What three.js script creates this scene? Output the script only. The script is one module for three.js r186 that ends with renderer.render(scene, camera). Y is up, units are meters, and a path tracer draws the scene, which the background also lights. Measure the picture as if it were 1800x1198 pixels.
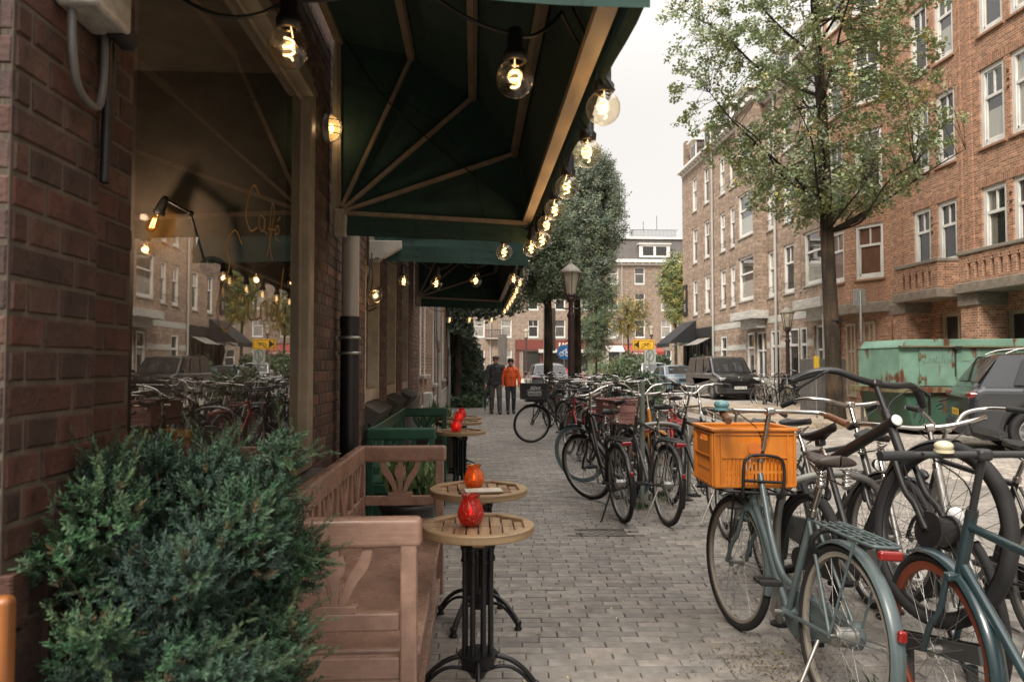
import * as THREE from 'three';
import { mergeGeometries, mergeVertices } from 'three/addons/utils/BufferGeometryUtils.js';
import { MarchingCubes } from 'three/addons/objects/MarchingCubes.js';
import { RoundedBoxGeometry } from 'three/addons/geometries/RoundedBoxGeometry.js';

// ---------------------------------------------------------------- camera, sky, sun, exposure
const scene = new THREE.Scene();
const camera = new THREE.PerspectiveCamera(51.2, 1024 / 681, 0.05, 600);
camera.position.set(0, 1.42, 0);
camera.rotation.order = 'YXZ';
camera.rotation.set(0.0344, -0.0543, 0);
camera.focus = 5.2;
camera.userData.fStop = 4.5;
scene.add(camera);

const SKY = 0.345, SUNDIR = new THREE.Vector3(-0.56, 1.25, 0.75).normalize();
{ // overcast dome: brighter towards the zenith, as a covered sky is
  const w = 128, h = 64, d = new Float32Array(w * h * 4);
  for (let j = 0; j < h; j++) for (let i = 0; i < w; i++) {
    const el = ((j + 0.5) / h - 0.5) * Math.PI, s = Math.max(0, Math.sin(el));
    const a = (i / w) * Math.PI * 2;
    const cloud = 1 + 0.035 * Math.sin(3 * a + 5 * el) * Math.sin(7 * el + 2 * a) + 0.025 * Math.sin(5 * a - 9 * el);
    let l = SKY * (0.9 + 0.1 * s + 2.3 * THREE.MathUtils.smoothstep(s, 0.34, 1)) * (s > 0 ? cloud : 1);
    if (el < 0) l = SKY * 0.3;
    const k = (j * w + i) * 4;
    d[k] = l * 1.0; d[k + 1] = l * 0.96; d[k + 2] = l * 0.93; d[k + 3] = 1;
  }
  const t = new THREE.DataTexture(d, w, h, THREE.RGBAFormat, THREE.FloatType);
  t.mapping = THREE.EquirectangularReflectionMapping;
  t.magFilter = t.minFilter = THREE.LinearFilter; t.wrapS = THREE.RepeatWrapping;
  t.colorSpace = THREE.LinearSRGBColorSpace; t.needsUpdate = true;
  scene.background = t; scene.environment = t;
}
const sun = new THREE.DirectionalLight(new THREE.Color(1, 0.93, 0.84), 1.5);
sun.position.copy(SUNDIR).multiplyScalar(60); sun.target.position.set(4, 0, -16);
sun.castShadow = true; sun.shadow.radius = 34; sun.shadow.mapSize.set(2048, 2048);
Object.assign(sun.shadow.camera, { left: -45, right: 45, top: 60, bottom: -45, near: 1, far: 160 });
scene.add(sun, sun.target);
// scene.fog = new THREE.FogExp2(new THREE.Color(0.82, 0.79, 0.76), 0.0012);
const renderer = new THREE.WebGLRenderer({ antialias: true });
renderer.setSize(1024, 681);
renderer.toneMapping = THREE.LinearToneMapping;
renderer.toneMappingExposure = 3.0;
renderer.shadowMap.enabled = true;

// ---------------------------------------------------------------- helpers
function rng(a) { return () => { a |= 0; a = a + 0x6D2B79F5 | 0; let t = Math.imul(a ^ a >>> 15, 1 | a); t = t + Math.imul(t ^ t >>> 7, 61 | t) ^ t; return ((t ^ t >>> 14) >>> 0) / 4294967296; }; }
const V = (x, y, z) => new THREE.Vector3(x, y, z);
const PI = Math.PI, sin = Math.sin, cos = Math.cos;
const lerp = (a, b, t) => a + (b - a) * t, clamp = (x, a, b) => Math.min(b, Math.max(a, x));
const sstep = (a, b, x) => { const t = clamp((x - a) / (b - a), 0, 1); return t * t * (3 - 2 * t); };
const used = {};
function numbered(n) { const k = used[n] = (used[n] ?? -1) + 1; return k ? `${n}_${String(k).padStart(3, '0')}` : n; }
function tag(o, label, category, group, kind) {
  if (label) o.userData.label = label; if (category) o.userData.category = category;
  if (group) o.userData.group = group; if (kind) o.userData.kind = kind; return o;
}
function thing(name, label, category, pos = [0, 0, 0], turn = 0, group) {
  const o = new THREE.Group(); o.name = numbered(name); o.position.set(...pos); o.rotation.y = turn;
  tag(o, label, category, group); scene.add(o); return o;
}
function mesh(name, geo, mat, parent = scene) {
  const g = Array.isArray(geo) ? merge(geo) : geo;
  const m = new THREE.Mesh(g, mat); m.name = parent === scene ? numbered(name) : name;
  m.castShadow = m.receiveShadow = true; parent.add(m); return m;
}
function copyOf(src, label, pos, turn, group) {
  const c = src.clone(); c.name = numbered(src.name.replace(/_\d{3}$/, '')); c.userData = { ...src.userData };
  if (label) c.userData.label = label; if (group) c.userData.group = group;
  if (pos) c.position.set(...pos); if (turn !== undefined) c.rotation.y = turn; scene.add(c); return c;
}
function norm(g) {
  if (!g.index) { const n = g.attributes.position.count, a = new Uint32Array(n); for (let i = 0; i < n; i++) a[i] = i; g.setIndex(new THREE.BufferAttribute(a, 1)); }
  if (!g.attributes.normal) g.computeVertexNormals();
  if (!g.attributes.uv) g.setAttribute('uv', new THREE.Float32BufferAttribute(new Float32Array(g.attributes.position.count * 2), 2));
  for (const k of Object.keys(g.attributes)) if (!['position', 'normal', 'uv'].includes(k)) g.deleteAttribute(k);
  g.clearGroups?.(); g.morphAttributes = {}; return g;
}
const merge = list => list.length === 1 ? norm(list[0]) : mergeGeometries(list.map(norm));
// uv in metres from position by the dominant axis of the normal
function wuv(g, s = 1, along) {
  norm(g); const p = g.attributes.position, n = g.attributes.normal, u = g.attributes.uv;
  for (let i = 0; i < p.count; i++) {
    const ax = Math.abs(n.getX(i)), ay = Math.abs(n.getY(i)), az = Math.abs(n.getZ(i));
    let a, b;
    if (along === 'x') { a = p.getX(i); b = ay > az ? p.getZ(i) : p.getY(i); }
    else if (along === 'z') { a = p.getZ(i); b = ay > ax ? p.getX(i) : p.getY(i); }
    else if (along === 'y') { a = p.getY(i); b = ax > az ? p.getZ(i) : p.getX(i); }
    else if (ax > ay && ax > az) { a = p.getZ(i); b = p.getY(i); } else if (ay > az) { a = p.getX(i); b = p.getZ(i); } else { a = p.getX(i); b = p.getY(i); }
    u.setXY(i, a * s, b * s);
  }
  return g;
}
const M4 = new THREE.Matrix4();
function box(x, y, z, w, h, d, ry = 0, rx = 0, rz = 0) {
  const g = new THREE.BoxGeometry(w, h, d); if (rx) g.rotateX(rx); if (rz) g.rotateZ(rz); if (ry) g.rotateY(ry); g.translate(x, y, z); return g;
}
function rbox(x, y, z, w, h, d, r = 0.01, seg = 2, ry = 0, rx = 0, rz = 0) {
  const g = new RoundedBoxGeometry(w, h, d, seg, Math.min(r, w / 2.01, h / 2.01, d / 2.01)); if (rx) g.rotateX(rx); if (rz) g.rotateZ(rz); if (ry) g.rotateY(ry); g.translate(x, y, z); return g;
}
const toV = a => a.isVector3 ? a : new THREE.Vector3(...a);
function rod(a, b, r0, r1 = r0, n = 8, caps = true) {
  a = toV(a); b = toV(b); const d = b.clone().sub(a), l = d.length();
  const g = new THREE.CylinderGeometry(r1, r0, l, n, 1, !caps); g.translate(0, l / 2, 0);
  g.applyQuaternion(new THREE.Quaternion().setFromUnitVectors(V(0, 1, 0), d.normalize())); g.translate(a.x, a.y, a.z); return g;
}
function bar(a, b, w, h, up = [0, 1, 0]) { // rectangular bar between two points; h along up
  a = toV(a); b = toV(b); const d = b.clone().sub(a), l = d.length(); d.normalize();
  const r = V(0, 0, 0).crossVectors(d, toV(up)).normalize(), u = V(0, 0, 0).crossVectors(r, d);
  const g = new THREE.BoxGeometry(w, h, l); g.applyMatrix4(new THREE.Matrix4().makeBasis(r, u, d.clone().negate()));
  g.translate((a.x + b.x) / 2, (a.y + b.y) / 2, (a.z + b.z) / 2); return g;
}
function tube(pts, r, n = 24, m = 7, closed = false) {
  return new THREE.TubeGeometry(new THREE.CatmullRomCurve3(pts.map(toV), closed, 'centripetal'), n, r, m, closed);
}
// polyline tube: every given point is kept, sharp bends
function path(pts, r, m = 7) { const l = []; for (let i = 1; i < pts.length; i++) { l.push(rod(pts[i - 1], pts[i], r, r, m)); if (i < pts.length - 1) l.push(ball(pts[i], r * 1.01, m, 5)); } return merge(l); }
const each = (name, list, mat, parent) => list.map(g => mesh(name, g, mat, parent));
function ball(p, r, a = 12, b = 8, sx = 1, sy = 1, sz = 1) { const g = new THREE.SphereGeometry(r, a, b); g.scale(sx, sy, sz); p = toV(p); g.translate(p.x, p.y, p.z); return g; }
function lathe(pts, n = 20, x = 0, y = 0, z = 0) { const g = new THREE.LatheGeometry(pts.map(p => new THREE.Vector2(...p)), n); g.translate(x, y, z); return g; }
function ring(R, r, n = 40, m = 8) { return new THREE.TorusGeometry(R, r, m, n); }
function extr(shape, depth, bev = 0, seg = 8, bs = 1) {
  const g = new THREE.ExtrudeGeometry(shape, { depth, bevelEnabled: bev > 0, bevelThickness: bev, bevelSize: bev, bevelOffset: -bev, bevelSegments: bs, curveSegments: seg });
  return norm(g);
}
function poly(pts) { const s = new THREE.Shape(); pts.forEach(([x, y], i) => i ? s.lineTo(x, y) : s.moveTo(x, y)); return s; }
function xf(g, { x = 0, y = 0, z = 0, rx = 0, ry = 0, rz = 0, s = 1 } = {}) { if (s !== 1) g.scale(s, s, s); if (rx) g.rotateX(rx); if (ry) g.rotateY(ry); if (rz) g.rotateZ(rz); g.translate(x, y, z); return g; }
function quadGeo(list) { // list of [a,b,c,d] corner arrays (counter-clockwise), with uv in metres
  const p = [], u = [], n = [], idx = [];
  for (const [a, b, c, d] of list) {
    const A = toV(a), B = toV(b), C = toV(c), D = toV(d), N = B.clone().sub(A).cross(D.clone().sub(A)).normalize(), k = p.length / 3;
    const lu = A.distanceTo(B), lv = A.distanceTo(D);
    for (const q of [A, B, C, D]) { p.push(q.x, q.y, q.z); n.push(N.x, N.y, N.z); }
    u.push(0, 0, lu, 0, lu, lv, 0, lv); idx.push(k, k + 1, k + 2, k, k + 2, k + 3);
  }
  const g = new THREE.BufferGeometry(); g.setAttribute('position', new THREE.Float32BufferAttribute(p, 3)); g.setAttribute('normal', new THREE.Float32BufferAttribute(n, 3)); g.setAttribute('uv', new THREE.Float32BufferAttribute(u, 2)); g.setIndex(idx); return g;
}
function gridGeo(nu, nv, f, uvs = 1) { // parametric sheet f(u,v)->[x,y,z]
  const p = [], u = [], idx = [];
  for (let j = 0; j <= nv; j++) for (let i = 0; i <= nu; i++) { p.push(...f(i / nu, j / nv)); u.push(i / nu * uvs, j / nv * uvs); }
  for (let j = 0; j < nv; j++) for (let i = 0; i < nu; i++) { const a = j * (nu + 1) + i; idx.push(a, a + 1, a + nu + 2, a, a + nu + 2, a + nu + 1); }
  const g = new THREE.BufferGeometry(); g.setAttribute('position', new THREE.Float32BufferAttribute(p, 3)); g.setAttribute('uv', new THREE.Float32BufferAttribute(u, 2)); g.setIndex(idx); g.computeVertexNormals(); return g;
}
function instanced(name, geo, mat, mats, cols, parent, kind) {
  const m = new THREE.InstancedMesh(geo, mat, mats.length); m.name = parent === scene ? numbered(name) : name;
  mats.forEach((x, i) => m.setMatrixAt(i, x)); if (cols) cols.forEach((c, i) => m.setColorAt(i, c));
  m.castShadow = m.receiveShadow = true; if (kind) m.userData.kind = kind; parent.add(m); return m;
}
// ---------------------------------------------------------------- periodic noise and textures
function hash2(x, y, s) { let h = Math.imul(x, 374761393) + Math.imul(y, 668265263) + Math.imul(s, 1442695041) | 0; h = Math.imul(h ^ h >>> 13, 1274126177); return ((h ^ h >>> 16) >>> 0) / 4294967296; }
function pnoise(x, y, px, py, s) {
  const xi = Math.floor(x), yi = Math.floor(y), fx = x - xi, fy = y - yi, u = fx * fx * (3 - 2 * fx), v = fy * fy * (3 - 2 * fy);
  const w = (a, b) => hash2(((a % px) + px) % px, ((b % py) + py) % py, s);
  return lerp(lerp(w(xi, yi), w(xi + 1, yi), u), lerp(w(xi, yi + 1), w(xi + 1, yi + 1), u), v);
}
function fbm(x, y, fx, fy, s, oct = 4) { let a = 0, k = 0.5, n = 0; for (let i = 0; i < oct; i++) { a += k * pnoise(x * fx, y * fy, fx, fy, s + i * 17); n += k; k *= 0.55; fx *= 2; fy *= 2; } return a / n; }
function dataTex(n, f, { srgb = true, rx = 1, ry = 1, m = n } = {}) { // f(u,v) -> [r,g,b] 0..1
  const d = new Uint8Array(n * m * 4);
  for (let j = 0; j < m; j++) for (let i = 0; i < n; i++) { const c = f(i / n, j / m), k = (j * n + i) * 4; for (let q = 0; q < 3; q++) d[k + q] = clamp(c[q], 0, 1) * 255; d[k + 3] = c[3] === undefined ? 255 : c[3] * 255; }
  const t = new THREE.DataTexture(d, n, m, THREE.RGBAFormat); t.wrapS = t.wrapT = THREE.RepeatWrapping; t.magFilter = THREE.LinearFilter; t.minFilter = THREE.LinearFilter;
  if (srgb) t.colorSpace = THREE.SRGBColorSpace; t.repeat.set(rx, ry); t.needsUpdate = true; return t;
}
const rep = (t, x, y = x) => { const c = t.clone(); c.repeat.set(x, y); c.needsUpdate = true; return c; };
const g3 = v => [v, v, v];
const T = {};
T.mottle = dataTex(256, (u, v) => { const a = fbm(u, v, 5, 5, 3, 5), b = fbm(u, v, 19, 19, 8, 3); const k = 0.74 + 0.3 * a + 0.12 * (b - 0.5); return [k, k * 0.995, k * 0.985]; });
T.grit = dataTex(256, (u, v) => { const a = fbm(u, v, 40, 40, 5, 3), b = fbm(u, v, 6, 6, 9, 3); return g3(0.25 + 0.5 * a + 0.25 * b); }, { srgb: false });
T.rough = dataTex(256, (u, v) => { const a = fbm(u, v, 8, 8, 35, 5); return g3(0.6 + 0.55 * (a - 0.3)); }, { srgb: false });
T.wood = dataTex(256, (u, v) => { const w = fbm(u, v, 3, 22, 4, 4), f = pnoise(u * 6, v * 120, 6, 120, 6); const k = 0.66 + 0.36 * w + 0.12 * (f - 0.5); return [k, k * 0.97, k * 0.92]; });
T.fabric = dataTex(256, (u, v) => { const a = fbm(u, v, 4, 4, 14, 4), w = 0.5 + 0.25 * sin(u * 2 * PI * 90) + 0.25 * sin(v * 2 * PI * 90); const k = 0.8 + 0.22 * a + 0.06 * w; return g3(k); });
T.bark = dataTex(256, (u, v) => { const a = fbm(u, v, 16, 4, 21, 4), b = fbm(u, v, 9, 9, 22, 4); let k = 0.3 + 0.75 * a; const moss = sstep(0.58, 0.72, b), sp = sstep(0.74, 0.8, fbm(u, v, 30, 30, 23, 2)); let c = [k, k * 0.88, k * 0.74]; c = c.map((q, i) => lerp(q, [0.5, 0.52, 0.36][i], moss * 0.45)); return c.map(q => lerp(q, 0.85, sp * 0.8)); });
T.streak = dataTex(256, (u, v) => { const a = fbm(u, v, 24, 3, 31, 4), b = fbm(u, v, 4, 4, 33, 4); return g3(0.72 + 0.24 * a + 0.14 * (b - 0.4)); });
function C(r, g, b) { return new THREE.Color().setRGB(r, g, b); }
function S(o) { if (Array.isArray(o.color)) o.color = C(...o.color); return new THREE.MeshStandardMaterial({ roughness: 0.7, metalness: 0, ...o }); }
function P(o) { if (Array.isArray(o.color)) o.color = C(...o.color); return new THREE.MeshPhysicalMaterial({ roughness: 0.5, metalness: 0, ...o }); }
const paint = (c, r = 0.45, o = {}) => S({ color: c, roughness: r, map: T.mottle, ...o });
// brick in courses: texture tile of cols x rows bricks
function brickTex(cols, rows, tones, mortar, seed, jt = 0.16, jl = 0.05) {
  const n = 512, R0 = rng(seed), tone = [];
  for (let r = 0; r < rows; r++) { tone.push([]); for (let c = 0; c < cols * 2; c++) { const a = tones[Math.floor(R0() * tones.length)], k = 0.86 + 0.28 * R0(); tone[r].push(a.map(q => q * k)); } }
  const at = (u, v) => {
    const y = v * rows, r = Math.floor(y) % rows, fy = y - Math.floor(y), head = r % 2;
    const x = u * cols + (head ? 0.25 : 0), per = head ? 0.5 : 1, xi = Math.floor(x / per), fx = (x / per - xi), nn = head ? cols * 2 : cols;
    const wob = (fbm(u, v, 24, 24, seed + 7, 2) - 0.5) * 0.1;
    const j = Math.min(Math.min(fy, 1 - fy) * 2 - jt * 0.5 + wob, (Math.min(fx, 1 - fx) * 2 - jl * (head ? 1 : 0.5) + wob * 0.3) * (head ? 2 : 4));
    return [sstep(0, 0.1, j), tone[r][((xi % nn) + nn) % nn]];
  };
  const map = dataTex(n, (u, v) => { const [j, t] = at(u, v), g = 0.8 + 0.4 * fbm(u, v, 40, 40, seed, 3), big = 0.88 + 0.24 * fbm(u, v, 3, 3, seed + 3, 3); return t.map((q, i) => lerp(mortar[i] * (0.8 + 0.3 * g), q * g, j) * big); });
  const bump = dataTex(n, (u, v) => { const [j] = at(u, v); return g3(0.15 + 0.7 * j + 0.15 * fbm(u, v, 60, 60, seed + 1, 2)); }, { srgb: false });
  return { map, bump };
}
function brickMat(b, cols, rows, o = {}) { // uv in metres
  const sx = 1 / (cols * 0.22), sy = 1 / (rows * 0.064);
  return S({ map: rep(b.map, sx, sy), bumpMap: rep(b.bump, sx, sy), bumpScale: 0.008, roughness: 0.9, ...o });
}
const MAT = {
  black: S({ color: [0.008, 0.008, 0.008], roughness: 0.42 }), blackMatte: S({ color: [0.011, 0.0105, 0.01], roughness: 0.75, map: T.mottle }),
  iron: S({ color: [0.009, 0.009, 0.01], roughness: 0.38, metalness: 0.1, bumpMap: T.grit, bumpScale: 0.0006 }),
  rubber: S({ color: [0.013, 0.0125, 0.012], roughness: 0.82, map: T.mottle }), chrome: S({ color: [0.52, 0.5, 0.47], roughness: 0.3, metalness: 1, roughnessMap: T.rough }),
  alu: S({ color: [0.46, 0.45, 0.43], roughness: 0.46, metalness: 0.9, map: T.mottle }), white: paint([0.86, 0.84, 0.8], 0.5),
  cream: paint([0.5, 0.42, 0.31], 0.5), stone: S({ color: [0.42, 0.39, 0.34], roughness: 0.9, map: T.mottle, bumpMap: T.grit, bumpScale: 0.004 }),
};
// ================================================================ ground, pavement, road
{
  const g = new THREE.PlaneGeometry(900, 900); g.rotateX(-PI / 2); g.translate(0, -0.09, -100); wuv(g, 0.3);
  tag(mesh('ground', g, S({ color: [0.2, 0.18, 0.155], roughness: 0.95, map: T.mottle })), null, null, null, 'structure');
}
const klinkerTones = [[0.285, 0.262, 0.232], [0.26, 0.238, 0.21], [0.31, 0.285, 0.253], [0.235, 0.216, 0.194], [0.3, 0.268, 0.236], [0.275, 0.258, 0.235]];
const paveMats = klinkerTones.map(c => S({ color: c, roughness: 0.82, map: T.mottle, bumpMap: T.grit, bumpScale: 0.0025 }));
const paveMat = S({ color: 0xffffff, roughness: 0.82, map: T.mottle, bumpMap: T.grit, bumpScale: 0.0025 });
function slabGeo(w, h, d, b, seed) { // paver: bevelled top, open below, worn corners; 12 + 2 faces
  const r = rng(seed), e = () => 1 - 0.06 * r();
  const x = w / 2, z = d / 2, t = h, j = () => (r() - 0.5) * 0.0022;
  const T4 = [[-x + b * e(), t + j(), -z + b * e()], [-x + b * e(), t + j(), z - b * e()], [x - b * e(), t + j(), z - b * e()], [x - b * e(), t + j(), -z + b * e()]];
  const K = [[-x, t - b, -z], [-x, t - b, z], [x, t - b, z], [x, t - b, -z]], L = [[-x, 0, -z], [-x, 0, z], [x, 0, z], [x, 0, -z]];
  const q = [[T4[0], T4[1], T4[2], T4[3]]];
  for (let i = 0; i < 4; i++) { const k = (i + 1) % 4; q.push([K[i], K[k], T4[k], T4[i]], [L[i], L[k], K[k], K[i]]); }
  const g = quadGeo(q); const p = g.attributes.position, u = g.attributes.uv, ox = r(), oz = r();
  for (let i = 0; i < p.count; i++) u.setXY(i, p.getX(i) * 2.4 + ox, (p.getZ(i) + p.getY(i)) * 2.4 + oz);
  return g;
}
{ // clinker pavement: rows across the street, slightly askew
  const base = new THREE.PlaneGeometry(7.8, 36); base.rotateX(-PI / 2); base.translate(2.1, -0.011, -16); wuv(base, 1);
  const pav = tag(mesh('pavement', base, S({ color: [0.13, 0.116, 0.1], roughness: 1, map: T.mottle, bumpMap: T.grit, bumpScale: 0.004 })), null, null, null, 'structure');
  const geos = [1, 2, 3, 4, 5].map(s => slabGeo(0.2085, 0.05, 0.0675, 0.004, s * 13));
  const r = rng(77), list = [];
  const skew = -0.045, kerbX = 2.75;
  const road = (x) => x > kerbX + 0.12;
  for (let zi = 0; zi < 470; zi++) {
    const z0 = -1.1 - zi * 0.0705; if (z0 < -31.5) break;
    let x = -1.0 - (zi % 2) * 0.106 - r() * 0.05;
    const rowJ = (r() - 0.5) * 0.006;
    while (x < 5.9) {
      const xx = x + 0.105; x += 0.212 + (r() - 0.3) * 0.004;
      const z = z0 + skew * -(xx - 0.5) + rowJ + (r() - 0.5) * 0.004 + 0.012 * sin(xx * 1.7 + z0 * 0.6);
      if (xx < -0.87 || (Math.abs(xx - kerbX - 0.0) < 0.17)) continue;
      if (xx > kerbX && z0 < -13) continue;
      if (Math.abs(xx - 1.13) < 0.24 && Math.abs(z + 6.05) < 0.13) continue; // a metal cover lies here
      if (z > -0.7 - Math.max(0, 0) ) continue;
      const sink = 0.006 * (fbm(((xx * 0.21) % 1 + 1) % 1, ((z * 0.08) % 1 + 1) % 1, 6, 6, 5, 3) - 0.5);
      const dy = sink + (r() - 0.5) * 0.0035;
      const m = new THREE.Matrix4().makeRotationFromEuler(new THREE.Euler((r() - 0.5) * 0.02, skew + (r() - 0.5) * 0.022, (r() - 0.5) * 0.012));
      m.setPosition(xx, -0.05 + dy, z);
      const out = xx > (-z) * 0.82 + 0.3 || xx < -(-z) * 0.62;
      list.push({ m, d: (out ? 50 : 0) + Math.hypot(xx, z), t: Math.floor(r() * 6), g: Math.floor(r() * 5), k: (0.86 + 0.26 * r()) * (0.8 + 0.4 * fbm(((xx * 0.11) % 1 + 1) % 1, ((z * 0.11) % 1 + 1) % 1, 7, 7, 15, 4)), far: xx > kerbX });
    }
  }
  list.sort((a, b) => a.d - b.d);
  list.slice(0, 300).forEach(e => { const p = mesh('paver', geos[e.g], paveMats[e.t], pav); p.applyMatrix4(e.m); });
  const rest = list.slice(300);
  for (let k = 0; k < 5; k++) {
    const l = rest.filter(e => e.g === k);
    instanced('paver', geos[k], paveMat, l.map(e => e.m), l.map(e => { const c = klinkerTones[e.t], q = e.k * (e.far ? 1.02 : 1); return C(c[0] * q, c[1] * q, c[2] * q); }), pav, 'stuff');
  }
  const kg = slabGeo(0.11, 0.06, 0.97, 0.008, 5), km = S({ color: [0.25, 0.235, 0.21], roughness: 0.9, map: T.mottle, bumpMap: T.grit, bumpScale: 0.003 });
  for (let z = -1.5; z > -31; z -= 0.98) for (const dx of [-0.06, 0.06]) { const k = mesh('kerb_stone', kg, km, pav); k.position.set(2.75 + dx, -0.057 + 0.003 * r(), z - 0.49 + dx * 3); }
}
{ // road of dark clinkers, with its white parking marks
  const kt = brickTex(6, 16, [[0.66, 0.63, 0.59], [0.6, 0.57, 0.53], [0.69, 0.65, 0.6], [0.62, 0.6, 0.57]], [0.42, 0.39, 0.35], 51, 0.16, 0.06);
  const m = S({ map: rep(kt.map, 1 / 1.3, 1 / 1.25), bumpMap: rep(kt.bump, 1 / 1.3, 1 / 1.25), bumpScale: 0.004, roughness: 0.85 });
  const a = new THREE.PlaneGeometry(34, 78); a.rotateX(-PI / 2); a.translate(20.0 - 0.0, -0.028, -40); const b = new THREE.PlaneGeometry(60, 40); b.rotateX(-PI / 2); b.translate(-27 + 0, -0.028, -59);
  const c = new THREE.PlaneGeometry(17, 14); c.rotateX(-PI / 2); c.translate(11.5, -0.0283, 6);
  tag(mesh('road', wuv(merge([a, b, c])), m), null, null, null, 'structure');
  const w = S({ color: [0.62, 0.6, 0.56], roughness: 0.8, map: T.streak });
  const st = [];
  for (const z of [-15.8, -19.4, -23.5, -28]) st.push(box(5.9, -0.021, z, 3.6, 0.006, 0.11, 0.03));
  for (let z = -14; z > -46; z -= 3.4) st.push(box(9.9, -0.021, z, 0.1, 0.006, 1.9));
  tag(mesh('road_marking', st, w), null, null, null, 'structure');
  const far = new THREE.PlaneGeometry(6.2, 40); far.rotateX(-PI / 2); far.translate(0.1, -0.013, -52); 
  tag(mesh('pavement', wuv(far), S({ color: [0.3, 0.27, 0.23], map: rep(kt.map, 1 / 1.3, 1 / 1.25), roughness: 0.9 })), null, null, null, 'structure');
  // raised pavement along the brick houses on the right and the corner with the tree
  const ss = poly([[6.7, 16.1], [7.0, 15.85], [13.4, 15.85], [13.4, 46], [12.0, 46], [12.0, 25.5], [11.2, 24], [7.0, 24], [6.7, 23.6]]);
  const sg = extr(ss, 0.13, 0.012); sg.rotateX(-PI / 2); sg.translate(0, -0.025, 0);
  const sg2 = extr(poly([[11.9, -3], [13.4, -3], [13.4, 15.6], [11.9, 15.6]]), 0.13, 0.012); sg2.rotateX(-PI / 2); sg2.translate(0, -0.025, 0);
  const sm = S({ color: [1.05, 0.95, 0.82], map: rep(kt.map, 1 / 1.3, 1 / 1.25), bumpMap: rep(kt.bump, 1 / 1.3, 1 / 1.25), bumpScale: 0.003, roughness: 0.9 });
  tag(mesh('pavement', wuv(merge([sg, sg2])), sm), null, null, null, 'structure');
}
// ================================================================ facade tools
// wall in local axes: u along +x, v up, outside +z; openings [u0,u1,v0,v1]; reveals go back by depth
function wallGeo(W, H, ops, depth = 0.2, u0 = 0) {
  const us = [...new Set([u0, W, ...ops.flatMap(o => [o[0], o[1]])])].filter(u => u >= u0 && u <= W).sort((a, b) => a - b), q = [];
  for (let i = 0; i + 1 < us.length; i++) {
    const a = us[i], b = us[i + 1], mid = (a + b) / 2; let v = 0;
    const col = ops.filter(o => o[0] < mid && o[1] > mid).sort((p, r) => p[2] - r[2]);
    for (const o of [...col, [0, 0, H, H]]) { if (o[2] > v + 1e-5) q.push([[a, v, 0], [b, v, 0], [b, o[2], 0], [a, o[2], 0]]); v = Math.max(v, o[3]); }
  }
  for (const [a, b, c, d] of ops) q.push([[a, c, -depth], [a, c, 0], [a, d, 0], [a, d, -depth]], [[b, c, 0], [b, c, -depth], [b, d, -depth], [b, d, 0]], [[a, d, 0], [b, d, 0], [b, d, -depth], [a, d, -depth]], [[a, c, -depth], [b, c, -depth], [b, c, 0], [a, c, 0]]);
  q.push([[W, 0, 0], [W, 0, -0.35], [W, H, -0.35], [W, H, 0]], [[u0, 0, -0.35], [u0, 0, 0], [u0, H, 0], [u0, H, -0.35]], [[u0, H, 0], [W, H, 0], [W, H, -0.35], [u0, H, -0.35]]);
  const g = quadGeo(q), p = g.attributes.position, n = g.attributes.normal, uv = g.attributes.uv;
  for (let i = 0; i < p.count; i++) uv.setXY(i, Math.abs(n.getX(i)) > 0.5 ? p.getZ(i) + p.getX(i) : p.getX(i), Math.abs(n.getY(i)) > 0.5 ? p.getZ(i) : p.getY(i));
  return g;
}
const PANE = {
  dark: P({ color: [0.035, 0.034, 0.032], roughness: 0.07, specularIntensity: 1, ior: 1.6 }),
  grey: P({ color: [0.12, 0.115, 0.105], roughness: 0.1, ior: 1.6, map: T.streak }),
  pale: P({ color: [0.36, 0.34, 0.3], roughness: 0.2, ior: 1.5, map: T.streak, clearcoat: 0.6, clearcoatRoughness: 0.05 }),
  room: S({ color: [0.03, 0.027, 0.024], roughness: 0.9 }), cloth: S({ color: [0.5, 0.47, 0.42], roughness: 0.9 }), cloth2: S({ color: [0.3, 0.27, 0.23], roughness: 0.9 }), clear: P({ color: [0.92, 0.93, 0.92], transmission: 1, thickness: 0, roughness: 0.02, ior: 1.6 }),
  blind: P({ color: [0.2, 0.1, 0.062], roughness: 0.3, clearcoat: 0.6, clearcoatRoughness: 0.05, map: T.streak }),
};
const winCache = {};
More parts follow.
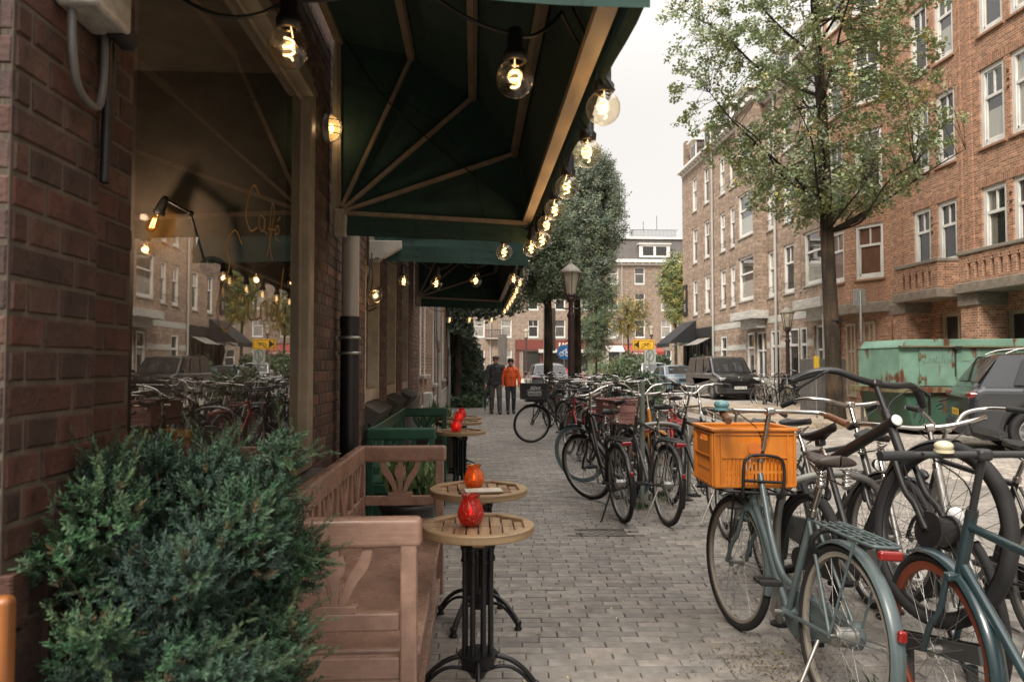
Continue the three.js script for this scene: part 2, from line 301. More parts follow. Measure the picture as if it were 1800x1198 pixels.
// sash window: returns a Group at the middle of its bottom, frame front at z = 0
function windowProto(w, h, { style = 'sash', pane = 'dark', frameMat = MAT.white, sillMat = MAT.stone, f = 0.085, sill = true, curtain = '' } = {}) {
  const key = [w.toFixed(2), h.toFixed(2), style, pane, frameMat.uuid, sillMat.uuid, f, sill, curtain].join();
  if (winCache[key]) return winCache[key].clone();
  const G0 = new THREE.Group(); G0.name = 'window'; const fr = [];
  const d = 0.09; // frame depth
  fr.push(box(-w / 2 + f / 2, h / 2, -d / 2, f, h, d), box(w / 2 - f / 2, h / 2, -d / 2, f, h, d), box(0, h - f / 2, -d / 2, w - 2 * f, f, d), box(0, f * 0.6, -d / 2, w - 2 * f, f * 1.2, d));
  const t = h * 0.62;
  if (style !== 'plain') fr.push(box(0, t, -d / 2 - 0.008, w - 2 * f, 0.075, d * 0.8));
  if (style === 'sash') fr.push(box(0, (t + h - f) / 2, -d / 2 - 0.012, 0.04, h - f - t - 0.02, d * 0.5));
  if (style === 'pair' || style === 'wide') fr.push(box(0, h / 2, -d / 2 - 0.006, 0.08, h - 2 * f, d * 0.7));
  if (style === 'four') fr.push(box(0, h / 2, -d / 2 - 0.006, 0.07, h - 2 * f, d * 0.7));
  if (style !== 'plain' && style !== 'wide') { const s = 0.045; fr.push(box(-w / 2 + f + s / 2, (t + f) / 2, -d / 2 - 0.012, s, t - f, d * 0.6), box(w / 2 - f - s / 2, (t + f) / 2, -d / 2 - 0.012, s, t - f, d * 0.6), box(0, f * 1.2 + 0.03, -d / 2 - 0.012, w - 2 * f, 0.06, d * 0.6)); }
  mesh('frame', fr, frameMat, G0);
  if (curtain) {
    mesh('interior', box(0, h / 2, -d * 1.25, w - 2 * f, h - 2 * f, 0.012), PANE.room, G0);
    const iw = w - 2 * f, ih = h - 2 * f, fold = (x0, x1, y0, y1, n) => gridGeo(n, 1, (u, v) => [lerp(x0, x1, u), lerp(y0, y1, v), -d * 1.0 + 0.012 * sin(u * n * 1.57)]);
    const cu = curtain === 'sides' ? [fold(-iw / 2, -iw * 0.22, f, h - f, 12), fold(iw * 0.24, iw / 2, f, h - f, 12)] : curtain === 'left' ? [fold(-iw / 2, -iw * 0.1, f, h - f, 14)] : curtain === 'half' ? [fold(-iw / 2, iw / 2, f, f + ih * 0.45, 30)] : curtain === 'blind' ? [quadGeo([[[-iw / 2, f + ih * 0.55, -d], [iw / 2, f + ih * 0.55, -d], [iw / 2, h - f, -d], [-iw / 2, h - f, -d]]])] : [fold(-iw / 2, iw / 2, f, h - f, 34)];
    mesh('curtain', cu, curtain === 'left' ? PANE.cloth2 : PANE.cloth, G0);
    mesh('pane', box(0, h / 2, -d * 0.78, iw, ih, 0.001), PANE.clear, G0);
  } else mesh('pane', wuv(box(0, h / 2, -d * 0.82, w - 2 * f, h - 2 * f, 0.012), 0.8), PANE[pane], G0);
  if (sill) mesh('sill', rbox(0, -0.035, 0.02, w + 0.12, 0.07, 0.17, 0.012, 1), sillMat, G0);
  return winCache[key] = G0;
}
// ================================================================ the brick cafe on the left
const WX = -0.90; // street face of its wall
const oldTones = [[0.09, 0.034, 0.023], [0.072, 0.03, 0.021], [0.108, 0.043, 0.03], [0.052, 0.026, 0.02], [0.096, 0.047, 0.033], [0.068, 0.033, 0.025]];
function brickGeo(w, h, d, b, seed) { // bevelled worn face towards +z, open back
  const r = rng(seed), j = () => (r() - 0.5) * 0.003, x = w / 2, y = h / 2;
  const F = [[-x + b + j(), -y + b + j(), j()], [x - b + j(), -y + b + j(), j()], [x - b + j(), y - b + j(), j()], [-x + b + j(), y - b + j(), j()]];
  const K = [[-x, -y, -b], [x, -y, -b], [x, y, -b], [-x, y, -b]], L = K.map(p => [p[0], p[1], -d]);
  const q = [[F[0], F[1], F[2], F[3]]];
  for (let i = 0; i < 4; i++) { const k = (i + 1) % 4; q.push([K[i], K[k], F[k], F[i]], [L[i], L[k], K[k], K[i]]); }
  const g = quadGeo(q), p = g.attributes.position, u = g.attributes.uv, o = r(), o2 = r();
  for (let i = 0; i < p.count; i++) u.setXY(i, p.getX(i) * 3 + o, (p.getY(i) + p.getZ(i)) * 3 + o2);
  return g;
}
T.brickFace = dataTex(256, (u, v) => { const a = fbm(u, v, 7, 7, 61, 5), b = fbm(u, v, 3, 3, 66, 3), s = sstep(0.66, 0.8, fbm(u, v, 26, 26, 63, 3)); const k = 0.62 + 0.5 * a; let c = [k, k * (0.94 + 0.1 * b), k * (0.9 + 0.14 * b)]; return c.map((q, i) => lerp(q, [0.45, 0.4, 0.36][i], s * 0.5)); });
const oldBrickMats = oldTones.map(c => S({ color: c, roughness: 0.78, map: T.brickFace, bumpMap: T.grit, bumpScale: 0.004 }));
const oldBrickMat = S({ color: 0xffffff, roughness: 0.78, map: T.brickFace, bumpMap: T.grit, bumpScale: 0.004 });
const mortarMat = S({ color: [0.115, 0.092, 0.07], roughness: 0.95, map: T.mottle, bumpMap: T.grit, bumpScale: 0.005 });
const cafe = thing('brick_building', 'dark brown brick cafe building along the left edge, with the big shop window', 'building', [WX, 0, 0], PI / 2);
const W1 = [1.92, 4.0, 0.86, 2.98], W2 = [[6.0, 6.95], [7.5, 8.45], [9.05, 10.0]];
const cafeOps = [W1, ...W2.map(w => [...w, 1.0, 3.3]), ...[[6.0, 6.95], [7.5, 8.45], [9.05, 10.0], [2.0, 3.2], [4.2, 5.2]].flatMap(w => [[...w, 4.3, 6.3], [...w, 7.3, 9.3]])];
{
  const wg = wallGeo(11.9, 12.4, cafeOps, 0.14, 1.36); wg.translate(0, 0, -0.0055);
  // pier standing proud, its near face, and the walls closing the room
  const pier = [box(1.52, 1.65, 0.01, 0.31, 3.3, 0.05), box(1.37, 1.65, -0.42, 0.02, 3.3, 0.86)];
  const wall = mesh('wall', [wg, ...pier], mortarMat, cafe);
  const ub = brickTex(5, 14, [[0.36, 0.26, 0.21], [0.4, 0.28, 0.22], [0.33, 0.24, 0.2]], [0.42, 0.38, 0.32], 13);
  const lo = [], r = rng(5);
  const geoL = [0.209, 0.154, 0.099, 0.047].map(w => [1, 2, 3].map(s => brickGeo(w, 0.0555, 0.05, 0.0038, s * 7 + w * 100)));
  const pick = L => L > 0.18 ? 0 : L > 0.13 ? 1 : L > 0.075 ? 2 : 3;
  const put = (u, v, w, L, ang = 0, vert = false) => {
    const k = pick(L), base = [0.209, 0.154, 0.099, 0.047][k];
    const m = new THREE.Matrix4().makeRotationFromEuler(new THREE.Euler((r() - 0.5) * 0.014, ang + (r() - 0.5) * 0.008, (vert ? PI / 2 : 0) + (r() - 0.5) * 0.012));
    m.scale(V((L - 0.011) / base, 1, 1)); m.setPosition(u, v, w + (r() - 0.5) * 0.002);
    lo.push({ m, k, g: Math.floor(r() * 3), t: Math.floor(r() * 6), q: 0.78 + 0.4 * r(), d: Math.hypot(u, v - 1.42) + (v < 0.6 && u < 2.4 ? 3 : 0) + (u < 1.4 ? 0.2 : 0) });
  };
  const row = (a, b, k, v, w, ops) => { // one course from a to b
    const head = k % 2, L = head ? 0.11 : 0.22; let u = a - (head ? 0.055 : (k % 4 === 2 ? 0.11 : 0));
    for (; u < b; u += L) {
      let s = Math.max(u, a), e = Math.min(u + L, b);
      for (const o of ops) if (v > o[2] && v < o[3]) { if (s < o[1] && e > o[0]) { if (s < o[0]) e = o[0]; else if (e > o[1]) s = o[1]; else e = s; } }
      if (e - s > 0.03) put((s + e) / 2, v, w, e - s);
    }
  };
  for (let k = 0; k < 52; k++) {
    const v = 0.033 + k * 0.066; if (v > 3.4) break;
    if (v > 1.06 || v < 0.3) row(1.365, 1.675, k, v, 0.04, []);
    row(1.68, 5.98, k, v, 0, [[1.92, 4.02, 0.84, 3.0]]);
    row(5.98, 11.85, k, v, 0, [...W2.map(w => [w[0] - 0.0, w[1] + 0.0, 0.86, 3.3])]);
    if (v > 1.06 || v < 0.3) for (let x = 0; x < 0.5; x += 0.22) put(1.362, v, 0.04 - 0.11 - x + (k % 2 ? 0.11 : 0) - (k % 2 ? 0.055 : 0), k % 2 && x === 0 ? 0.11 : 0.22, -PI / 2);
  }
  // plinth of the pier: upright courses
  for (const v of [0.41, 0.635, 0.86, 0.975].slice(0, 0)) void v;
  for (const v of [0.38, 0.60, 0.82, 0.985]) { const L = v > 0.9 ? 0.11 : 0.22; for (let u = 1.4; u < 1.66; u += 0.066) put(u, v - (v > 0.9 ? 0 : 0.0), 0.04, L, 0, true); for (let x = -0.03; x < 0.5; x += 0.066) { const m = new THREE.Matrix4().makeRotationFromEuler(new THREE.Euler(0, -PI / 2, 0)).multiply(new THREE.Matrix4().makeRotationZ(PI / 2)); m.setPosition(1.362, v, 0.0 - x); lo.push({ m: m.scale(V((L - 0.011) / 0.209, 1, 1)), k: 0, g: 0, t: Math.floor(r() * 6), q: 0.9, d: 1.5 }); } }
  lo.sort((a, b) => a.d - b.d);
  lo.slice(0, 300).forEach(e => { const b = mesh('brick', geoL[e.k][e.g], oldBrickMats[e.t], wall); b.applyMatrix4(e.m); });
  for (let k = 0; k < 4; k++) for (let g = 0; g < 3; g++) { const l = lo.slice(300).filter(e => e.k === k && e.g === g); if (l.length) instanced('brick', geoL[k][g], oldBrickMat, l.map(e => e.m), l.map(e => { const c = oldTones[e.t], far = sstep(4, 9, e.d) * 0.55 + 1; return C(c[0] * e.q * 1.5 * far, c[1] * e.q * 1.9 * far, c[2] * e.q * 1.9 * far); }), wall, 'stuff'); }  // bricks farther along coloured lighter, painting in the brighter light there
  // upper storeys: one brick skin 8 mm proud of the mortar
  const ug = wallGeo(11.9, 12.4, cafeOps.slice(4).map(o => [o[0], o[1], o[2], o[3]]), 0.05, 1.36);
  const p = ug.attributes.position; for (let i = 0; i < p.count; i++) if (p.getY(i) < 3.4) p.setY(i, Math.max(p.getY(i), 3.41));
  mesh('upper_wall', ug, brickMat(ub, 5, 14), cafe);
  for (const o of cafeOps.slice(4)) { const w = windowProto(o[1] - o[0], o[3] - o[2], {}).clone(); w.position.set((o[0] + o[1]) / 2, o[2], -0.06); cafe.add(w); }
  mesh('roof', [box(6.6, 12.5, -3.4, 10.7, 0.2, 7.4), box(6.6, 12.45, 0.1, 10.7, 0.3, 0.3)], MAT.cream, cafe);
  mesh('side_wall', [box(1.42, 6, -4.2, 0.12, 12.3, 6.6), box(11.8, 6, -3.8, 0.2, 12.3, 6.9)], MAT.stone, cafe);
  // the room behind the window
  const dark = S({ color: [0.205, 0.175, 0.15], roughness: 0.8, map: T.mottle });
  const room = [box(2.9, 3.2, -2.0, 2.9, 0.06, 3.6), box(2.9, 0.1, -2.0, 2.9, 0.1, 3.6), box(4.33, 1.65, -1.97, 0.1, 3.1, 3.6), box(2.9, 1.65, -3.8, 2.9, 3.1, 0.1)];
  mesh('room', wuv(merge(room)), dark, cafe);
  // big window: post, head, sill, glass
  const fm = paint([0.4, 0.34, 0.25], 0.4);
  const w = new THREE.Group(); w.name = 'shop_window'; cafe.add(w);
  mesh('frame', wuv(merge([rbox(3.945, 1.92, -0.014, 0.11, 2.12, 0.058, 0.01), rbox(1.955, 1.92, -0.1, 0.08, 2.12, 0.1, 0.01), rbox(2.96, 2.93, -0.014, 1.84, 0.1, 0.09, 0.012), rbox(2.96, 0.93, -0.014, 1.84, 0.12, 0.09, 0.012), rbox(3.88, 1.92, -0.034, 0.02, 1.88, 0.014, 0.004), rbox(2.96, 2.87, -0.034, 1.82, 0.02, 0.014, 0.004)]), 1, 'y'), fm, w);
  mesh('pane', box(2.95, 1.92, -0.038, 1.88, 1.9, 0.001), P({ color: [1, 0.97, 0.93], transmission: 1, thickness: 0, roughness: 0.0, ior: 1.72 }), w);
  mesh('sill', rbox(2.96, 0.82, 0.02, 2.1, 0.075, 0.2, 0.015), S({ color: [0.1, 0.09, 0.08], roughness: 0.8, bumpMap: T.grit, bumpScale: 0.003 }), w);
  // gold script on the glass
  const gold = S({ color: [0.42, 0.24, 0.06], roughness: 0.35, metalness: 0.35 });
  const U = 0.62, L0 = 2.95, B0 = 1.53; // strokes in a unit where x runs along the street
  const strokes = [
    [[0.32, 1.02], [0.2, 1.08], [0.08, 0.9], [0.02, 0.66], [0.12, 0.52], [0.28, 0.6]], [[0.46, 0.76], [0.36, 0.78], [0.33, 0.64], [0.42, 0.6], [0.48, 0.78], [0.47, 0.62], [0.54, 0.6]],
    [[0.52, 0.3], [0.62, 0.55], [0.72, 0.98], [0.68, 1.05], [0.62, 0.85], [0.62, 0.42], [0.68, 0.3]], [[0.56, 0.68], [0.76, 0.72]], [[0.74, 0.66], [0.86, 0.72], [0.84, 0.8], [0.77, 0.74], [0.78, 0.62], [0.92, 0.62]], [[0.82, 0.86], [0.9, 0.94]],
    [[-0.06, 0.3], [-0.2, 0.42], [-0.36, 0.2], [-0.3, 0.02], [-0.42, -0.24], [-0.5, -0.52], [-0.38, -0.7], [-0.16, -0.52]],
    [[0.02, -0.28], [-0.12, -0.3], [-0.14, -0.5], [-0.02, -0.54], [0.06, -0.38], [0.02, -0.28]], [[0.12, -0.28], [0.13, -0.5], [0.24, -0.5], [0.29, -0.26], [0.29, -0.5], [0.36, -0.48]],
    [[0.4, -0.28], [0.41, -0.5], [0.43, -0.32], [0.54, -0.26], [0.57, -0.5]], [[0.86, -0.28], [0.72, -0.24], [0.68, -0.44], [0.8, -0.46], [0.92, -0.1], [1.02, 0.28], [0.92, -0.12], [0.88, -0.42], [0.98, -0.46]],
  ];
  const lg = strokes.map(s => { const g = tube(s.map(([a, b]) => [L0 + a * U * 0.95, 1.8 + b * 0.36, -0.1]), 0.0042, s.length * 8, 5); return g; });
  for (const g of lg) { const q = g.attributes.position; for (let i = 0; i < q.count; i++) q.setZ(i, -0.0355 + (q.getZ(i) + 0.1) * 0.15); }
  mesh('lettering', lg, gold, w);
  // narrow windows with deep timber reveals between brick piers
  const stone = S({ color: [0.085, 0.075, 0.066], roughness: 0.85, bumpMap: T.grit, bumpScale: 0.004, map: T.mottle });
  const fm2 = paint([0.52, 0.44, 0.33], 0.5);  // same paint as the big window, lightened in colour to imitate more light
  W2.forEach(([a, b]) => {
    const n = new THREE.Group(); n.name = 'window'; cafe.add(n);
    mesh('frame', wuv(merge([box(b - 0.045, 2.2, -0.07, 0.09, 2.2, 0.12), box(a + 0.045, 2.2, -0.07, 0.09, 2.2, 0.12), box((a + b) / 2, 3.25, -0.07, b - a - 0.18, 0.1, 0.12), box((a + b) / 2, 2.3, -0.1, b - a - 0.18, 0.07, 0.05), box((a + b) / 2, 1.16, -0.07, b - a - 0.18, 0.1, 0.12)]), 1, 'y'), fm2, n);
    mesh('pane', box((a + b) / 2, 2.2, -0.115, b - a - 0.18, 2.1, 0.012), PANE.dark, n);
    const sl = new THREE.BoxGeometry(b - a + 0.02, 0.12, 0.26); sl.rotateX(0.5); sl.translate((a + b) / 2, 1.03, -0.02); mesh('sill', sl, stone, n);
  });
  mesh('string_course', wuv(merge([box(8.9, 0.9, 0.0, 5.9, 0.09, 0.05), box(8.9, 0.45, 0.002, 5.9, 0.8, 0.02)])), stone, cafe);
}
{ // wall lamp seen through the glass, on the end wall of the room
  const t = thing('wall_sconce', 'black jointed wall sconce with glowing pear bulb behind the shop window', 'wall lamp', [-1.54, 2.0, -4.27]);
  mesh('base_plate', [rod([0, 0, 0], [0, 0, 0.035], 0.066, 0.06, 24), ball([0, 0, 0.04], 0.045, 16, 10, 1, 1, 0.7)], MAT.iron, t);
  mesh('arm', [rod([0, 0, 0.05], [0, 0.0, 0.12], 0.014), rod([0, 0, 0.11], [-0.08, 0.29, 0.13], 0.008), ball([-0.08, 0.29, 0.13], 0.018), rod([-0.08, 0.29, 0.13], [-0.215, 0.365, 0.15], 0.008), ball([-0.215, 0.365, 0.15], 0.02)], MAT.iron, t);
  const s = mesh('socket', [rod([-0.215, 0.365, 0.15], [-0.248, 0.29, 0.15], 0.022, 0.03, 14), rod([-0.245, 0.297, 0.15], [-0.252, 0.278, 0.15], 0.034, 0.034, 14)], MAT.iron, t);
  const gb = lathe([[0.001, -0.1], [0.02, -0.095], [0.032, -0.07], [0.03, -0.045], [0.017, -0.01], [0.014, 0.012]], 18); gb.rotateZ(-0.4); gb.translate(-0.262, 0.27, 0.15);
  const b = mesh('bulb', gb, P({ color: [1, 0.82, 0.5], transmission: 1, thickness: 0, roughness: 0.02, ior: 1.4 }), t);
  const fl = []; for (let i = 0; i < 4; i++) { const a = i * PI / 2; fl.push(rod([-0.262 + 0.009 * cos(a) - 0.008, 0.255, 0.15 + 0.009 * sin(a)], [-0.262 + 0.011 * cos(a) - 0.026, 0.2, 0.15 + 0.011 * sin(a)], 0.0022, 0.0022, 5)); }
  mesh('filament', fl, S({ color: [1, 0.6, 0.2], emissive: C(1, 0.52, 0.16), emissiveIntensity: 5 }), b);
  const l = new THREE.PointLight(C(1, 0.72, 0.48), 0.13, 0, 2); l.position.set(-1.815, 2.235, -4.0); l.castShadow = true; scene.add(l);
}
{ // inside, low behind the pane: a red counter with two pots
  const t = thing('counter_table', 'dark red counter table just inside the shop window, low behind the glass', 'table', [-1.55, 0, -3.3]);
  mesh('top', rbox(0, 0.98, 0, 0.55, 0.04, 1.3, 0.01), S({ color: [0.2, 0.03, 0.025], roughness: 0.35, map: T.wood }), t);
  for (const [x, z] of [[-0.22, -0.55], [0.22, -0.55], [-0.22, 0.55], [0.22, 0.55]]) mesh('leg', box(x, 0.55, z, 0.05, 0.82, 0.05), MAT.blackMatte, t);
  for (const [z, l] of [[-3.55, 'yellow glazed pot inside the window, at the far end of the red counter'], [-3.2, 'yellow glazed pot inside the window, at the middle of the red counter']]) {
    const p = thing('glazed_pot', l, 'pot', [-1.45, 1.0, z]); mesh('bowl', lathe([[0.001, 0], [0.05, 0], [0.075, 0.05], [0.08, 0.11], [0.073, 0.11], [0.068, 0.05], [0.001, 0.02]], 20), S({ color: [0.45, 0.33, 0.09], roughness: 0.25 }), p);
  }
}
{ // bulkhead lamp, downpipe, meter box and cables on the cafe wall
  const t = thing('bulkhead_lamp', 'small oval bulkhead lamp glowing on the brick wall above the awning pivot', 'wall lamp', [WX, 2.85, -4.3], PI / 2);
  mesh('base', [xf(new THREE.CylinderGeometry(0.075, 0.08, 0.03, 24), { rx: PI / 2, z: 0.02 })].map(g => (g.scale(0.72, 1.15, 1), g)), MAT.alu, t);
  const gl = ball([0, 0, 0.03], 0.066, 20, 14, 0.72, 1.2, 1.0); 
  mesh('glass', gl, P({ color: [1, 0.86, 0.6], transmission: 0.9, thickness: 0, roughness: 0.35, ior: 1.3, emissive: C(1, 0.62, 0.25), emissiveIntensity: 0.28 }), t);
  mesh('filament', ball([0, 0, 0.04], 0.022, 12, 8, 0.8, 1.4, 0.8), S({ color: [1, 0.8, 0.4], emissive: C(1, 0.68, 0.3), emissiveIntensity: 2.2 }), t);
  const cg = []; for (const y of [-0.04, 0, 0.04]) { const a = []; for (let i = 0; i <= 10; i++) { const q = -PI / 2 + PI * i / 10; a.push([0.053 * sin(q), y, 0.03 + 0.072 * cos(q)]); } cg.push(tube(a, 0.0028, 14, 5)); } { const a = []; for (let i = 0; i <= 10; i++) { const q = -PI / 2 + PI * i / 10; a.push([0, 0.085 * sin(q), 0.03 + 0.074 * cos(q)]); } cg.push(tube(a, 0.0028, 14, 5)); }
  mesh('cage', cg, MAT.alu, t);
  const l = new THREE.PointLight(C(1, 0.66, 0.34), 0.018, 0, 2); l.position.set(WX + 0.04, 2.85, -4.3); l.castShadow = true; scene.add(l);

  const d = thing('drainpipe', 'thick drainpipe on the cafe wall, grey above and black below', 'drainpipe', [-0.81, 0, -4.72]);
  mesh('upper_pipe', [rod([0, 1.72, 0], [0, 12, 0], 0.056, 0.056, 22)], S({ color: [0.55, 0.52, 0.46], roughness: 0.5, map: T.streak }), d);
  mesh('lower_pipe', [rod([0, 0, 0], [0, 1.72, 0], 0.062, 0.062, 22)], S({ color: [0.014, 0.013, 0.013], roughness: 0.4, map: T.streak }), d);
  mesh('collar', [rod([0, 1.66, 0], [0, 1.74, 0], 0.067, 0.067, 22)], MAT.black, d);
  for (const y of [1.6, 1.5]) mesh('clamp', [ring(0.064, 0.012, 24, 6).rotateX(PI / 2).translate(0, y, 0), box(-0.07, y, 0, 0.06, 0.025, 0.03)], MAT.alu, d);

  const e = thing('meter_box', 'pale plastic junction box high on the near brick pier', 'junction box', [-0.86, 2.2, -1.55], PI / 2);
  mesh('box', [rbox(0, 0.01, 0.045, 0.15, 0.1, 0.09, 0.012)], paint([0.42, 0.4, 0.36]), e); mesh('gland', [rod([0.06, -0.02, 0.06], [0.12, -0.03, 0.06], 0.03, 0.025, 12)], MAT.blackMatte, e);
  const c = mesh('electric_cable', [tube([[-0.835, 2.17, -1.5], [-0.83, 2.06, -1.5], [-0.832, 2.0, -1.53], [-0.832, 1.99, -1.6], [-0.835, 2.05, -1.63], [-0.835, 2.3, -1.63]], 0.009, 40, 8)], paint([0.13, 0.125, 0.12]));
  tag(c, 'grey electric cable looping below the junction box on the pier', 'cable');
  const k = mesh('electric_cable', [tube([[-0.848, 2.6, -1.66], [-0.846, 2.1, -1.668], [-0.846, 1.9, -1.668], [-0.848, 1.84, -1.668]], 0.011, 30, 8), tube([[-0.848, 2.5, -1.68], [-0.842, 2.1, -1.683], [-0.846, 1.95, -1.68], [-0.848, 1.84, -1.672]], 0.009, 30, 8)], MAT.black);
  tag(k, 'black cables hanging straight down the edge of the near brick pier', 'cable');
}
{ // timber at the lower left corner
  const t = thing('wooden_board', 'varnished orange brown timber board at the bottom left corner before the pier', 'board', [-0.843, 0, -1.2]);
  mesh('panel', wuv(rbox(0, 0.525, 0, 0.21, 1.05, 0.03, 0.012, 3), 1, 'y'), S({ color: [0.34, 0.13, 0.04], roughness: 0.4, map: T.wood }), t);
  mesh('foot', [box(0, 0.02, 0.05, 0.2, 0.04, 0.16)], MAT.blackMatte, t);
}
// ================================================================ further houses on the left
{
  const bt = brickTex(5, 14, [[0.5, 0.38, 0.3], [0.46, 0.35, 0.28], [0.55, 0.43, 0.34], [0.42, 0.32, 0.26]], [0.58, 0.54, 0.47], 17);
  const h = thing('brick_building', 'lighter brown brick house on the left, just beyond the second awning', 'building', [WX - 0.02, 0, -11.95], PI / 2);
  const ops = [[0.35, 0.95, 1.25, 3.2], [1.45, 2.05, 1.25, 3.2], [4.2, 5.0, 1.0, 3.1], [6.0, 6.9, 0.1, 3.1], [9.2, 10.4, 1.0, 3.1], [12.6, 13.8, 1.0, 3.1], [15.2, 16.1, 0.1, 3.1]].flatMap(o => [o, ...[4.2, 7.2, 10].map(v => [o[0], o[1], v, v + 1.9])]);
  mesh('wall', wallGeo(17.2, 12.6, ops, 0.12), brickMat(bt, 5, 14), h);
  ops.forEach(o => { const w = windowProto(o[1] - o[0], o[3] - o[2], { sill: o[2] > 0.5 }).clone(); w.position.set((o[0] + o[1]) / 2, o[2], -0.02); h.add(w); });
  mesh('roof', [box(8.6, 12.7, -3.4, 17.2, 0.2, 7)], MAT.stone, h);
  for (const [u, dx] of [[4.9, 0], [12, 0], [16.6, 0]]) mesh('downpipe', [rod([u, 2.0, 0.08], [u, 12.5, 0.08], 0.05, 0.05, 14), rod([u, 2.0, 0.08], [u + 0.3, 1.75, 0.1], 0.05, 0.05, 14), rod([u + 0.3, 1.78, 0.1], [u + 0.3, 0, 0.1], 0.055, 0.055, 14)], paint([0.36, 0.35, 0.33]), h);
  mesh('plinth', [box(8.6, 0.35, 0.02, 17.2, 0.7, 0.05)], MAT.stone, h);
  const c = thing('meter_box', 'pale grey utility cabinet on the left wall beyond the far planter', 'cabinet', [-0.84, 0, -13.2], PI / 2);
  mesh('box', [rbox(0, 0.55, 0.0, 0.5, 0.75, 0.16, 0.02)], paint([0.5, 0.5, 0.48]), c); mesh('door', [rbox(0, 0.55, 0.085, 0.42, 0.66, 0.012, 0.005)], paint([0.47, 0.47, 0.45]), c); mesh('sticker', [box(0.02, 0.68, 0.094, 0.12, 0.12, 0.003)], paint([0.5, 0.28, 0.05]), c);
}
// ================================================================ green awnings with fan frames
T.canvasDirt = dataTex(256, (u, v) => { const a = fbm(u, v, 3, 3, 214, 5), b = fbm(u, v, 22, 2, 217, 4), seam = Math.abs(((u * 2) % 1) - 0.5) < 0.008 ? 0.8 : 1; return g3((0.66 + 0.42 * a + 0.12 * (b - 0.5)) * seam); });
const canvasMat = S({ color: [0.023, 0.07, 0.053], roughness: 0.8, map: T.canvasDirt, bumpMap: T.fabric, bumpScale: 0.001 });
const ribMat = S({ color: [0.36, 0.285, 0.2], roughness: 0.45, map: T.streak });
function awning(label, zn, zf, py, reach) {
  const px = -0.84, A = thing('awning', label, 'awning', [px, py, 0]);
  const k = reach / 1.175, cs = [[0.0, 1.09], [0.445 * k, 0.997], [0.826 * k, 0.748], [1.086 * k, 0.39], [1.175 * k, -0.055]];
  const cov = [], lift = 0.012;
  for (let i = 0; i < 4; i++) { // canvas between two frame bars, sagging a little inwards
    const a = cs[i], b = cs[i + 1];
    cov.push(gridGeo(10, 5, (u, v) => { const s = 0.022 * 4 * v * (1 - v) * (0.6 + 0.4 * sin(u * PI)) + 0.006 * sin(u * 19 + i) * sin(v * PI); const x = lerp(a[0], b[0], v), y = lerp(a[1], b[1], v), l = Math.hypot(x, y); return [x * (1 + lift - s / l), y * (1 + lift - s / l), lerp(zn, zf, u)]; }, 2));
    for (const [z, sg] of [[zf, 1], [zn, -1]]) cov.push(gridGeo(6, 5, (u, v) => { const X = lerp(a[0], b[0], v), Y = lerp(a[1], b[1], v), m = (1 + lift - 0.022 * 4 * v * (1 - v) * 0.6 / Math.hypot(X, Y)) * u; return [X * m, Y * m, z + sg * (0.02 * sin(u * PI) * sin(v * PI) - 0.004 * sin(u * PI))]; }, 1));
  }
  mesh('canopy', cov, canvasMat, A);
  const val = (a, b, n, ph, drop = 0.135) => gridGeo(n, 4, (u, v) => { const w = 0.008 * sin(u * n * 0.9 + ph) * v; return [lerp(a[0], b[0], u) + (a[2] === b[2] ? 0 : w + 0.02 * v * v), lerp(a[1], b[1], u) - drop * v, lerp(a[2], b[2], u) + (a[2] === b[2] ? w : 0)]; }, 2);
  const e = cs[4], ex = e[0] + 0.022;
  mesh('valance', [val([ex, e[1] + 0.02, zn + 0.01], [ex, e[1] + 0.02, zf - 0.01], 26, 0, 0.05)], canvasMat, A);
  mesh('valance', [val([0.03, 0.0, zf - 0.02], [ex, e[1] + 0.02, zf - 0.02], 12, 1)], canvasMat, A);
  mesh('valance', [val([0.03, 0.0, zn + 0.02], [ex, e[1] + 0.02, zn + 0.02], 12, 2)], canvasMat, A);
  cs.forEach((c, i) => {
    const o = [c[0] * 0.985, c[1] * 0.985];
    const w = i === 4 ? 0.03 : 0.026, q = [bar([0.01, 0, zf + 0.025], [o[0], o[1], zf + 0.025], 0.022, w * 1.3, [0, 0, 1]), bar([0.01, 0, zn - 0.025], [o[0], o[1], zn - 0.025], 0.022, w * 1.3, [0, 0, 1])];
    q.push(i === 4 ? box(o[0] - 0.01, o[1] + 0.01, (zn + zf) / 2, 0.052, 0.028, zn - zf - 0.05) : bar([o[0], o[1], zn - 0.02], [o[0], o[1], zf + 0.02], 0.045, 0.03, [o[0], o[1], 0]));
    mesh('rib', wuv(merge(q), 2), ribMat, A);
  });
  for (const z of [zn, zf]) mesh('bracket', [rbox(0.012, -0.06, z, 0.075, 0.17, 0.09, 0.012), box(-0.02, 0.5, z, 0.035, 1.15, 0.07)], paint([0.42, 0.38, 0.31]), A);
  mesh('cord', [tube([[cs[0][0] + 0.03, cs[0][1], zf + 0.06], [cs[1][0] * 0.62, cs[1][1] * 0.72, zf + 0.06], [cs[2][0] * 0.72, cs[2][1] * 0.56, zf + 0.06], [cs[4][0], cs[4][1] + 0.03, zf + 0.06]], 0.004, 30, 5), rod([cs[3][0] * 0.97, cs[3][1], zn - 0.75], [cs[4][0] - 0.02, cs[4][1], zn - 0.45], 0.004, 0.004, 5)], MAT.black, A);
  return A;
}
awning('dark green canvas awning with fan shaped frame above the near bench and window', -1.52, -4.45, 2.365, 1.2);
{ const a = awning('second green canvas awning further along the wall, above the green bench', -6.05, -10.7, 2.44, 1.28);
  mesh('cassette', [extr(poly([[0, 0], [0.27, 0], [0.27, 0.06], [0.1, 0.16], [0, 0.16]].map(([x, y]) => [x - 0.03, -y + 0.02])), 0.06, 0.006).translate(0, 0, -6.0)], paint([0.55, 0.52, 0.46]), a); }
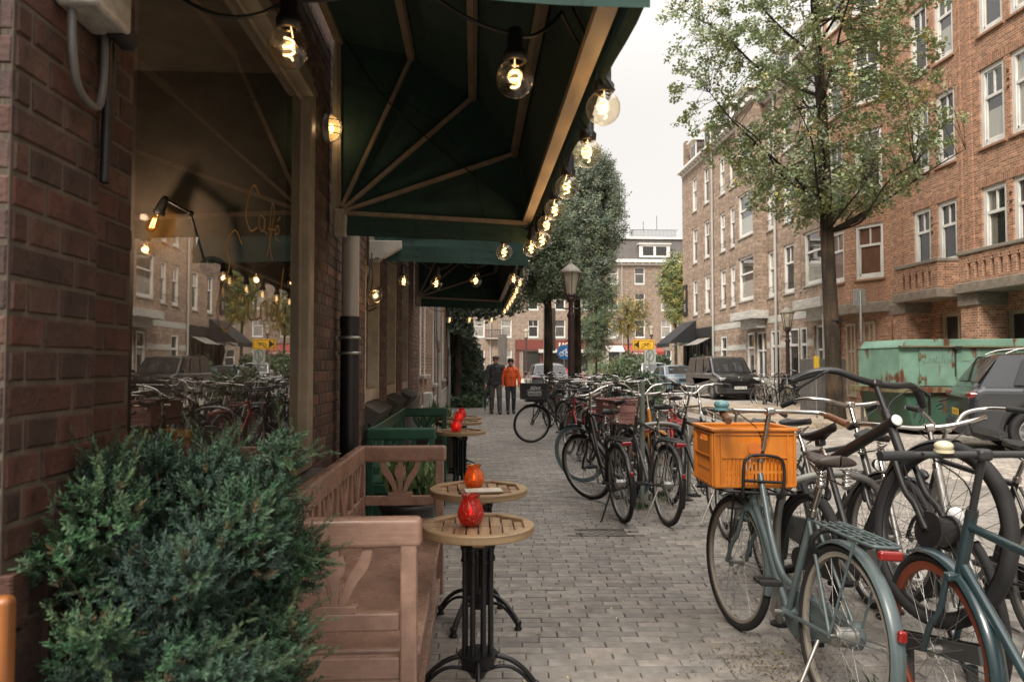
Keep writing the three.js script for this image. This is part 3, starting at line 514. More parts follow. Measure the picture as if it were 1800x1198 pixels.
// ---------------------------------------------------------------- strings of glowing globe bulbs
const bulbGlass = P({ color: [0.97, 0.89, 0.74], transmission: 1, thickness: 0, roughness: 0.01, ior: 1.8 });
const filMat = S({ color: [1, 0.7, 0.3], emissive: C(1, 0.72, 0.4), emissiveIntensity: 1.25 });
const cableMat = S({ color: [0.012, 0.012, 0.012], roughness: 0.55 });
const sockGeo = (() => lathe([[0.001, 0.075], [0.012, 0.075], [0.02, 0.07], [0.021, 0.02], [0.03, 0.008], [0.028, -0.012], [0.018, -0.014]], 16))();
const globeGeo = (() => { const p = []; for (let i = 0; i <= 14; i++) { const a = 0.28 + (PI - 0.28) * i / 14; p.push([Math.max(0.0005, 0.0475 * sin(a)), 0.0475 * cos(a) - 0.058]); } p.unshift([0.0135, -0.008]); return lathe(p, 24); })();
const filGeo = (() => { const p = []; for (let i = 0; i <= 40; i++) { const t = i / 40, a = t * PI * 2 * 2.6; p.push([0.0125 * cos(a) * (0.7 + 0.3 * sin(t * PI)), -0.085 + 0.052 * t, 0.0125 * sin(a) * (0.7 + 0.3 * sin(t * PI))]); } return merge([tube(p, 0.0024, 90, 6), rod([0.009, -0.033, 0], [0.004, -0.006, 0], 0.001, 0.001, 4)]); })();
function stringLight(label, pts, cable, { lights = 0, tilt = 0.0, seed = 1 } = {}) { // pts: centres of the globes
  const t = thing('string_light', label, 'string light', [0, 0, 0]), r = rng(seed);
  mesh('cable', cable, cableMat, t);
  pts.forEach((p, i) => {
    const s = mesh('bulb_holder', sockGeo, MAT.black, t); s.position.set(p[0], p[1] + 0.058, p[2]); s.rotation.set((r() - 0.5) * 0.25, r() * 6, (r() - 0.5) * 0.25 + (p[3] || 0));
    mesh('bulb', globeGeo, bulbGlass, s); mesh('filament', filGeo, filMat, s); s.scale.setScalar(1.12); s.position.y = p[1] + 0.058 * 1.12;
    if (i < lights) { const l = new THREE.PointLight(C(1, 0.58, 0.24), 0.012, 0, 2); l.position.set(p[0], p[1] - 0.005, p[2]); l.castShadow = true; scene.add(l); }
  });
  return t;
}
const swag = (a, b, d) => { const o = []; for (let i = 0; i <= 6; i++) { const t = i / 6; o.push([lerp(a[0], b[0], t), lerp(a[1], b[1], t) - d * 4 * t * (1 - t), lerp(a[2], b[2], t)]); } return tube(o, 0.0055, 12, 6); };
function swags(pts, hook) { // cable from globe to globe, hooked up to the awning between them
  const c = [];
  for (let i = 0; i < pts.length; i++) { const p = [pts[i][0], pts[i][1] + 0.128, pts[i][2]]; c.push(rod([p[0], p[1] - 0.005, p[2]], [p[0], p[1] + 0.012, p[2]], 0.008, 0.008, 8)); if (i) { const q = [pts[i - 1][0], pts[i - 1][1] + 0.128, pts[i - 1][2]], m = [(p[0] + q[0]) / 2, Math.max(p[1], q[1]) + hook, (p[2] + q[2]) / 2]; c.push(swag(q, m, 0.03), swag(m, p, 0.03)); } }
  return c;
}
{
  const a = [[-0.481, 2.245, -1.85], [0.114, 2.214, -1.95], [0.402, 2.215, -2.16], [0.423, 2.205, -2.6], [0.42, 2.213, -3.12], [0.415, 2.213, -3.58], [0.412, 2.21, -3.98], [0.4, 2.165, -4.2], [0.362, 2.15, -4.4], [0.202, 2.158, -4.6]];
  const c = swags(a.slice(0, 2), 0.11).concat(swags(a.slice(1, 3), 0.12), swags(a.slice(2), 0.075)); c.push(swag([-0.481, 2.373, -1.85], [-0.85, 2.46, -1.8], 0.1), swag([0.202, 2.286, -4.6], [0.1, 2.31, -4.48], 0.03));
  for (let i = 2; i < 9; i++) { const p = a[i]; c.push(tube([[0.38, 2.315, p[2] + 0.06], [0.425, 2.25, p[2] + 0.05], [p[0], p[1] + 0.12, p[2]]], 0.0055, 10, 6), tube([[0.4, 2.31, p[2] - 0.1], [0.43, 2.27, p[2] - 0.06], [p[0] + 0.004, p[1] + 0.1, p[2]]], 0.0055, 10, 6)); }
  stringLight('string of clear globe bulbs along the edge of the near awning', a, c, { lights: 10, seed: 3 });
  const b = [[-0.779, 1.945, -5.8, 1.2], [-0.598, 2.135, -6.1], [-0.318, 2.133, -6.2], [0.019, 2.167, -6.3], [0.369, 2.209, -6.5], [0.453, 2.224, -6.9], [0.45, 2.199, -7.4], [0.461, 2.204, -8], [0.468, 2.214, -8.6], [0.471, 2.225, -9.2], [0.47, 2.222, -9.8], [0.457, 2.212, -10.4]];
  const d = swags(b.slice(1), 0.07); d.push(tube([[-0.726, 1.965, -5.8], [-0.84, 1.9, -5.8], [-0.86, 2.0, -5.78], [-0.84, 2.2, -5.8], [-0.83, 2.34, -5.85]], 0.006, 20, 6), tube([[-0.78, 1.89, -5.78], [-0.86, 1.86, -5.8], [-0.82, 2.1, -5.82], [-0.82, 2.3, -5.9], [-0.598, 2.263, -6.1]], 0.006, 24, 6));
  for (let i = 4; i < 12; i++) d.push(rod([b[i][0], b[i][1] + 0.12, b[i][2]], [0.43, 2.38, b[i][2] + 0.05], 0.006, 0.006, 5));
  stringLight('string of clear globe bulbs along the edge of the second awning', b, d, { lights: 5, seed: 5 });
  const e = [[-0.4, 2.18, -11.9], [-0.068, 2.187, -12.0], [0.309, 2.195, -12.1]];
  stringLight('short string of three globe bulbs hanging beyond the second awning', e, [...swags(e, 0.05), swag([-0.4, 2.308, -11.9], [-0.85, 2.45, -11.9], 0.04), swag([0.309, 2.32, -12.1], [0.45, 2.4, -10.7], 0.05)], { seed: 8 });
}
// ================================================================ settle benches
function settle(label, L, mat, pos, splats) { // runs along -z from its near end; x = 0 is the front, back towards -x
  const B = thing('settle_bench', label, 'bench', pos), W = 0.545, H = 0.915, SH = 0.47, p = 0.055, R = 0.008;
  for (const z of [-p / 2, -L + p / 2]) {
    mesh('leg', [rbox(-p / 2, (H - 0.03) / 2, z, p, H - 0.03, p, R)], mat, B);
    mesh('leg', [rbox(-W + p / 2, H / 2, z, p, H, p, R)], mat, B);
    mesh('arm_rail', [rbox(-W / 2 + 0.005, H - 0.048, z, W + 0.02, 0.1, 0.062, 0.02, 3)], mat, B);
    mesh('lower_rail', [rbox(-W / 2, 0.575, z, W - 2 * p, 0.06, 0.036, R), rbox(-W / 2 - 0.0, 0.615, z, 0.15, 0.026, 0.034, 0.004)], mat, B);
    mesh('end_panel', [box(-W / 2, 0.22, z, W - 2 * p, 0.36, 0.022), rbox(-W / 2, 0.425, z, W - 2 * p, 0.07, 0.034, 0.005)], mat, B);
    splat(B, mat, -W / 2, 0.626, z, 0, 0.2);
  }
  mesh('seat', [rbox(-W / 2 + 0.018, SH - 0.014, -L / 2, W - 0.02, 0.028, L - 2 * p - 0.006, 0.009)], mat, B);
  mesh('front_panel', [box(-0.05, 0.23, -L / 2, 0.022, 0.4, L - 2 * p), rbox(-0.035, 0.415, -L / 2, 0.034, 0.05, L - 2 * p, 0.006), rbox(-0.035, 0.06, -L / 2, 0.034, 0.08, L - 2 * p, 0.006)], mat, B);
  mesh('back_rail', [rbox(-W + 0.03, H - 0.05, -L / 2, 0.05, 0.115, L - 2 * p, 0.016, 3)], mat, B);
  mesh('back_rail', [rbox(-W + 0.03, 0.575, -L / 2, 0.034, 0.06, L - 2 * p, R)], mat, B);
  mesh('back_panel', [box(-W + 0.03, 0.5, -L / 2, 0.02, 0.08, L - 2 * p)], mat, B);
  for (let i = 0; i < splats; i++) { const z = -L * (i + 0.5) / splats; splat(B, mat, -W + 0.03, 0.605, z, PI / 2, 0.21); if (i) mesh('back_post', [rbox(-W + 0.03, 0.71, -L * i / splats, 0.036, 0.22, 0.05, R)], mat, B); }
  B.traverse(m => m.isMesh && wuv(m.geometry, 2.1));
  return B;
}
function splat(B, mat, x, y, z, turn, h) { // carved tulip: a bud between two leaves
  const b = new THREE.Shape(); b.moveTo(-0.013, 0); b.lineTo(0.013, 0); b.bezierCurveTo(0.014, h * 0.3, 0.012, h * 0.38, 0.03, h * 0.5); b.bezierCurveTo(0.044, h * 0.62, 0.03, h * 0.8, 0.026, h * 0.86); b.lineTo(0.017, h * 0.82); b.lineTo(0.013, h); b.lineTo(-0.013, h); b.lineTo(-0.017, h * 0.82); b.lineTo(-0.026, h * 0.86); b.bezierCurveTo(-0.03, h * 0.8, -0.044, h * 0.62, -0.03, h * 0.5); b.bezierCurveTo(-0.012, h * 0.38, -0.014, h * 0.3, -0.013, 0);
  const l = s => { const q = new THREE.Shape(); q.moveTo(s * 0.008, 0); q.bezierCurveTo(s * 0.03, h * 0.22, s * 0.03, h * 0.42, s * 0.062, h * 0.62); q.bezierCurveTo(s * 0.08, h * 0.74, s * 0.086, h * 0.86, s * 0.098, h); q.lineTo(s * 0.128, h); q.bezierCurveTo(s * 0.126, h * 0.8, s * 0.118, h * 0.62, s * 0.096, h * 0.5); q.bezierCurveTo(s * 0.06, h * 0.3, s * 0.05, h * 0.14, s * 0.04, 0); return q; };
  const g = merge([b, l(1), l(-1)].map(s => extr(s, 0.018, 0.003, 6))); g.translate(0, 0, -0.009); if (turn) g.rotateY(turn); g.translate(x, y, z); mesh('tulip_splat', g, mat, B);
}
const pinkBrown = S({ color: [0.44, 0.275, 0.21], roughness: 0.42, roughnessMap: T.rough, map: T.mottle, bumpMap: T.wood, bumpScale: 0.0016 });
const benchGreen = S({ color: [0.035, 0.12, 0.075], roughness: 0.33, map: T.mottle, bumpMap: T.wood, bumpScale: 0.0006 });
settle('pinkish brown painted wooden settle bench with carved tulips below the near awning', 2.17, pinkBrown, [-0.185, 0, -2.38], 5);
settle('dark green painted wooden settle bench against the wall below the second awning', 2.72, benchGreen, [-0.315, 0, -5.8], 6);
// ================================================================ bistro tables
const teak = [[0.43, 0.3, 0.18], [0.47, 0.34, 0.21], [0.39, 0.265, 0.16]].map(c => S({ color: c, roughness: 0.5, map: T.wood }));
function bistro(label, pos, R, H, turn, rot = 0) {
  const t = thing('bistro_table', label, 'table', pos, turn, 'round bistro tables along the terrace');
  const ri = R * 0.84, th = 0.028;
  const rim = new THREE.Shape(); rim.absarc(0, 0, R, 0, 2 * PI, false); const hole = new THREE.Path(); for (let i = 0; i <= 8; i++) { const a = PI / 8 + i * PI / 4, q = ri * 1.03; i ? hole.lineTo(q * cos(a), q * sin(a)) : hole.moveTo(q * cos(a), q * sin(a)); } rim.holes.push(hole);
  const rg = extr(rim, th, 0.004, 28); rg.rotateX(-PI / 2); rg.translate(0, H - th, 0); wuv(rg, 1.2, 'x'); mesh('rim', rg, teak[1], t);
  const n = 8, w = 2 * ri / n; // slats
  for (let i = 0; i < n; i++) { const x = -ri + w * (i + 0.5), e = Math.max(Math.abs(x) - 0 + w / 2, 0), z = Math.min(ri * 1.03 * cos(PI / 8), ri * 1.03 * cos(PI / 8) * 1.0 - Math.max(0, e - ri * 0.42) * 0.98); if (z < 0.03) continue; for (const s of [-1, 1]) { const g = wuv(rbox(x, H - th / 2 - 0.003, s * (z / 2 + 0.004), w - 0.006, th * 0.7, z - 0.004, 0.003, 1), 1.6, 'z'); mesh('slat', g, teak[(i * 2 + (s > 0)) % 3], t); } }
  mesh('cross_bar', wuv(merge([rbox(0, H - th + 0.001, 0, ri * 1.9, 0.012, 0.05, 0.003), rbox(0, H - th - 0.012, 0, 0.05, 0.02, ri * 1.9, 0.003)]), 1.6, 'x'), teak[0], t);
  const iron = [], legs = [];
  // cluster of slender columns
  for (let i = 0; i < 8; i++) { const a = i * PI / 4 + rot + PI / 8, r = i % 2 ? 0.062 : 0.058, x = r * cos(a), z = r * sin(a); mesh('column', [rod([x, 0.17, z], [x, H - 0.1, z], 0.0115, 0.0105, 9), lathe([[0.012, 0], [0.02, 0.008], [0.014, 0.02], [0.014, 0.05], [0.021, 0.062], [0.016, 0.075]], 10, x, H - 0.155, z)], MAT.iron, t); }
  iron.push(rod([0, H - 0.085, 0], [0, H - 0.04, 0], 0.086, 0.08, 8), rbox(0, H - 0.034, 0, 0.26, 0.012, 0.05, 0.003), rbox(0, H - 0.034, 0, 0.05, 0.012, 0.26, 0.003));
  mesh('top_plate', iron, MAT.iron, t);
  mesh('base_hub', [rod([0, 0.12, 0], [0, 0.18, 0], 0.07, 0.09, 8), lathe([[0.001, 0.07], [0.03, 0.075], [0.045, 0.1], [0.07, 0.12]], 12)], MAT.iron, t);
  for (let i = 0; i < 4; i++) {
    const a = i * PI / 2 + rot, up = [], lo = [], q = s => { const x = 0.05 + 0.2 * s; return [x, lerp(0.165, 0.04, s * s * s * 0.4 + s * s * 0.6), 0]; };
    for (let k = 0; k <= 8; k++) { const s = k / 8; up.push(q(s)); lo.push([0.045 + 0.19 * s, lerp(0.105, 0.035, Math.pow(s, 2.6)) + 0.02 * sin(s * PI), 0]); }
    const g = merge([tube(up, 0.011, 16, 7), tube(lo, 0.008, 16, 7), lathe([[0.001, 0], [0.02, 0], [0.022, 0.008], [0.014, 0.016], [0.017, 0.03], [0.02, 0.044], [0.012, 0.052], [0.001, 0.053]], 10, 0.25, 0, 0)]); g.rotateY(-a); mesh('leg', g, MAT.iron, t);
  }
  return t;
}
bistro('nearest round slatted teak table on a black iron column base, holding the big red lantern', [0.022, 0, -3.13], 0.245, 0.727, 0.0, 0.0);
bistro('second round slatted teak table, holding the orange lantern and the menu card', [0.03, 0, -4.0], 0.272, 0.735, 0.05, 0.6);
bistro('third round teak table, first of the three beside the green bench', [-0.14, 0, -7.5], 0.272, 0.735, 0, 0.7);
bistro('fourth round teak table, between two others beside the green bench', [-0.165, 0, -8.75], 0.272, 0.735, 0, 0.3);
bistro('fifth round teak table, farthest of the terrace tables', [-0.16, 0, -9.5], 0.272, 0.735, 0, 0.1);
// ---------------------------------------------------------------- glass lanterns
T.cell = dataTex(256, (u, v) => { let d = 9, d2 = 9; const n = 8; const X = Math.floor(u * n), Y = Math.floor(v * n); for (let i = -1; i < 2; i++) for (let j = -1; j < 2; j++) { const cx = X + i, cy = Y + j, hx = hash2((cx + n) % n, (cy + n) % n, 4), hy = hash2((cx + n) % n, (cy + n) % n, 9); const e = Math.hypot(cx + hx - u * n, cy + hy - v * n); if (e < d) { d2 = d; d = e; } else if (e < d2) d2 = e; } return g3(sstep(0, 0.3, d2 - d)); }, { srgb: false });
function lantern(label, pos, col, s = 1, glow = 1) {
  const t = thing('glass_lantern', label, 'lantern', pos, 0);
  const pr = [[0.001, 0.002], [0.036, 0.0], [0.046, 0.008], [0.056, 0.035], [0.057, 0.052], [0.05, 0.078], [0.039, 0.1], [0.035, 0.108], [0.036, 0.116], [0.044, 0.128], [0.0415, 0.128], [0.0335, 0.116], [0.0325, 0.108], [0.0365, 0.1], [0.047, 0.078], [0.053, 0.05], [0.05, 0.03], [0.04, 0.012], [0.001, 0.01]].map(p => [p[0] * s, p[1] * s]);
  const g = lathe(pr, 40); { const u = g.attributes.uv; for (let i = 0; i < u.count; i++) u.setXY(i, u.getX(i) * 2, u.getY(i) * 1.6); }
  mesh('glass', g, P({ color: col, transmission: 0.72, thickness: 0, roughness: 0.32, ior: 1.5, bumpMap: T.cell, bumpScale: 0.004, clearcoat: 0.6, clearcoatRoughness: 0.1 }), t);
  mesh('candle', [rod([0, 0.011, 0], [0, 0.045 * s, 0], 0.02 * s, 0.02 * s, 16)], S({ color: [0.75, 0.68, 0.55], roughness: 0.6 }), t);
  const f = lathe([[0.0005, 0], [0.006, 0.006], [0.0065, 0.012], [0.003, 0.024], [0.0004, 0.034]], 10, 0, 0.047 * s, 0); mesh('flame', f, S({ color: [1, 0.7, 0.3], emissive: C(1, 0.55, 0.15), emissiveIntensity: 2.6 * glow * glow }), t);
  const l = new THREE.PointLight(C(1, 0.55, 0.2), 0.006 * glow, 0, 2); l.position.set(pos[0], pos[1] + 0.075 * s, pos[2]); l.castShadow = true; scene.add(l);
  return t;
}
lantern('large red glass candle lantern on the nearest round table', [-0.01, 0.727, -3.13], [0.62, 0.045, 0.012], 1.02);
lantern('orange amber glass candle lantern beside the menu on the second table', [0.005, 0.735, -4.02], [0.75, 0.3, 0.03], 1.0);
lantern('red glass lantern on the third table, nearest of the three red lanterns in line', [-0.175, 0.735, -7.42], [0.85, 0.06, 0.02], 1.0, 0.8);
lantern('red glass lantern on the fourth table, middle of the three red lanterns in line', [-0.172, 0.735, -8.6], [0.85, 0.06, 0.02], 1.0, 0.8);
lantern('red glass lantern on the fifth table, farthest of the red lanterns in line', [-0.15, 0.735, -9.35], [0.8, 0.05, 0.02], 1.0, 0.6);
{ // menu card, ashtray stones
  const t = thing('menu_card', 'white folded menu card on a brown clipboard on the second table', 'menu', [0.06, 0.737, -3.88], 0.12);
  mesh('board', [rbox(0.005, 0.003, 0, 0.27, 0.006, 0.13, 0.002, 1)], S({ color: [0.3, 0.2, 0.11], roughness: 0.7, map: T.wood }), t);
  const c = document.createElement('canvas'); c.width = 256; c.height = 128; const x = c.getContext('2d'); x.fillStyle = '#e9e4da'; x.fillRect(0, 0, 256, 128); x.fillStyle = '#8b867e'; for (let i = 0; i < 9; i++) x.fillRect(18 + (i % 2) * 110, 16 + i * 10, 50 + (i * 37) % 50, 3);
  const mt = new THREE.CanvasTexture(c); mt.colorSpace = THREE.SRGBColorSpace;
  mesh('paper', [rbox(-0.005, 0.009, 0.0, 0.2, 0.004, 0.11, 0.001, 1)], S({ color: [0.8, 0.78, 0.73], map: mt, roughness: 0.8 }), t);
}
// ================================================================ bush and potted plants
function leafGeo(l, w, bend = 0.25, fold = 0.2, n = 3) { // leaf along +y, upper side +z
  const p = [], u = [], idx = [];
  for (let i = 0; i <= n; i++) { const t = i / n, ww = w * Math.pow(sin(PI * Math.min(0.98, 0.08 + t * 0.92)), 0.8) * 0.5, y = l * (t - bend * 0.3 * t * t), z = -bend * l * t * t; p.push(-ww, y, z + fold * ww, 0, y, z, ww, y, z + fold * ww); u.push(0, t, 0.5, t, 1, t); }
  for (let i = 0; i < n; i++) { const a = i * 3; idx.push(a, a + 1, a + 4, a, a + 4, a + 3, a + 1, a + 2, a + 5, a + 1, a + 5, a + 4); }
  const g = new THREE.BufferGeometry(); g.setAttribute('position', new THREE.Float32BufferAttribute(p, 3)); g.setAttribute('uv', new THREE.Float32BufferAttribute(u, 2)); g.setIndex(idx); g.computeVertexNormals(); return g;
}
const leafMat = (o = {}) => P({ color: 0xffffff, roughness: 0.62, transmission: 0.25, thickness: 0, ior: 1.35, ...o });
const leafSolid = S({ color: 0xffffff, roughness: 0.6 });
function place(pos, dir, roll, s) { const q = new THREE.Quaternion().setFromUnitVectors(V(0, 1, 0), dir.clone().normalize()); q.multiply(new THREE.Quaternion().setFromAxisAngle(V(0, 1, 0), roll)); return new THREE.Matrix4().compose(pos, q, V(s, s, s)); }
{ // feathery evergreen bush before the window
  const t = thing('leafy_bush', 'dense feathery dark green bush in front of the cafe window', 'bush', [-0.665, -0.04, -1.66]);
  mesh('pot', [lathe([[0.001, 0.0], [0.15, 0], [0.2, 0.36], [0.215, 0.37], [0.215, 0.4], [0.19, 0.4], [0.18, 0.34], [0.001, 0.34]], 28)], S({ color: [0.09, 0.08, 0.07], roughness: 0.8, map: T.mottle }), t);
  const r = rng(4), sprig = []; // a tuft of small narrow leaves
  for (let i = 0; i < 16; i++) { const l = leafGeo(0.009 + 0.007 * r(), 0.0036 + 0.0012 * r(), 0.2, 0.2, 2); l.rotateX(0.6 + 0.8 * r()); l.rotateY(i * 2.4); l.translate(0, 0.003 + i * 0.0021, 0); sprig.push(l); }
  const sg = merge(sprig), stems = [], ms = [], cs = [];
  const lobes = []; for (let i = 0; i < 74; i++) { const th = r() * 2 * PI, v = r() * 1.9 - 0.9, rr = Math.sqrt(Math.max(0.02, 1 - v * v * 0.85)) * (0.45 + 0.6 * Math.sqrt(r())); lobes.push([clamp(cos(th) * rr * 0.29 - 0.02, -0.26, 0.2), 0.83 + v * 0.37, sin(th) * rr * 0.27, 0.055 + 0.05 * r(), r()]); }
  lobes.push([0.19, 1.18, 0, 0.06, 0.4], [0.22, 1.24, -0.02, 0.045, 0.5], [0.16, 1.1, 0.05, 0.07, 0.4], [-0.05, 1.22, 0, 0.06, 0.2], [0.05, 1.2, -0.05, 0.06, 0.3], [-0.14, 1.19, 0.05, 0.06, 0.2], [0.25, 0.98, -0.1, 0.045, 0.8], [0.25, 0.84, 0.02, 0.05, 0.7], [-0.3, 0.9, 0.18, 0.05, 0.3], [-0.32, 0.7, 0.2, 0.05, 0.3]);
  for (let i = 0; i < 34; i++) { const a = r() * 2 * PI, k = Math.sqrt(r()) * 0.17; lobes.push([cos(a) * k - 0.02, 0.5 + 0.55 * r(), sin(a) * k, 0.1, 0.1 * r()]); }
  for (const [x, y, z, R, tone] of lobes) {
    const b = V(x * 0.25, lerp(0.38, y, 0.45), z * 0.25); stems.push(tube([[0, 0.36, 0], b, [x * 0.7, lerp(0.38, y, 0.8), z * 0.7], [x, y, z]], 0.0032, 10, 4));
    const n = Math.round(150 * (R / 0.085));
    for (let i = 0; i < n; i++) {
      const d = V(r() * 2 - 1, r() * 2 - 0.75, r() * 2 - 1).normalize(), k = Math.pow(r(), 0.45) * R, p = V(x + d.x * k, y + d.y * k * 0.85, z + d.z * k); if (p.x < -0.255) continue;
      const dd = d.clone().multiplyScalar(1.3).add(V(x, (y - 0.8) * 0.8 + 0.25, z).normalize()).add(V(r() - 0.5, r() - 0.2, r() - 0.5));
      ms.push(place(p, dd, r() * 6, 0.5 + 0.75 * r())); const h = r(), q = 0.6 + 0.65 * r(); cs.push(r() < 0.035 ? C(0.09 * q, 0.06 * q, 0.025 * q) : C((0.038 + 0.04 * tone * h) * q, (0.073 + 0.046 * tone) * q, (0.047 + 0.016 * h) * q));
    }
  }
  const nl = lobes.length; for (let i = 0; i < 260; i++) { // young shoots standing out of the mass
    const [x, y, z, R, tone] = lobes[Math.floor(r() * nl)], d = V(r() * 2 - 1, r() * 1.6 - 0.45, r() * 2 - 1).normalize().add(V(x, (y - 0.85) * 0.6, z).normalize().multiplyScalar(0.8)).normalize(), L = 0.05 + 0.07 * r(), a = V(x, y, z).addScaledVector(d, R * 0.75), e = a.clone().addScaledVector(d, L).add(V(0, -0.012 + 0.02 * r(), 0)); if (e.x < -0.25) continue;
    stems.push(rod(a, e, 0.0011, 0.0007, 3, false)); for (let j = 0; j < 7; j++) { const p = a.clone().lerp(e, j / 6); ms.push(place(p, d.clone().add(V(r() - 0.5, r() - 0.5, r() - 0.5).multiplyScalar(0.9)), r() * 6, 0.7 - 0.05 * j + 0.25 * r())); const q = 0.8 + 0.6 * r(); cs.push(C((0.045 + 0.03 * tone) * q, (0.085 + 0.04 * tone) * q, (0.045 + 0.012 * tone) * q)); }
  }
  mesh('branches', stems, S({ color: [0.07, 0.055, 0.035], roughness: 0.9 }), t);
  instanced('foliage', sg, leafMat({ transmission: 0.15, roughness: 0.7 }), ms, cs, t, 'stuff');
}
function pottedLaurel(label, pos, n, h, spread, pot, seed, lw = 0.035, ll = 0.12) {
  const t = thing('potted_plant', label, 'plant', pos), r = rng(seed), ms = [], cs = [], st = [];
  mesh('pot', pot.geo, pot.mat, t); const top = pot.top;
  const lg = leafGeo(ll, lw, 0.35, 0.3, 4);
  for (let i = 0; i < n; i++) {
    const a = r() * 2 * PI, k = Math.sqrt(r()) * spread, e = V(cos(a) * k, top + h * (0.45 + 0.55 * r()) * (1 - 0.35 * k / spread), sin(a) * k * (pot.sz || 1)), b = V(e.x * 0.3, top - 0.03, e.z * 0.3);
    st.push(tube([b, V(lerp(b.x, e.x, 0.4), lerp(b.y, e.y, 0.6), lerp(b.z, e.z, 0.4)), e], 0.003, 6, 4));
    const m = 9; for (let j = 0; j < m; j++) { const q = 0.45 + 0.55 * j / m, p = b.clone().lerp(e, q), aa = j * 2.4 + i; const d = V(cos(aa), 0.25 + 0.7 * q + r() * 0.3, sin(aa)); ms.push(place(p, d, r() * 0.8 - 0.4 + PI / 2 - aa, 0.7 + 0.5 * r())); const y = r(), z = 0.7 + 0.6 * r(); cs.push(C((0.12 + 0.12 * y) * z, (0.2 + 0.12 * y) * z, (0.085 + 0.06 * y) * z)); }
  }
  mesh('stem', st, S({ color: [0.1, 0.11, 0.05], roughness: 0.8 }), t); instanced('foliage', lg, leafMat({ roughness: 0.45 }), ms, cs, t, 'stuff'); return t;
}
pottedLaurel('potted laurel with long pale green leaves between the brown and green benches', [-0.47, 0, -5.18], 52, 0.46, 0.3, { top: 0.4, geo: [lathe([[0.001, 0], [0.14, 0], [0.19, 0.4], [0.21, 0.41], [0.21, 0.44], [0.185, 0.44], [0.17, 0.38], [0.001, 0.38]], 30)], mat: S({ color: [0.05, 0.052, 0.055], roughness: 0.55, map: T.mottle }) }, 12);
pottedLaurel('leafy plant in a dark box planter beyond the green bench', [-0.5, 0, -9.65], 20, 0.38, 0.3, { top: 0.52, sz: 0.8, geo: [rbox(0, 0.27, 0, 0.5, 0.54, 0.4, 0.012, 1)], mat: S({ color: [0.09, 0.07, 0.06], roughness: 0.8, map: T.mottle }) }, 19, 0.03, 0.15);
pottedLaurel('small leafy pot plant at the foot of the left wall past the far planter', [-0.48, 0, -11.3], 16, 0.45, 0.25, { top: 0.35, geo: [lathe([[0.001, 0], [0.12, 0], [0.17, 0.36], [0.15, 0.36], [0.001, 0.32]], 24)], mat: S({ color: [0.2, 0.1, 0.06], roughness: 0.8, map: T.mottle }) }, 29, 0.03, 0.14);
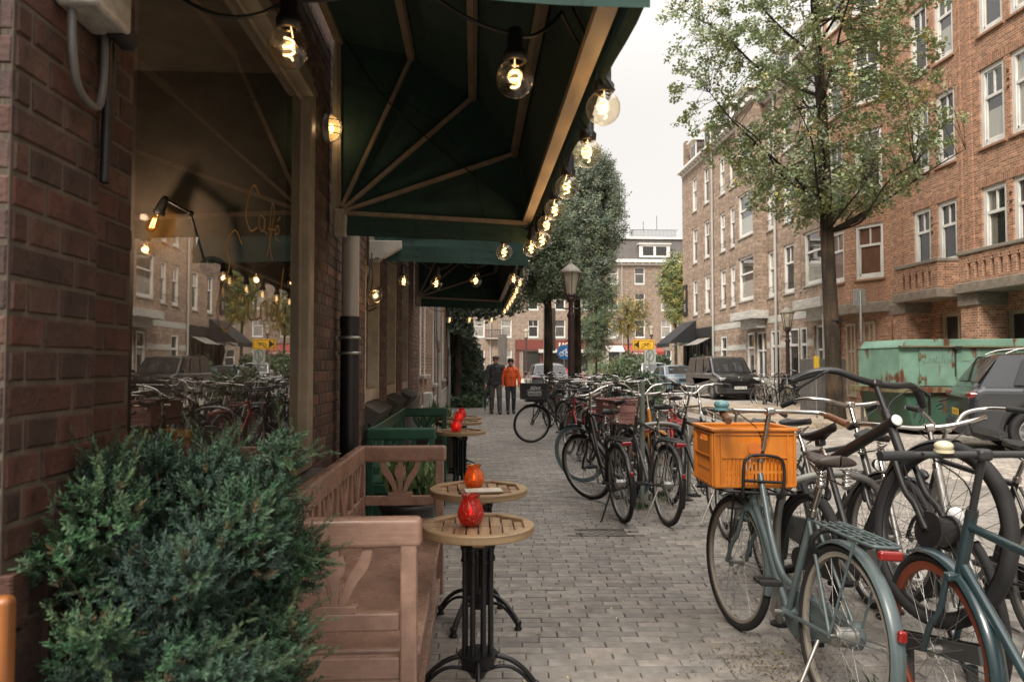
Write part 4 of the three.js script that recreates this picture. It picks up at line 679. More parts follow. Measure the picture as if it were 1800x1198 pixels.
// ================================================================ bicycles
const WR = 0.335; // wheel radius to the middle of the tyre
const bikeGeo = (() => {
  const o = {};
  o.tyre = ring(WR, 0.02, 56, 9); o.fatTyre = ring(WR, 0.026, 56, 9);
  { const g = lathe([[WR - 0.034, -0.011], [WR - 0.022, -0.012], [WR - 0.014, -0.012], [WR - 0.014, 0.012], [WR - 0.022, 0.012], [WR - 0.034, 0.011], [WR - 0.034, -0.011]], 56); g.rotateX(PI / 2); o.rim = g; }
  { const g = lathe([[WR - 0.05, -0.009], [WR - 0.018, -0.013], [WR - 0.014, 0.0], [WR - 0.018, 0.013], [WR - 0.05, 0.009], [WR - 0.05, -0.009]], 56); g.rotateX(PI / 2); o.deepRim = g; }
  const spokes = (n, hr) => { const l = []; for (let i = 0; i < n; i++) { const a = i * 2 * PI / n, s = i % 2 ? 1 : -1, k = (i >> 1) % 2 ? 1 : -1, b = a + k * 0.62; l.push(rod([hr * cos(b), hr * sin(b), s * 0.03], [(WR - 0.034) * cos(a), (WR - 0.034) * sin(a), 0], 0.0012, 0.0012, 4, false)); } return merge(l); };
  o.spokes = spokes(32, 0.024); o.motorSpokes = spokes(32, 0.062);
  o.hub = merge([rod([0, 0, -0.055], [0, 0, 0.055], 0.006, 0.006, 8), rod([0, 0, -0.036], [0, 0, 0.036], 0.016, 0.016, 14), rod([0, 0, -0.034], [0, 0, -0.028], 0.028, 0.028, 16), rod([0, 0, 0.028], [0, 0, 0.034], 0.028, 0.028, 16)]);
  o.drum = merge([rod([0, 0, -0.06], [0, 0, 0.06], 0.007, 0.007, 8), rod([0, 0, -0.045], [0, 0, 0.045], 0.034, 0.034, 18), rod([0, 0, -0.04], [0, 0, -0.03], 0.044, 0.044, 20), rod([0, 0, 0.03], [0, 0, 0.04], 0.044, 0.044, 20)]);
  o.motor = merge([rod([0, 0, -0.06], [0, 0, 0.06], 0.008, 0.008, 8), rod([0, 0, -0.045], [0, 0, 0.045], 0.056, 0.056, 22), rod([0, 0, -0.05], [0, 0, -0.036], 0.072, 0.068, 24), rod([0, 0, 0.036], [0, 0, 0.05], 0.068, 0.072, 24)]);
  const guard = (a0, a1, w = 0.03, R = WR + 0.034) => gridGeo(22, 6, (u, v) => { const a = lerp(a0, a1, u), q = (v - 0.5) * PI * 0.86, rr = R - 0.022 + 0.022 * cos(q); return [rr * cos(a), rr * sin(a), w * sin(q)]; });
  o.rearGuard = merge([guard(0.9, 3.55), ...[-1, 1].map(s => rod([0, 0, s * 0.05], [(WR + 0.02) * cos(2.95), (WR + 0.02) * sin(2.95), s * 0.028], 0.0025, 0.0025, 5))]);
  o.frontGuard = merge([guard(1.12, 3.35), ...[-1, 1].map(s => rod([0, 0, s * 0.05], [(WR + 0.02) * cos(3.0), (WR + 0.02) * sin(3.0), s * 0.028], 0.0025, 0.0025, 5))]);
  o.shortGuard = guard(1.15, 2.3);
  o.crank = merge([rod([0, 0, -0.075], [0, 0, 0.075], 0.012, 0.012, 10), bar([0, 0, 0.078], [0.168, 0, 0.088], 0.014, 0.022), bar([0, 0, -0.078], [-0.168, 0, -0.088], 0.014, 0.022)]);
  o.pedal = merge([rod([0, 0, -0.05], [0, 0, 0.05], 0.008, 0.008, 8), rbox(0.036, 0, 0.005, 0.018, 0.024, 0.098, 0.006), rbox(-0.036, 0, 0.005, 0.018, 0.024, 0.098, 0.006), rbox(0, 0, 0.05, 0.085, 0.018, 0.012, 0.004), rbox(0, 0, -0.042, 0.085, 0.018, 0.012, 0.004)]);
  o.chainring = merge([ring(0.085, 0.006, 28, 6), ...[0, 1, 2, 3, 4].map(i => rod([0, 0, 0], [0.085 * cos(i * 1.2566), 0.085 * sin(i * 1.2566), 0], 0.006, 0.005, 6))]);
  // saddle: closed loft, nose towards +x
  o.saddle = (wide => gridGeo(18, 16, (u, v) => { const x = lerp(-0.13, 0.15, u), w = (u < 0.5 ? lerp(wide, wide * 0.62, sstep(0, 0.5, u)) : lerp(wide * 0.62, 0.024, sstep(0.45, 0.9, u))) * Math.sqrt(Math.max(0.001, 1 - Math.pow(Math.abs(u * 2 - 1), 6))), a = v * 2 * PI, h = 0.03 * (1 - 0.2 * u); return [x, h * sin(a) * (sin(a) > 0 ? 1 : 0.6) + (u < 0.25 ? 0.014 * (1 - u * 4) : 0) + 0.006 * u, w * cos(a)]; }))(0.105);
  o.sportSaddle = gridGeo(18, 14, (u, v) => { const x = lerp(-0.12, 0.17, u), w = lerp(0.075, 0.02, sstep(0.05, 0.75, u)) * Math.sqrt(Math.max(0.001, 1 - Math.pow(Math.abs(u * 2 - 1), 6))), a = v * 2 * PI; return [x, 0.024 * sin(a) + (u < 0.3 ? 0.02 * (0.3 - u) / 0.3 : 0), w * cos(a)]; });
  const spring = (x, z) => { const p = []; for (let i = 0; i <= 32; i++) { const t = i / 32, a = t * PI * 8; p.push([x + 0.017 * cos(a), -0.085 + 0.06 * t, z + 0.017 * sin(a)]); } return tube(p, 0.0035, 70, 5); };
  o.springs = merge([spring(-0.085, 0.055), spring(-0.085, -0.055), lathe([[0.001, -0.1], [0.014, -0.1], [0.021, -0.085], [0.021, -0.078], [0.001, -0.078]], 14, -0.085, 0, 0.055), lathe([[0.001, -0.1], [0.014, -0.1], [0.021, -0.085], [0.021, -0.078], [0.001, -0.078]], 14, -0.085, 0, -0.055), rod([0.13, -0.02, 0], [0, -0.07, 0.015], 0.004), rod([0.13, -0.02, 0], [0, -0.07, -0.015], 0.004), rod([-0.085, -0.09, 0.055], [0, -0.07, 0.015], 0.005), rod([-0.085, -0.09, -0.055], [0, -0.07, -0.015], 0.005)]);
  o.rails = merge([rod([0.12, -0.012, 0.012], [-0.09, -0.03, 0.03], 0.0035), rod([0.12, -0.012, -0.012], [-0.09, -0.03, -0.03], 0.0035), rbox(0, -0.045, 0, 0.05, 0.03, 0.04, 0.006)]);
  // rear rack (origin above the rear axle)
  { const l = [tube([[0.17, 0, 0.055], [0.1, 0.0, 0.062], [-0.2, 0, 0.062], [-0.25, 0, 0.05], [-0.262, 0, 0], [-0.25, 0, -0.05], [-0.2, 0, -0.062], [0.1, 0, -0.062], [0.17, 0, -0.055]], 0.0065, 50, 7)]; for (const z of [-0.03, 0, 0.03]) l.push(rod([0.15, 0.004, z], [-0.25, 0.004, z], 0.004, 0.004, 6)); for (const x of [0.1, 0, -0.1, -0.19]) l.push(rod([x, 0, -0.062], [x, 0, 0.062], 0.004, 0.004, 6)); for (const s of [-1, 1]) l.push(rod([-0.15, 0, s * 0.062], [0, -0.42, s * 0.062], 0.006, 0.005, 7)); o.rack = merge(l); }
  o.tail = rbox(0, 0, 0, 0.028, 0.036, 0.09, 0.011, 2); o.reflector = rbox(0, 0, 0, 0.022, 0.042, 0.032, 0.009, 2);
  o.headlamp = merge([lathe([[0.001, -0.06], [0.018, -0.05], [0.034, -0.02], [0.037, 0]], 20).rotateZ(-PI / 2)]); o.lens = merge([lathe([[0.001, 0.01], [0.02, 0.007], [0.035, 0]], 20).rotateZ(-PI / 2)]);
  o.bell = merge([ball([0, 0, 0], 0.03, 18, 8, 1, 0.62, 1), rod([0, -0.022, 0], [0, -0.012, 0], 0.031, 0.031, 18)]);
  o.chainCase = (() => { const s = new THREE.Shape(); s.moveTo(-0.46, 0.055); s.lineTo(0.02, 0.11); s.absarc(0, 0, 0.112, 1.4, -1.4, true); s.lineTo(-0.46, -0.05); s.absarc(-0.46, 0, 0.055, -PI / 2, PI / 2, true); const g = extr(s, 0.03, 0.008, 14); return g; })();
  return o;
})();
const bm = {
  tail: P({ color: [0.2, 0.009, 0.007], roughness: 0.2, clearcoat: 0.7 }), lens: P({ color: [0.75, 0.75, 0.72], roughness: 0.12, metalness: 0.35, clearcoat: 1 }), amber: P({ color: [0.6, 0.2, 0.02], roughness: 0.3 }),
  saddleBlack: S({ color: [0.016, 0.015, 0.015], roughness: 0.5, map: T.mottle }), saddleBrown: S({ color: [0.055, 0.04, 0.033], roughness: 0.5, map: T.mottle }), grip: S({ color: [0.015, 0.015, 0.015], roughness: 0.7 }), gripBrown: S({ color: [0.2, 0.09, 0.05], roughness: 0.45, map: T.wood }),
  frameBlack: paint([0.012, 0.0115, 0.0115], 0.35), worn: S({ color: [0.04, 0.038, 0.036], roughness: 0.5, map: T.bark }), grey: paint([0.1, 0.1, 0.097], 0.35, { metalness: 0.4 }), silver: S({ color: [0.42, 0.41, 0.39], roughness: 0.4, metalness: 0.8, map: T.mottle }),
  blue: paint([0.098, 0.13, 0.134], 0.34), teal: P({ color: [0.02, 0.043, 0.05], roughness: 0.3, clearcoat: 0.5, map: T.mottle }), red: paint([0.42, 0.03, 0.02], 0.35), orange: paint([0.55, 0.22, 0.03], 0.4), green: paint([0.03, 0.05, 0.037], 0.4), white: paint([0.5, 0.5, 0.47], 0.4),
  spoke: S({ color: [0.4, 0.39, 0.37], roughness: 0.35, metalness: 0.9 }), darkSpoke: S({ color: [0.03, 0.03, 0.03], roughness: 0.4, metalness: 0.5 }),
  tyreBlue: paint([0.17, 0.3, 0.35], 0.8), tyreCream: paint([0.3, 0.27, 0.22], 0.8), rimOrange: paint([0.22, 0.05, 0.022], 0.55), vanmoof: S({ color: [0.015, 0.015, 0.0155], roughness: 0.42, map: T.mottle }),
};
function bicycle(label, o = {}) {
  const c = { style: 'oma', frame: bm.frameBlack, guard: null, tyre: MAT.rubber, rim: MAT.alu, spoke: bm.spoke, saddle: bm.saddleBlack, grip: bm.grip, bars: 'swan', barMat: MAT.chrome, barH: 1.12, steer: 0, rack: true, guards: true, hub: 'hub', chain: 'case', lamp: true, stand: true, fat: false, deep: false, front: false, saddleH: 0.98, crankA: 0.7, ...o };
  const B = thing('bicycle', label, 'bicycle'); B.rotation.order = 'YXZ'; const fr = c.frame, gm = c.guard || fr;
  const RX = -0.53, FX = 0.55, Y = WR + 0.021, BB = V(-0.06, 0.29, 0);
  const headB = V(0.395, 0.69, 0), headT = V(0.325, c.style === 'oma' ? 0.93 : 0.9, 0), ax = headT.clone().sub(headB).normalize(), seatT = V(-0.24, c.style === 'oma' ? 0.78 : 0.84, 0);
  const F = [], r = 0.0155;
  F.push(rod(headB, headT, 0.02, 0.02, 12), rod(BB, seatT, r, r, 10), rod([BB.x, BB.y, -0.036], [BB.x, BB.y, 0.036], 0.023, 0.023, 14));
  if (c.style === 'oma') F.push(tube([[headT.x + 0.005, 0.885, 0], [0.25, 0.74, 0], [0.14, 0.56, 0], [0.02, 0.44, 0], [-0.11, 0.415, 0]], r, 24, 9), rod([0.385, 0.72, 0], BB, r * 1.1, r * 1.1, 10));
  else if (c.style === 'moof') F.push(rod([0.385, 0.856, 0], [-0.32, 0.8, 0], 0.026, 0.026, 14), rod([0.385, 0.72, 0], BB, 0.022, 0.022, 12));
  else F.push(rod([0.335, 0.86, 0], [seatT.x + 0.015, seatT.y - 0.03, 0], r, r, 10), rod([0.385, 0.72, 0], BB, r * 1.1, r * 1.1, 10));
  for (const s of [-1, 1]) F.push(rod([BB.x, BB.y, s * 0.02], [RX, Y, s * 0.058], 0.01, 0.008, 8), rod([seatT.x, seatT.y - 0.04, s * 0.016], [RX, Y, s * 0.058], 0.008, 0.007, 8));
  mesh('frame', F, fr, B);
  const wheel = (name, x, hub) => {
    const w = new THREE.Group(); w.name = name; B.add(w); w.position.set(x, Y, 0);
    mesh('tyre', c.fat ? bikeGeo.fatTyre : bikeGeo.tyre, c.tyre, w); mesh('rim', c.deep ? bikeGeo.deepRim : bikeGeo.rim, c.rim, w); mesh('spokes', hub === 'motor' ? bikeGeo.motorSpokes : bikeGeo.spokes, c.spoke, w); mesh('hub', bikeGeo[hub], hub === 'motor' ? bm.vanmoof : MAT.alu, w); return w;
  };
  const rw = wheel('rear_wheel', RX, 'drum'); rw.rotation.z = c.crankA;
  // front assembly, turned about the steering axis
  const st = new THREE.Matrix4().makeTranslation(headB).multiply(new THREE.Matrix4().makeRotationAxis(ax, c.steer)).multiply(new THREE.Matrix4().makeTranslation(headB.clone().negate()));
  const steerIt = m => { m.applyMatrix4(st); return m; };
  steerIt(wheel('front_wheel', FX, c.hub));
  const fk = [rod(headB, headB.clone().addScaledVector(ax, -0.02), 0.019, 0.019, 12), rbox(headB.x + 0.004, headB.y - 0.02, 0, 0.04, 0.03, 0.11, 0.01)];
  for (const s of [-1, 1]) fk.push(tube([[headB.x + 0.005, headB.y - 0.015, s * 0.045], [headB.x + 0.06, headB.y - 0.17, s * 0.05], [FX - 0.05, Y + 0.11, s * 0.054], [FX, Y, s * 0.056]], c.style === 'moof' ? 0.013 : 0.0115, 14, 8));
  steerIt(mesh('fork', fk, c.style === 'moof' ? fr : fr, B));
  const bc = headT.clone().addScaledVector(ax, (c.barH - headT.y) / ax.y), hb = [];
  hb.push(rod(headT, bc, 0.0125, 0.0125, 10), rod(headT, headT.clone().addScaledVector(ax, 0.025), 0.021, 0.019, 12), rbox(bc.x, bc.y, 0, 0.05, 0.04, 0.05, 0.014));
  const at = (x, y, z) => [bc.x + x, bc.y + y, z]; let ends, bp;
  if (c.bars === 'swan') { bp = s => [at(0, 0, 0), at(0.015, 0.004, s * 0.07), at(0.02, 0.02, s * 0.17), at(-0.035, 0.03, s * 0.255), at(-0.12, 0.022, s * 0.29), at(-0.23, 0.002, s * 0.3)]; ends = s => [at(-0.115, 0.024, s * 0.288), at(-0.24, 0.0, s * 0.301)]; }
  else if (c.bars === 'cruiser') { bp = s => [at(0, 0, 0), at(0, 0.0, s * 0.06), at(0.005, 0.0, s * 0.2), at(-0.02, 0.0, s * 0.265), at(-0.08, -0.015, s * 0.29), at(-0.17, -0.04, s * 0.31)]; ends = s => [at(-0.06, -0.01, s * 0.285), at(-0.18, -0.043, s * 0.312)]; }
  else if (c.bars === 'raised') { bp = s => [at(0, 0, 0), at(0.01, 0.01, s * 0.05), at(0.02, 0.09, s * 0.13), at(0.0, 0.12, s * 0.24), at(-0.1, 0.125, s * 0.3), at(-0.22, 0.12, s * 0.32)]; ends = s => [at(-0.1, 0.126, s * 0.3), at(-0.23, 0.12, s * 0.321)]; }
  else if (c.bars === 'moof') { bp = s => [at(0, 0, 0), at(0.005, 0.006, s * 0.1), at(-0.01, 0.03, s * 0.19), at(-0.055, 0.026, s * 0.28), at(-0.12, -0.005, s * 0.35)]; ends = s => [at(-0.035, 0.03, s * 0.245), at(-0.125, -0.007, s * 0.354)]; }
  else { bp = s => [at(0, 0, 0), at(0, 0, s * 0.1), at(-0.005, 0, s * 0.22), at(-0.025, 0, s * 0.35)]; ends = s => [at(-0.01, 0, s * 0.24), at(-0.026, 0, s * 0.355)]; }
  const br = c.bars === 'moof' ? 0.0165 : c.bars === 'straight' ? 0.0125 : 0.011;
  for (const s of [-1, 1]) hb.push(tube(bp(s), br, 22, 9));
  steerIt(mesh('handlebar', hb, c.barMat, B));
  for (const s of [-1, 1]) steerIt(mesh('grip', [rod(...ends(s), 0.0165, 0.0175, 12)], c.grip, B));
  if (c.levers) for (const s of [-1, 1]) { const [a, b] = ends(s); steerIt(mesh('brake_lever', [rod([a[0] + 0.03, a[1] - 0.01, a[2] * 0.97], [lerp(a[0], b[0], 0.2) + 0.06, a[1] - 0.035, lerp(a[2], b[2], 0.3)], 0.007, 0.006, 7), rod([lerp(a[0], b[0], 0.2) + 0.06, a[1] - 0.035, lerp(a[2], b[2], 0.3)], [b[0] + 0.035, b[1] - 0.06, b[2] * 1.0], 0.007, 0.006, 7)], MAT.black, B)); }
  if (c.bell) { const m = mesh('bell', bikeGeo.bell, c.bell, B); m.position.set(bc.x - 0.02, bc.y + 0.04, -0.15); if (c.bellScale) m.scale.setScalar(c.bellScale); if (c.bellAt) m.position.set(bc.x + c.bellAt[0], bc.y + c.bellAt[1], c.bellAt[2]); steerIt(m); }
  steerIt(mesh('brake_cable', [tube([at(-0.03, 0.01, -0.22), at(0.06, -0.03, -0.12), at(0.05, -0.12, -0.02), [headB.x + 0.03, headB.y - 0.05, 0.02], [FX, Y + 0.05, 0.06]], 0.0028, 26, 5)], MAT.black, B));
  if (c.style === 'moof') { const l = mesh('headlight', [rod([0.383, 0.856, 0], [0.392, 0.857, 0], 0.029, 0.029, 20)], MAT.black, B); mesh('lens', [ball([0.392, 0.857, 0], 0.0255, 18, 10, 0.3, 1, 1)], bm.lens, l); }
  if (c.lamp) { const l = mesh('headlight', bikeGeo.headlamp, MAT.black, B); l.position.set(headB.x + 0.1, headB.y + 0.06, 0); steerIt(l); const n = mesh('lens', bikeGeo.lens, bm.lens, l); void n; }
  if (c.guards) {
    if (c.style === 'moof') { const g = mesh('front_mudguard', bikeGeo.shortGuard, gm, B); g.position.set(FX, Y, 0); steerIt(g); const h = mesh('rear_mudguard', bikeGeo.rearGuard, gm, B); h.position.set(RX, Y, 0); }
    else { const g = mesh('front_mudguard', bikeGeo.frontGuard, gm, B); g.position.set(FX, Y, 0); steerIt(g); const h = mesh('rear_mudguard', bikeGeo.rearGuard, gm, B); h.position.set(RX, Y, 0); }
  }
  // seat
  const sp = V(seatT.x - (c.saddleH - seatT.y) * 0.33, c.saddleH - 0.05, 0);
  mesh('seat_post', [rod(seatT, sp, 0.0125, 0.0125, 10), rod([seatT.x, seatT.y - 0.015, 0], [seatT.x - 0.006, seatT.y + 0.01, 0], 0.02, 0.02, 12)], MAT.chrome, B);
  const sd = mesh('saddle', c.style === 'moof' || c.sport ? bikeGeo.sportSaddle : bikeGeo.saddle, c.saddle, B); sd.position.set(sp.x - 0.01, c.saddleH + 0.03, 0);
  mesh('springs', c.style === 'moof' || c.sport ? bikeGeo.rails : bikeGeo.springs, c.style === 'moof' ? MAT.black : MAT.chrome, sd);
  if (c.rack) { const k = mesh('rear_rack', bikeGeo.rack, c.rackMat || fr, B); k.position.set(RX, Y + 0.41, 0); const t = mesh('tail_light', bikeGeo.tail, bm.tail, B); t.position.set(RX - 0.275, Y + 0.385, 0); }
  if (c.guards) { const q = mesh('reflector', bikeGeo.reflector, bm.tail, B); q.position.set(RX - (WR + 0.05) * cos(0.35), Y + (WR + 0.05) * sin(0.35), 0); }
  const cr = mesh('crank', bikeGeo.crank, MAT.alu, B); cr.position.copy(BB); cr.rotation.z = -c.crankA;
  for (const s of [-1, 1]) { const p = mesh('pedal', bikeGeo.pedal, MAT.blackMatte, cr); p.position.set(s * 0.168, 0, s * 0.14); p.rotation.z = c.crankA; }
  if (c.chain === 'case') { const k = mesh('chain_guard', bikeGeo.chainCase, c.caseMat || fr, B); k.position.set(BB.x, BB.y, 0.035); k.rotation.z = -Math.atan2(Y - BB.y, 0.47); }
  else { const k = mesh('chainring', bikeGeo.chainring, MAT.iron, B); k.position.set(BB.x, BB.y, 0.045); mesh('chain', [rod([BB.x, BB.y + 0.085, 0.045], [RX, Y + 0.035, 0.045], 0.004), rod([BB.x, BB.y - 0.085, 0.045], [RX, Y - 0.035, 0.045], 0.004)], MAT.iron, B); }
  if (c.lock !== false) { const g = mesh('ring_lock', [ring(0.062, 0.013, 22, 7).rotateY(PI / 2), rbox(0, -0.0, 0.066, 0.03, 0.08, 0.03, 0.008)], MAT.blackMatte, B); g.position.set(RX + 0.17, Y + 0.33, 0); g.rotation.z = 0.5; }
  if (c.stand) mesh('kickstand', [rod([RX + 0.1, 0.3, -0.05], [RX + 0.05, 0.012, -0.19], 0.009, 0.008, 8), ball([RX + 0.05, 0.014, -0.19], 0.013, 8, 6)], c.standMat || MAT.alu, B);
  if (c.carrier) { const y = c.carrier, k = []; k.push(tube([[0.33, y, 0.2], [0.62, y, 0.2], [0.66, y, 0.17], [0.66, y, -0.17], [0.62, y, -0.2], [0.33, y, -0.2], [0.3, y, -0.17], [0.3, y, 0.17]], 0.008, 60, 7, true)); for (const z of [-0.1, 0, 0.1]) k.push(rod([0.3, y, z], [0.66, y, z], 0.005, 0.005, 6)); for (const s of [-1, 1]) k.push(rod([0.5, y, s * 0.06], [FX - 0.02, Y + 0.03, s * 0.062], 0.006, 0.006, 7)); k.push(tube([[0.3, y - 0.02, 0.09], [0.28, y - 0.02, 0.1], [0.28, y + 0.16, 0.1], [0.28, y + 0.185, 0.075], [0.28, y + 0.185, -0.075], [0.28, y + 0.16, -0.1], [0.28, y - 0.02, -0.1], [0.3, y - 0.02, -0.09]], 0.008, 50, 7), rod([0.28, y + 0.06, -0.1], [0.28, y + 0.06, 0.1], 0.008, 0.008, 7)); mesh('front_carrier', k, MAT.black, B); }
  return B;
}
function stand(B, x, z, deg, lean = 0, pitch = 0, y = 0) { B.position.set(x, y, z); B.rotation.set(lean, deg * PI / 180, pitch); return B; }
// crates: ribbed walls with slots, rim and handles
function crate(name, label, mat, [w, h, d], pos, turn, slots = true) {
  const t = thing(name, label, 'crate', pos, turn), th = 0.006;
  const side = (L, axis, s, nm) => { // wall in XY, then placed
    const sh = poly([[-L / 2, 0], [L / 2, 0], [L / 2, h], [-L / 2, h]]);
    const hl = new THREE.Path(); const hw = Math.min(0.06, L * 0.16), hy = h * 0.82; hl.absarc(hw, hy, 0.014, -PI / 2, PI / 2, false); hl.absarc(-hw, hy, 0.014, PI / 2, PI * 1.5, false); sh.holes.push(hl);
    if (slots) for (const [y0, y1] of [[0.05 * h, 0.25 * h], [0.29 * h, 0.49 * h]]) { const n = Math.round(L * 0.72 / 0.02); for (let i = 0; i < n; i++) { const x = -L * 0.36 + (i + 0.5) * L * 0.72 / n, q = new THREE.Path(); q.moveTo(x - 0.0045, y0); q.lineTo(x + 0.0045, y0); q.lineTo(x + 0.0045, y1); q.lineTo(x - 0.0045, y1); sh.holes.push(q); } }
    const gs = [extr(sh, th, 0, 6)]; for (const x of [-L / 2 + 0.004, -L * 0.41, L * 0.41, L / 2 - 0.004]) gs.push(box(x, h / 2 - 0.004, th + 0.004, 0.006, h - 0.03, 0.01)); gs.push(box(0, h * 0.52, th + 0.004, L * 0.82, 0.006, 0.009), box(0, h * 0.9 + 0.006, th + 0.004, L, 0.006, 0.01), box(0, 0.012, th + 0.003, L * 0.98, 0.012, 0.008));
    const g = merge(gs); if (axis === 'z') { if (s < 0) g.rotateY(PI); g.translate(0, 0, s * (d / 2 - th)); } else { g.rotateY(s * PI / 2); g.translate(s * (w / 2 - th), 0, 0); } mesh(nm, g, mat, t);
  };
  side(w, 'z', 1, 'side_panel'); side(w, 'z', -1, 'side_panel'); side(d, 'x', 1, 'end_panel'); side(d, 'x', -1, 'end_panel');
  mesh('bottom', [box(0, 0.004, 0, w - 0.012, 0.006, d - 0.012)], mat, t);
  mesh('rim', [rbox(0, h, d / 2 + 0.004, w + 0.03, 0.016, 0.026, 0.004, 1), rbox(0, h, -d / 2 - 0.004, w + 0.03, 0.016, 0.026, 0.004, 1), rbox(w / 2 + 0.004, h, 0, 0.026, 0.0155, d - 0.02, 0.004, 1), rbox(-w / 2 - 0.004, h, 0, 0.026, 0.0155, d - 0.02, 0.004, 1)], mat, t);
  return t;
}
// -- the near bicycles
stand(bicycle('dusty blue step-through bicycle in front, carrying the orange crate on its front carrier', { style: 'oma', frame: bm.blue, tyre: MAT.rubber, rim: bm.tyreCream, saddle: bm.saddleBrown, grip: bm.gripBrown, bars: 'cruiser', barH: 1.19, steer: 0.1, hub: 'hub', lamp: true, saddleH: 0.98, carrier: 0.77, crankA: 1.15, bell: paint([0.16, 0.33, 0.36], 0.25), bellAt: [-0.08, 0.03, -0.3], bellScale: 1.25, stand: true }), 1.428, -3.295, 91, 0.067);
{ const t = crate('plastic_crate', 'orange plastic crate on the front carrier of the dusty blue bicycle', P({ color: [0.78, 0.25, 0.025], roughness: 0.38, clearcoat: 0.2, map: T.streak }), [0.42, 0.3, 0.35], [1.452, 0.79, -3.78], -0.04); 
  mesh('round_badge', [rod([0, 0.2, 0.185], [0, 0.2, 0.188], 0.034, 0.034, 24)], P({ color: [0.5, 0.13, 0.02], roughness: 0.5 }), t); }
stand(bicycle('matte black bicycle with a thick straight top tube, its front wheel raised in the rack', { style: 'moof', frame: bm.vanmoof, tyre: MAT.rubber, rim: MAT.black, spoke: bm.darkSpoke, bars: 'moof', barMat: bm.vanmoof, barH: 1.07, levers: true, hub: 'motor', rack: false, lamp: false, chain: 'case', saddleH: 0.94, fat: true, steer: 0.12, stand: false }), 1.769, -3.118, -89.7, -0.105, 0.357, 0.244);
stand(bicycle('dark teal bicycle with bright orange rims and a straight black handlebar at the lower right', { style: 'dia', frame: bm.teal, guard: bm.teal, rim: bm.rimOrange, deep: true, bars: 'straight', barMat: S({ color: [0.022, 0.022, 0.022], roughness: 0.5 }), barH: 1.12, hub: 'hub', bell: P({ color: [0.55, 0.5, 0.34], roughness: 0.25, clearcoat: 0.5 }), bellAt: [0.0, 0.03, -0.13], lamp: false, saddleH: 1.0, sport: true, chain: 'bare', steer: -0.06 }), 1.743, -2.068, 88.8, -0.027);
stand(bicycle('silver grey bicycle facing the camera at the right edge, with a round headlight', { style: 'oma', frame: bm.silver, bars: 'swan', barH: 1.12, steer: -0.15 }), 2.28, -3.6, -97, 0.04);
stand(bicycle('grey bicycle with a wide grey mudguard, jammed behind the matte black one', { style: 'dia', frame: bm.grey, guard: bm.grey, bars: 'swan', barH: 1.1, rackMat: bm.silver, tyre: MAT.rubber }), 2.2, -4.3, -83, -0.05, 0.12, 0.06);
stand(bicycle('black bicycle half hidden at the right edge, behind the silver grey one', { style: 'dia', frame: bm.frameBlack, bars: 'raised', barH: 1.05 }), 2.75, -3.75, 92, 0.02);
stand(bicycle('dark bicycle with a wire rear rack, seen between the blue and the matte black ones', { style: 'oma', frame: bm.green, rackMat: bm.silver, barH: 1.05, bars: 'swan', grip: bm.grip }), 2.02, -5.25, 84, 0.03);
// -- the middle group
stand(bicycle('scuffed black bicycle on its kickstand, leftmost of the middle three seen from behind', { style: 'oma', frame: bm.worn, guard: bm.frameBlack, bars: 'swan', barH: 1.13, steer: 0.55, saddleH: 0.95, standMat: MAT.black, crankA: 1.4 }), 1.3, -6.95, 96, -0.07);
stand(bicycle('tall grey diamond frame bicycle in the middle of the three seen from behind', { style: 'dia', frame: bm.grey, guard: bm.frameBlack, bars: 'raised', barH: 1.12, saddleH: 1.0, chain: 'bare', crankA: 0.2 }), 1.66, -6.8, 96, 0.03);
stand(bicycle('black bicycle just left of the orange crate, rightmost of the three seen from behind', { style: 'dia', frame: bm.frameBlack, bars: 'raised', barH: 1.14, saddleH: 0.98, chain: 'bare', crankA: -0.4, steer: -0.2 }), 2.12, -6.7, 98, 0.05);
stand(bicycle('black bicycle with a pale blue front tyre behind the scuffed black one', { style: 'dia', frame: bm.frameBlack, tyre: bm.tyreBlue, bars: 'straight', barH: 1.05, steer: 0.5, sport: true }), 1.52, -8.1, 112, -0.04);
stand(bicycle('orange framed bicycle under the pinkish brown crate', { style: 'oma', frame: bm.orange, bars: 'swan', barH: 1.1, carrier: 0.74, steer: 0.2 }), 1.95, -8.2, -84, 0.03);
crate('plastic_crate', 'pinkish brown slatted crate on the front of the orange bicycle', P({ color: [0.3, 0.15, 0.13], roughness: 0.5 }), [0.36, 0.26, 0.5], [1.68, 0.77, -8.1], 0.25);
stand(bicycle('bright red bicycle in the rack behind the scuffed black one', { style: 'dia', frame: bm.red, guard: bm.frameBlack, bars: 'straight', barH: 1.03, grip: bm.grip, barMat: MAT.black, sport: true }), 1.62, -10.9, 98, 0.03);
stand(bicycle('dark red bicycle beyond the tall grey one, toward the road', { style: 'dia', frame: bm.red, bars: 'cruiser', barH: 1.05 }), 2.55, -8.9, 80, -0.03);
stand(bicycle('black transport bicycle turned across the pavement, with the black crate on its front', { style: 'oma', frame: bm.frameBlack, bars: 'swan', barH: 1.14, steer: 0.35, carrier: 0.78 }), 1.62, -13.0, 172, -0.04);
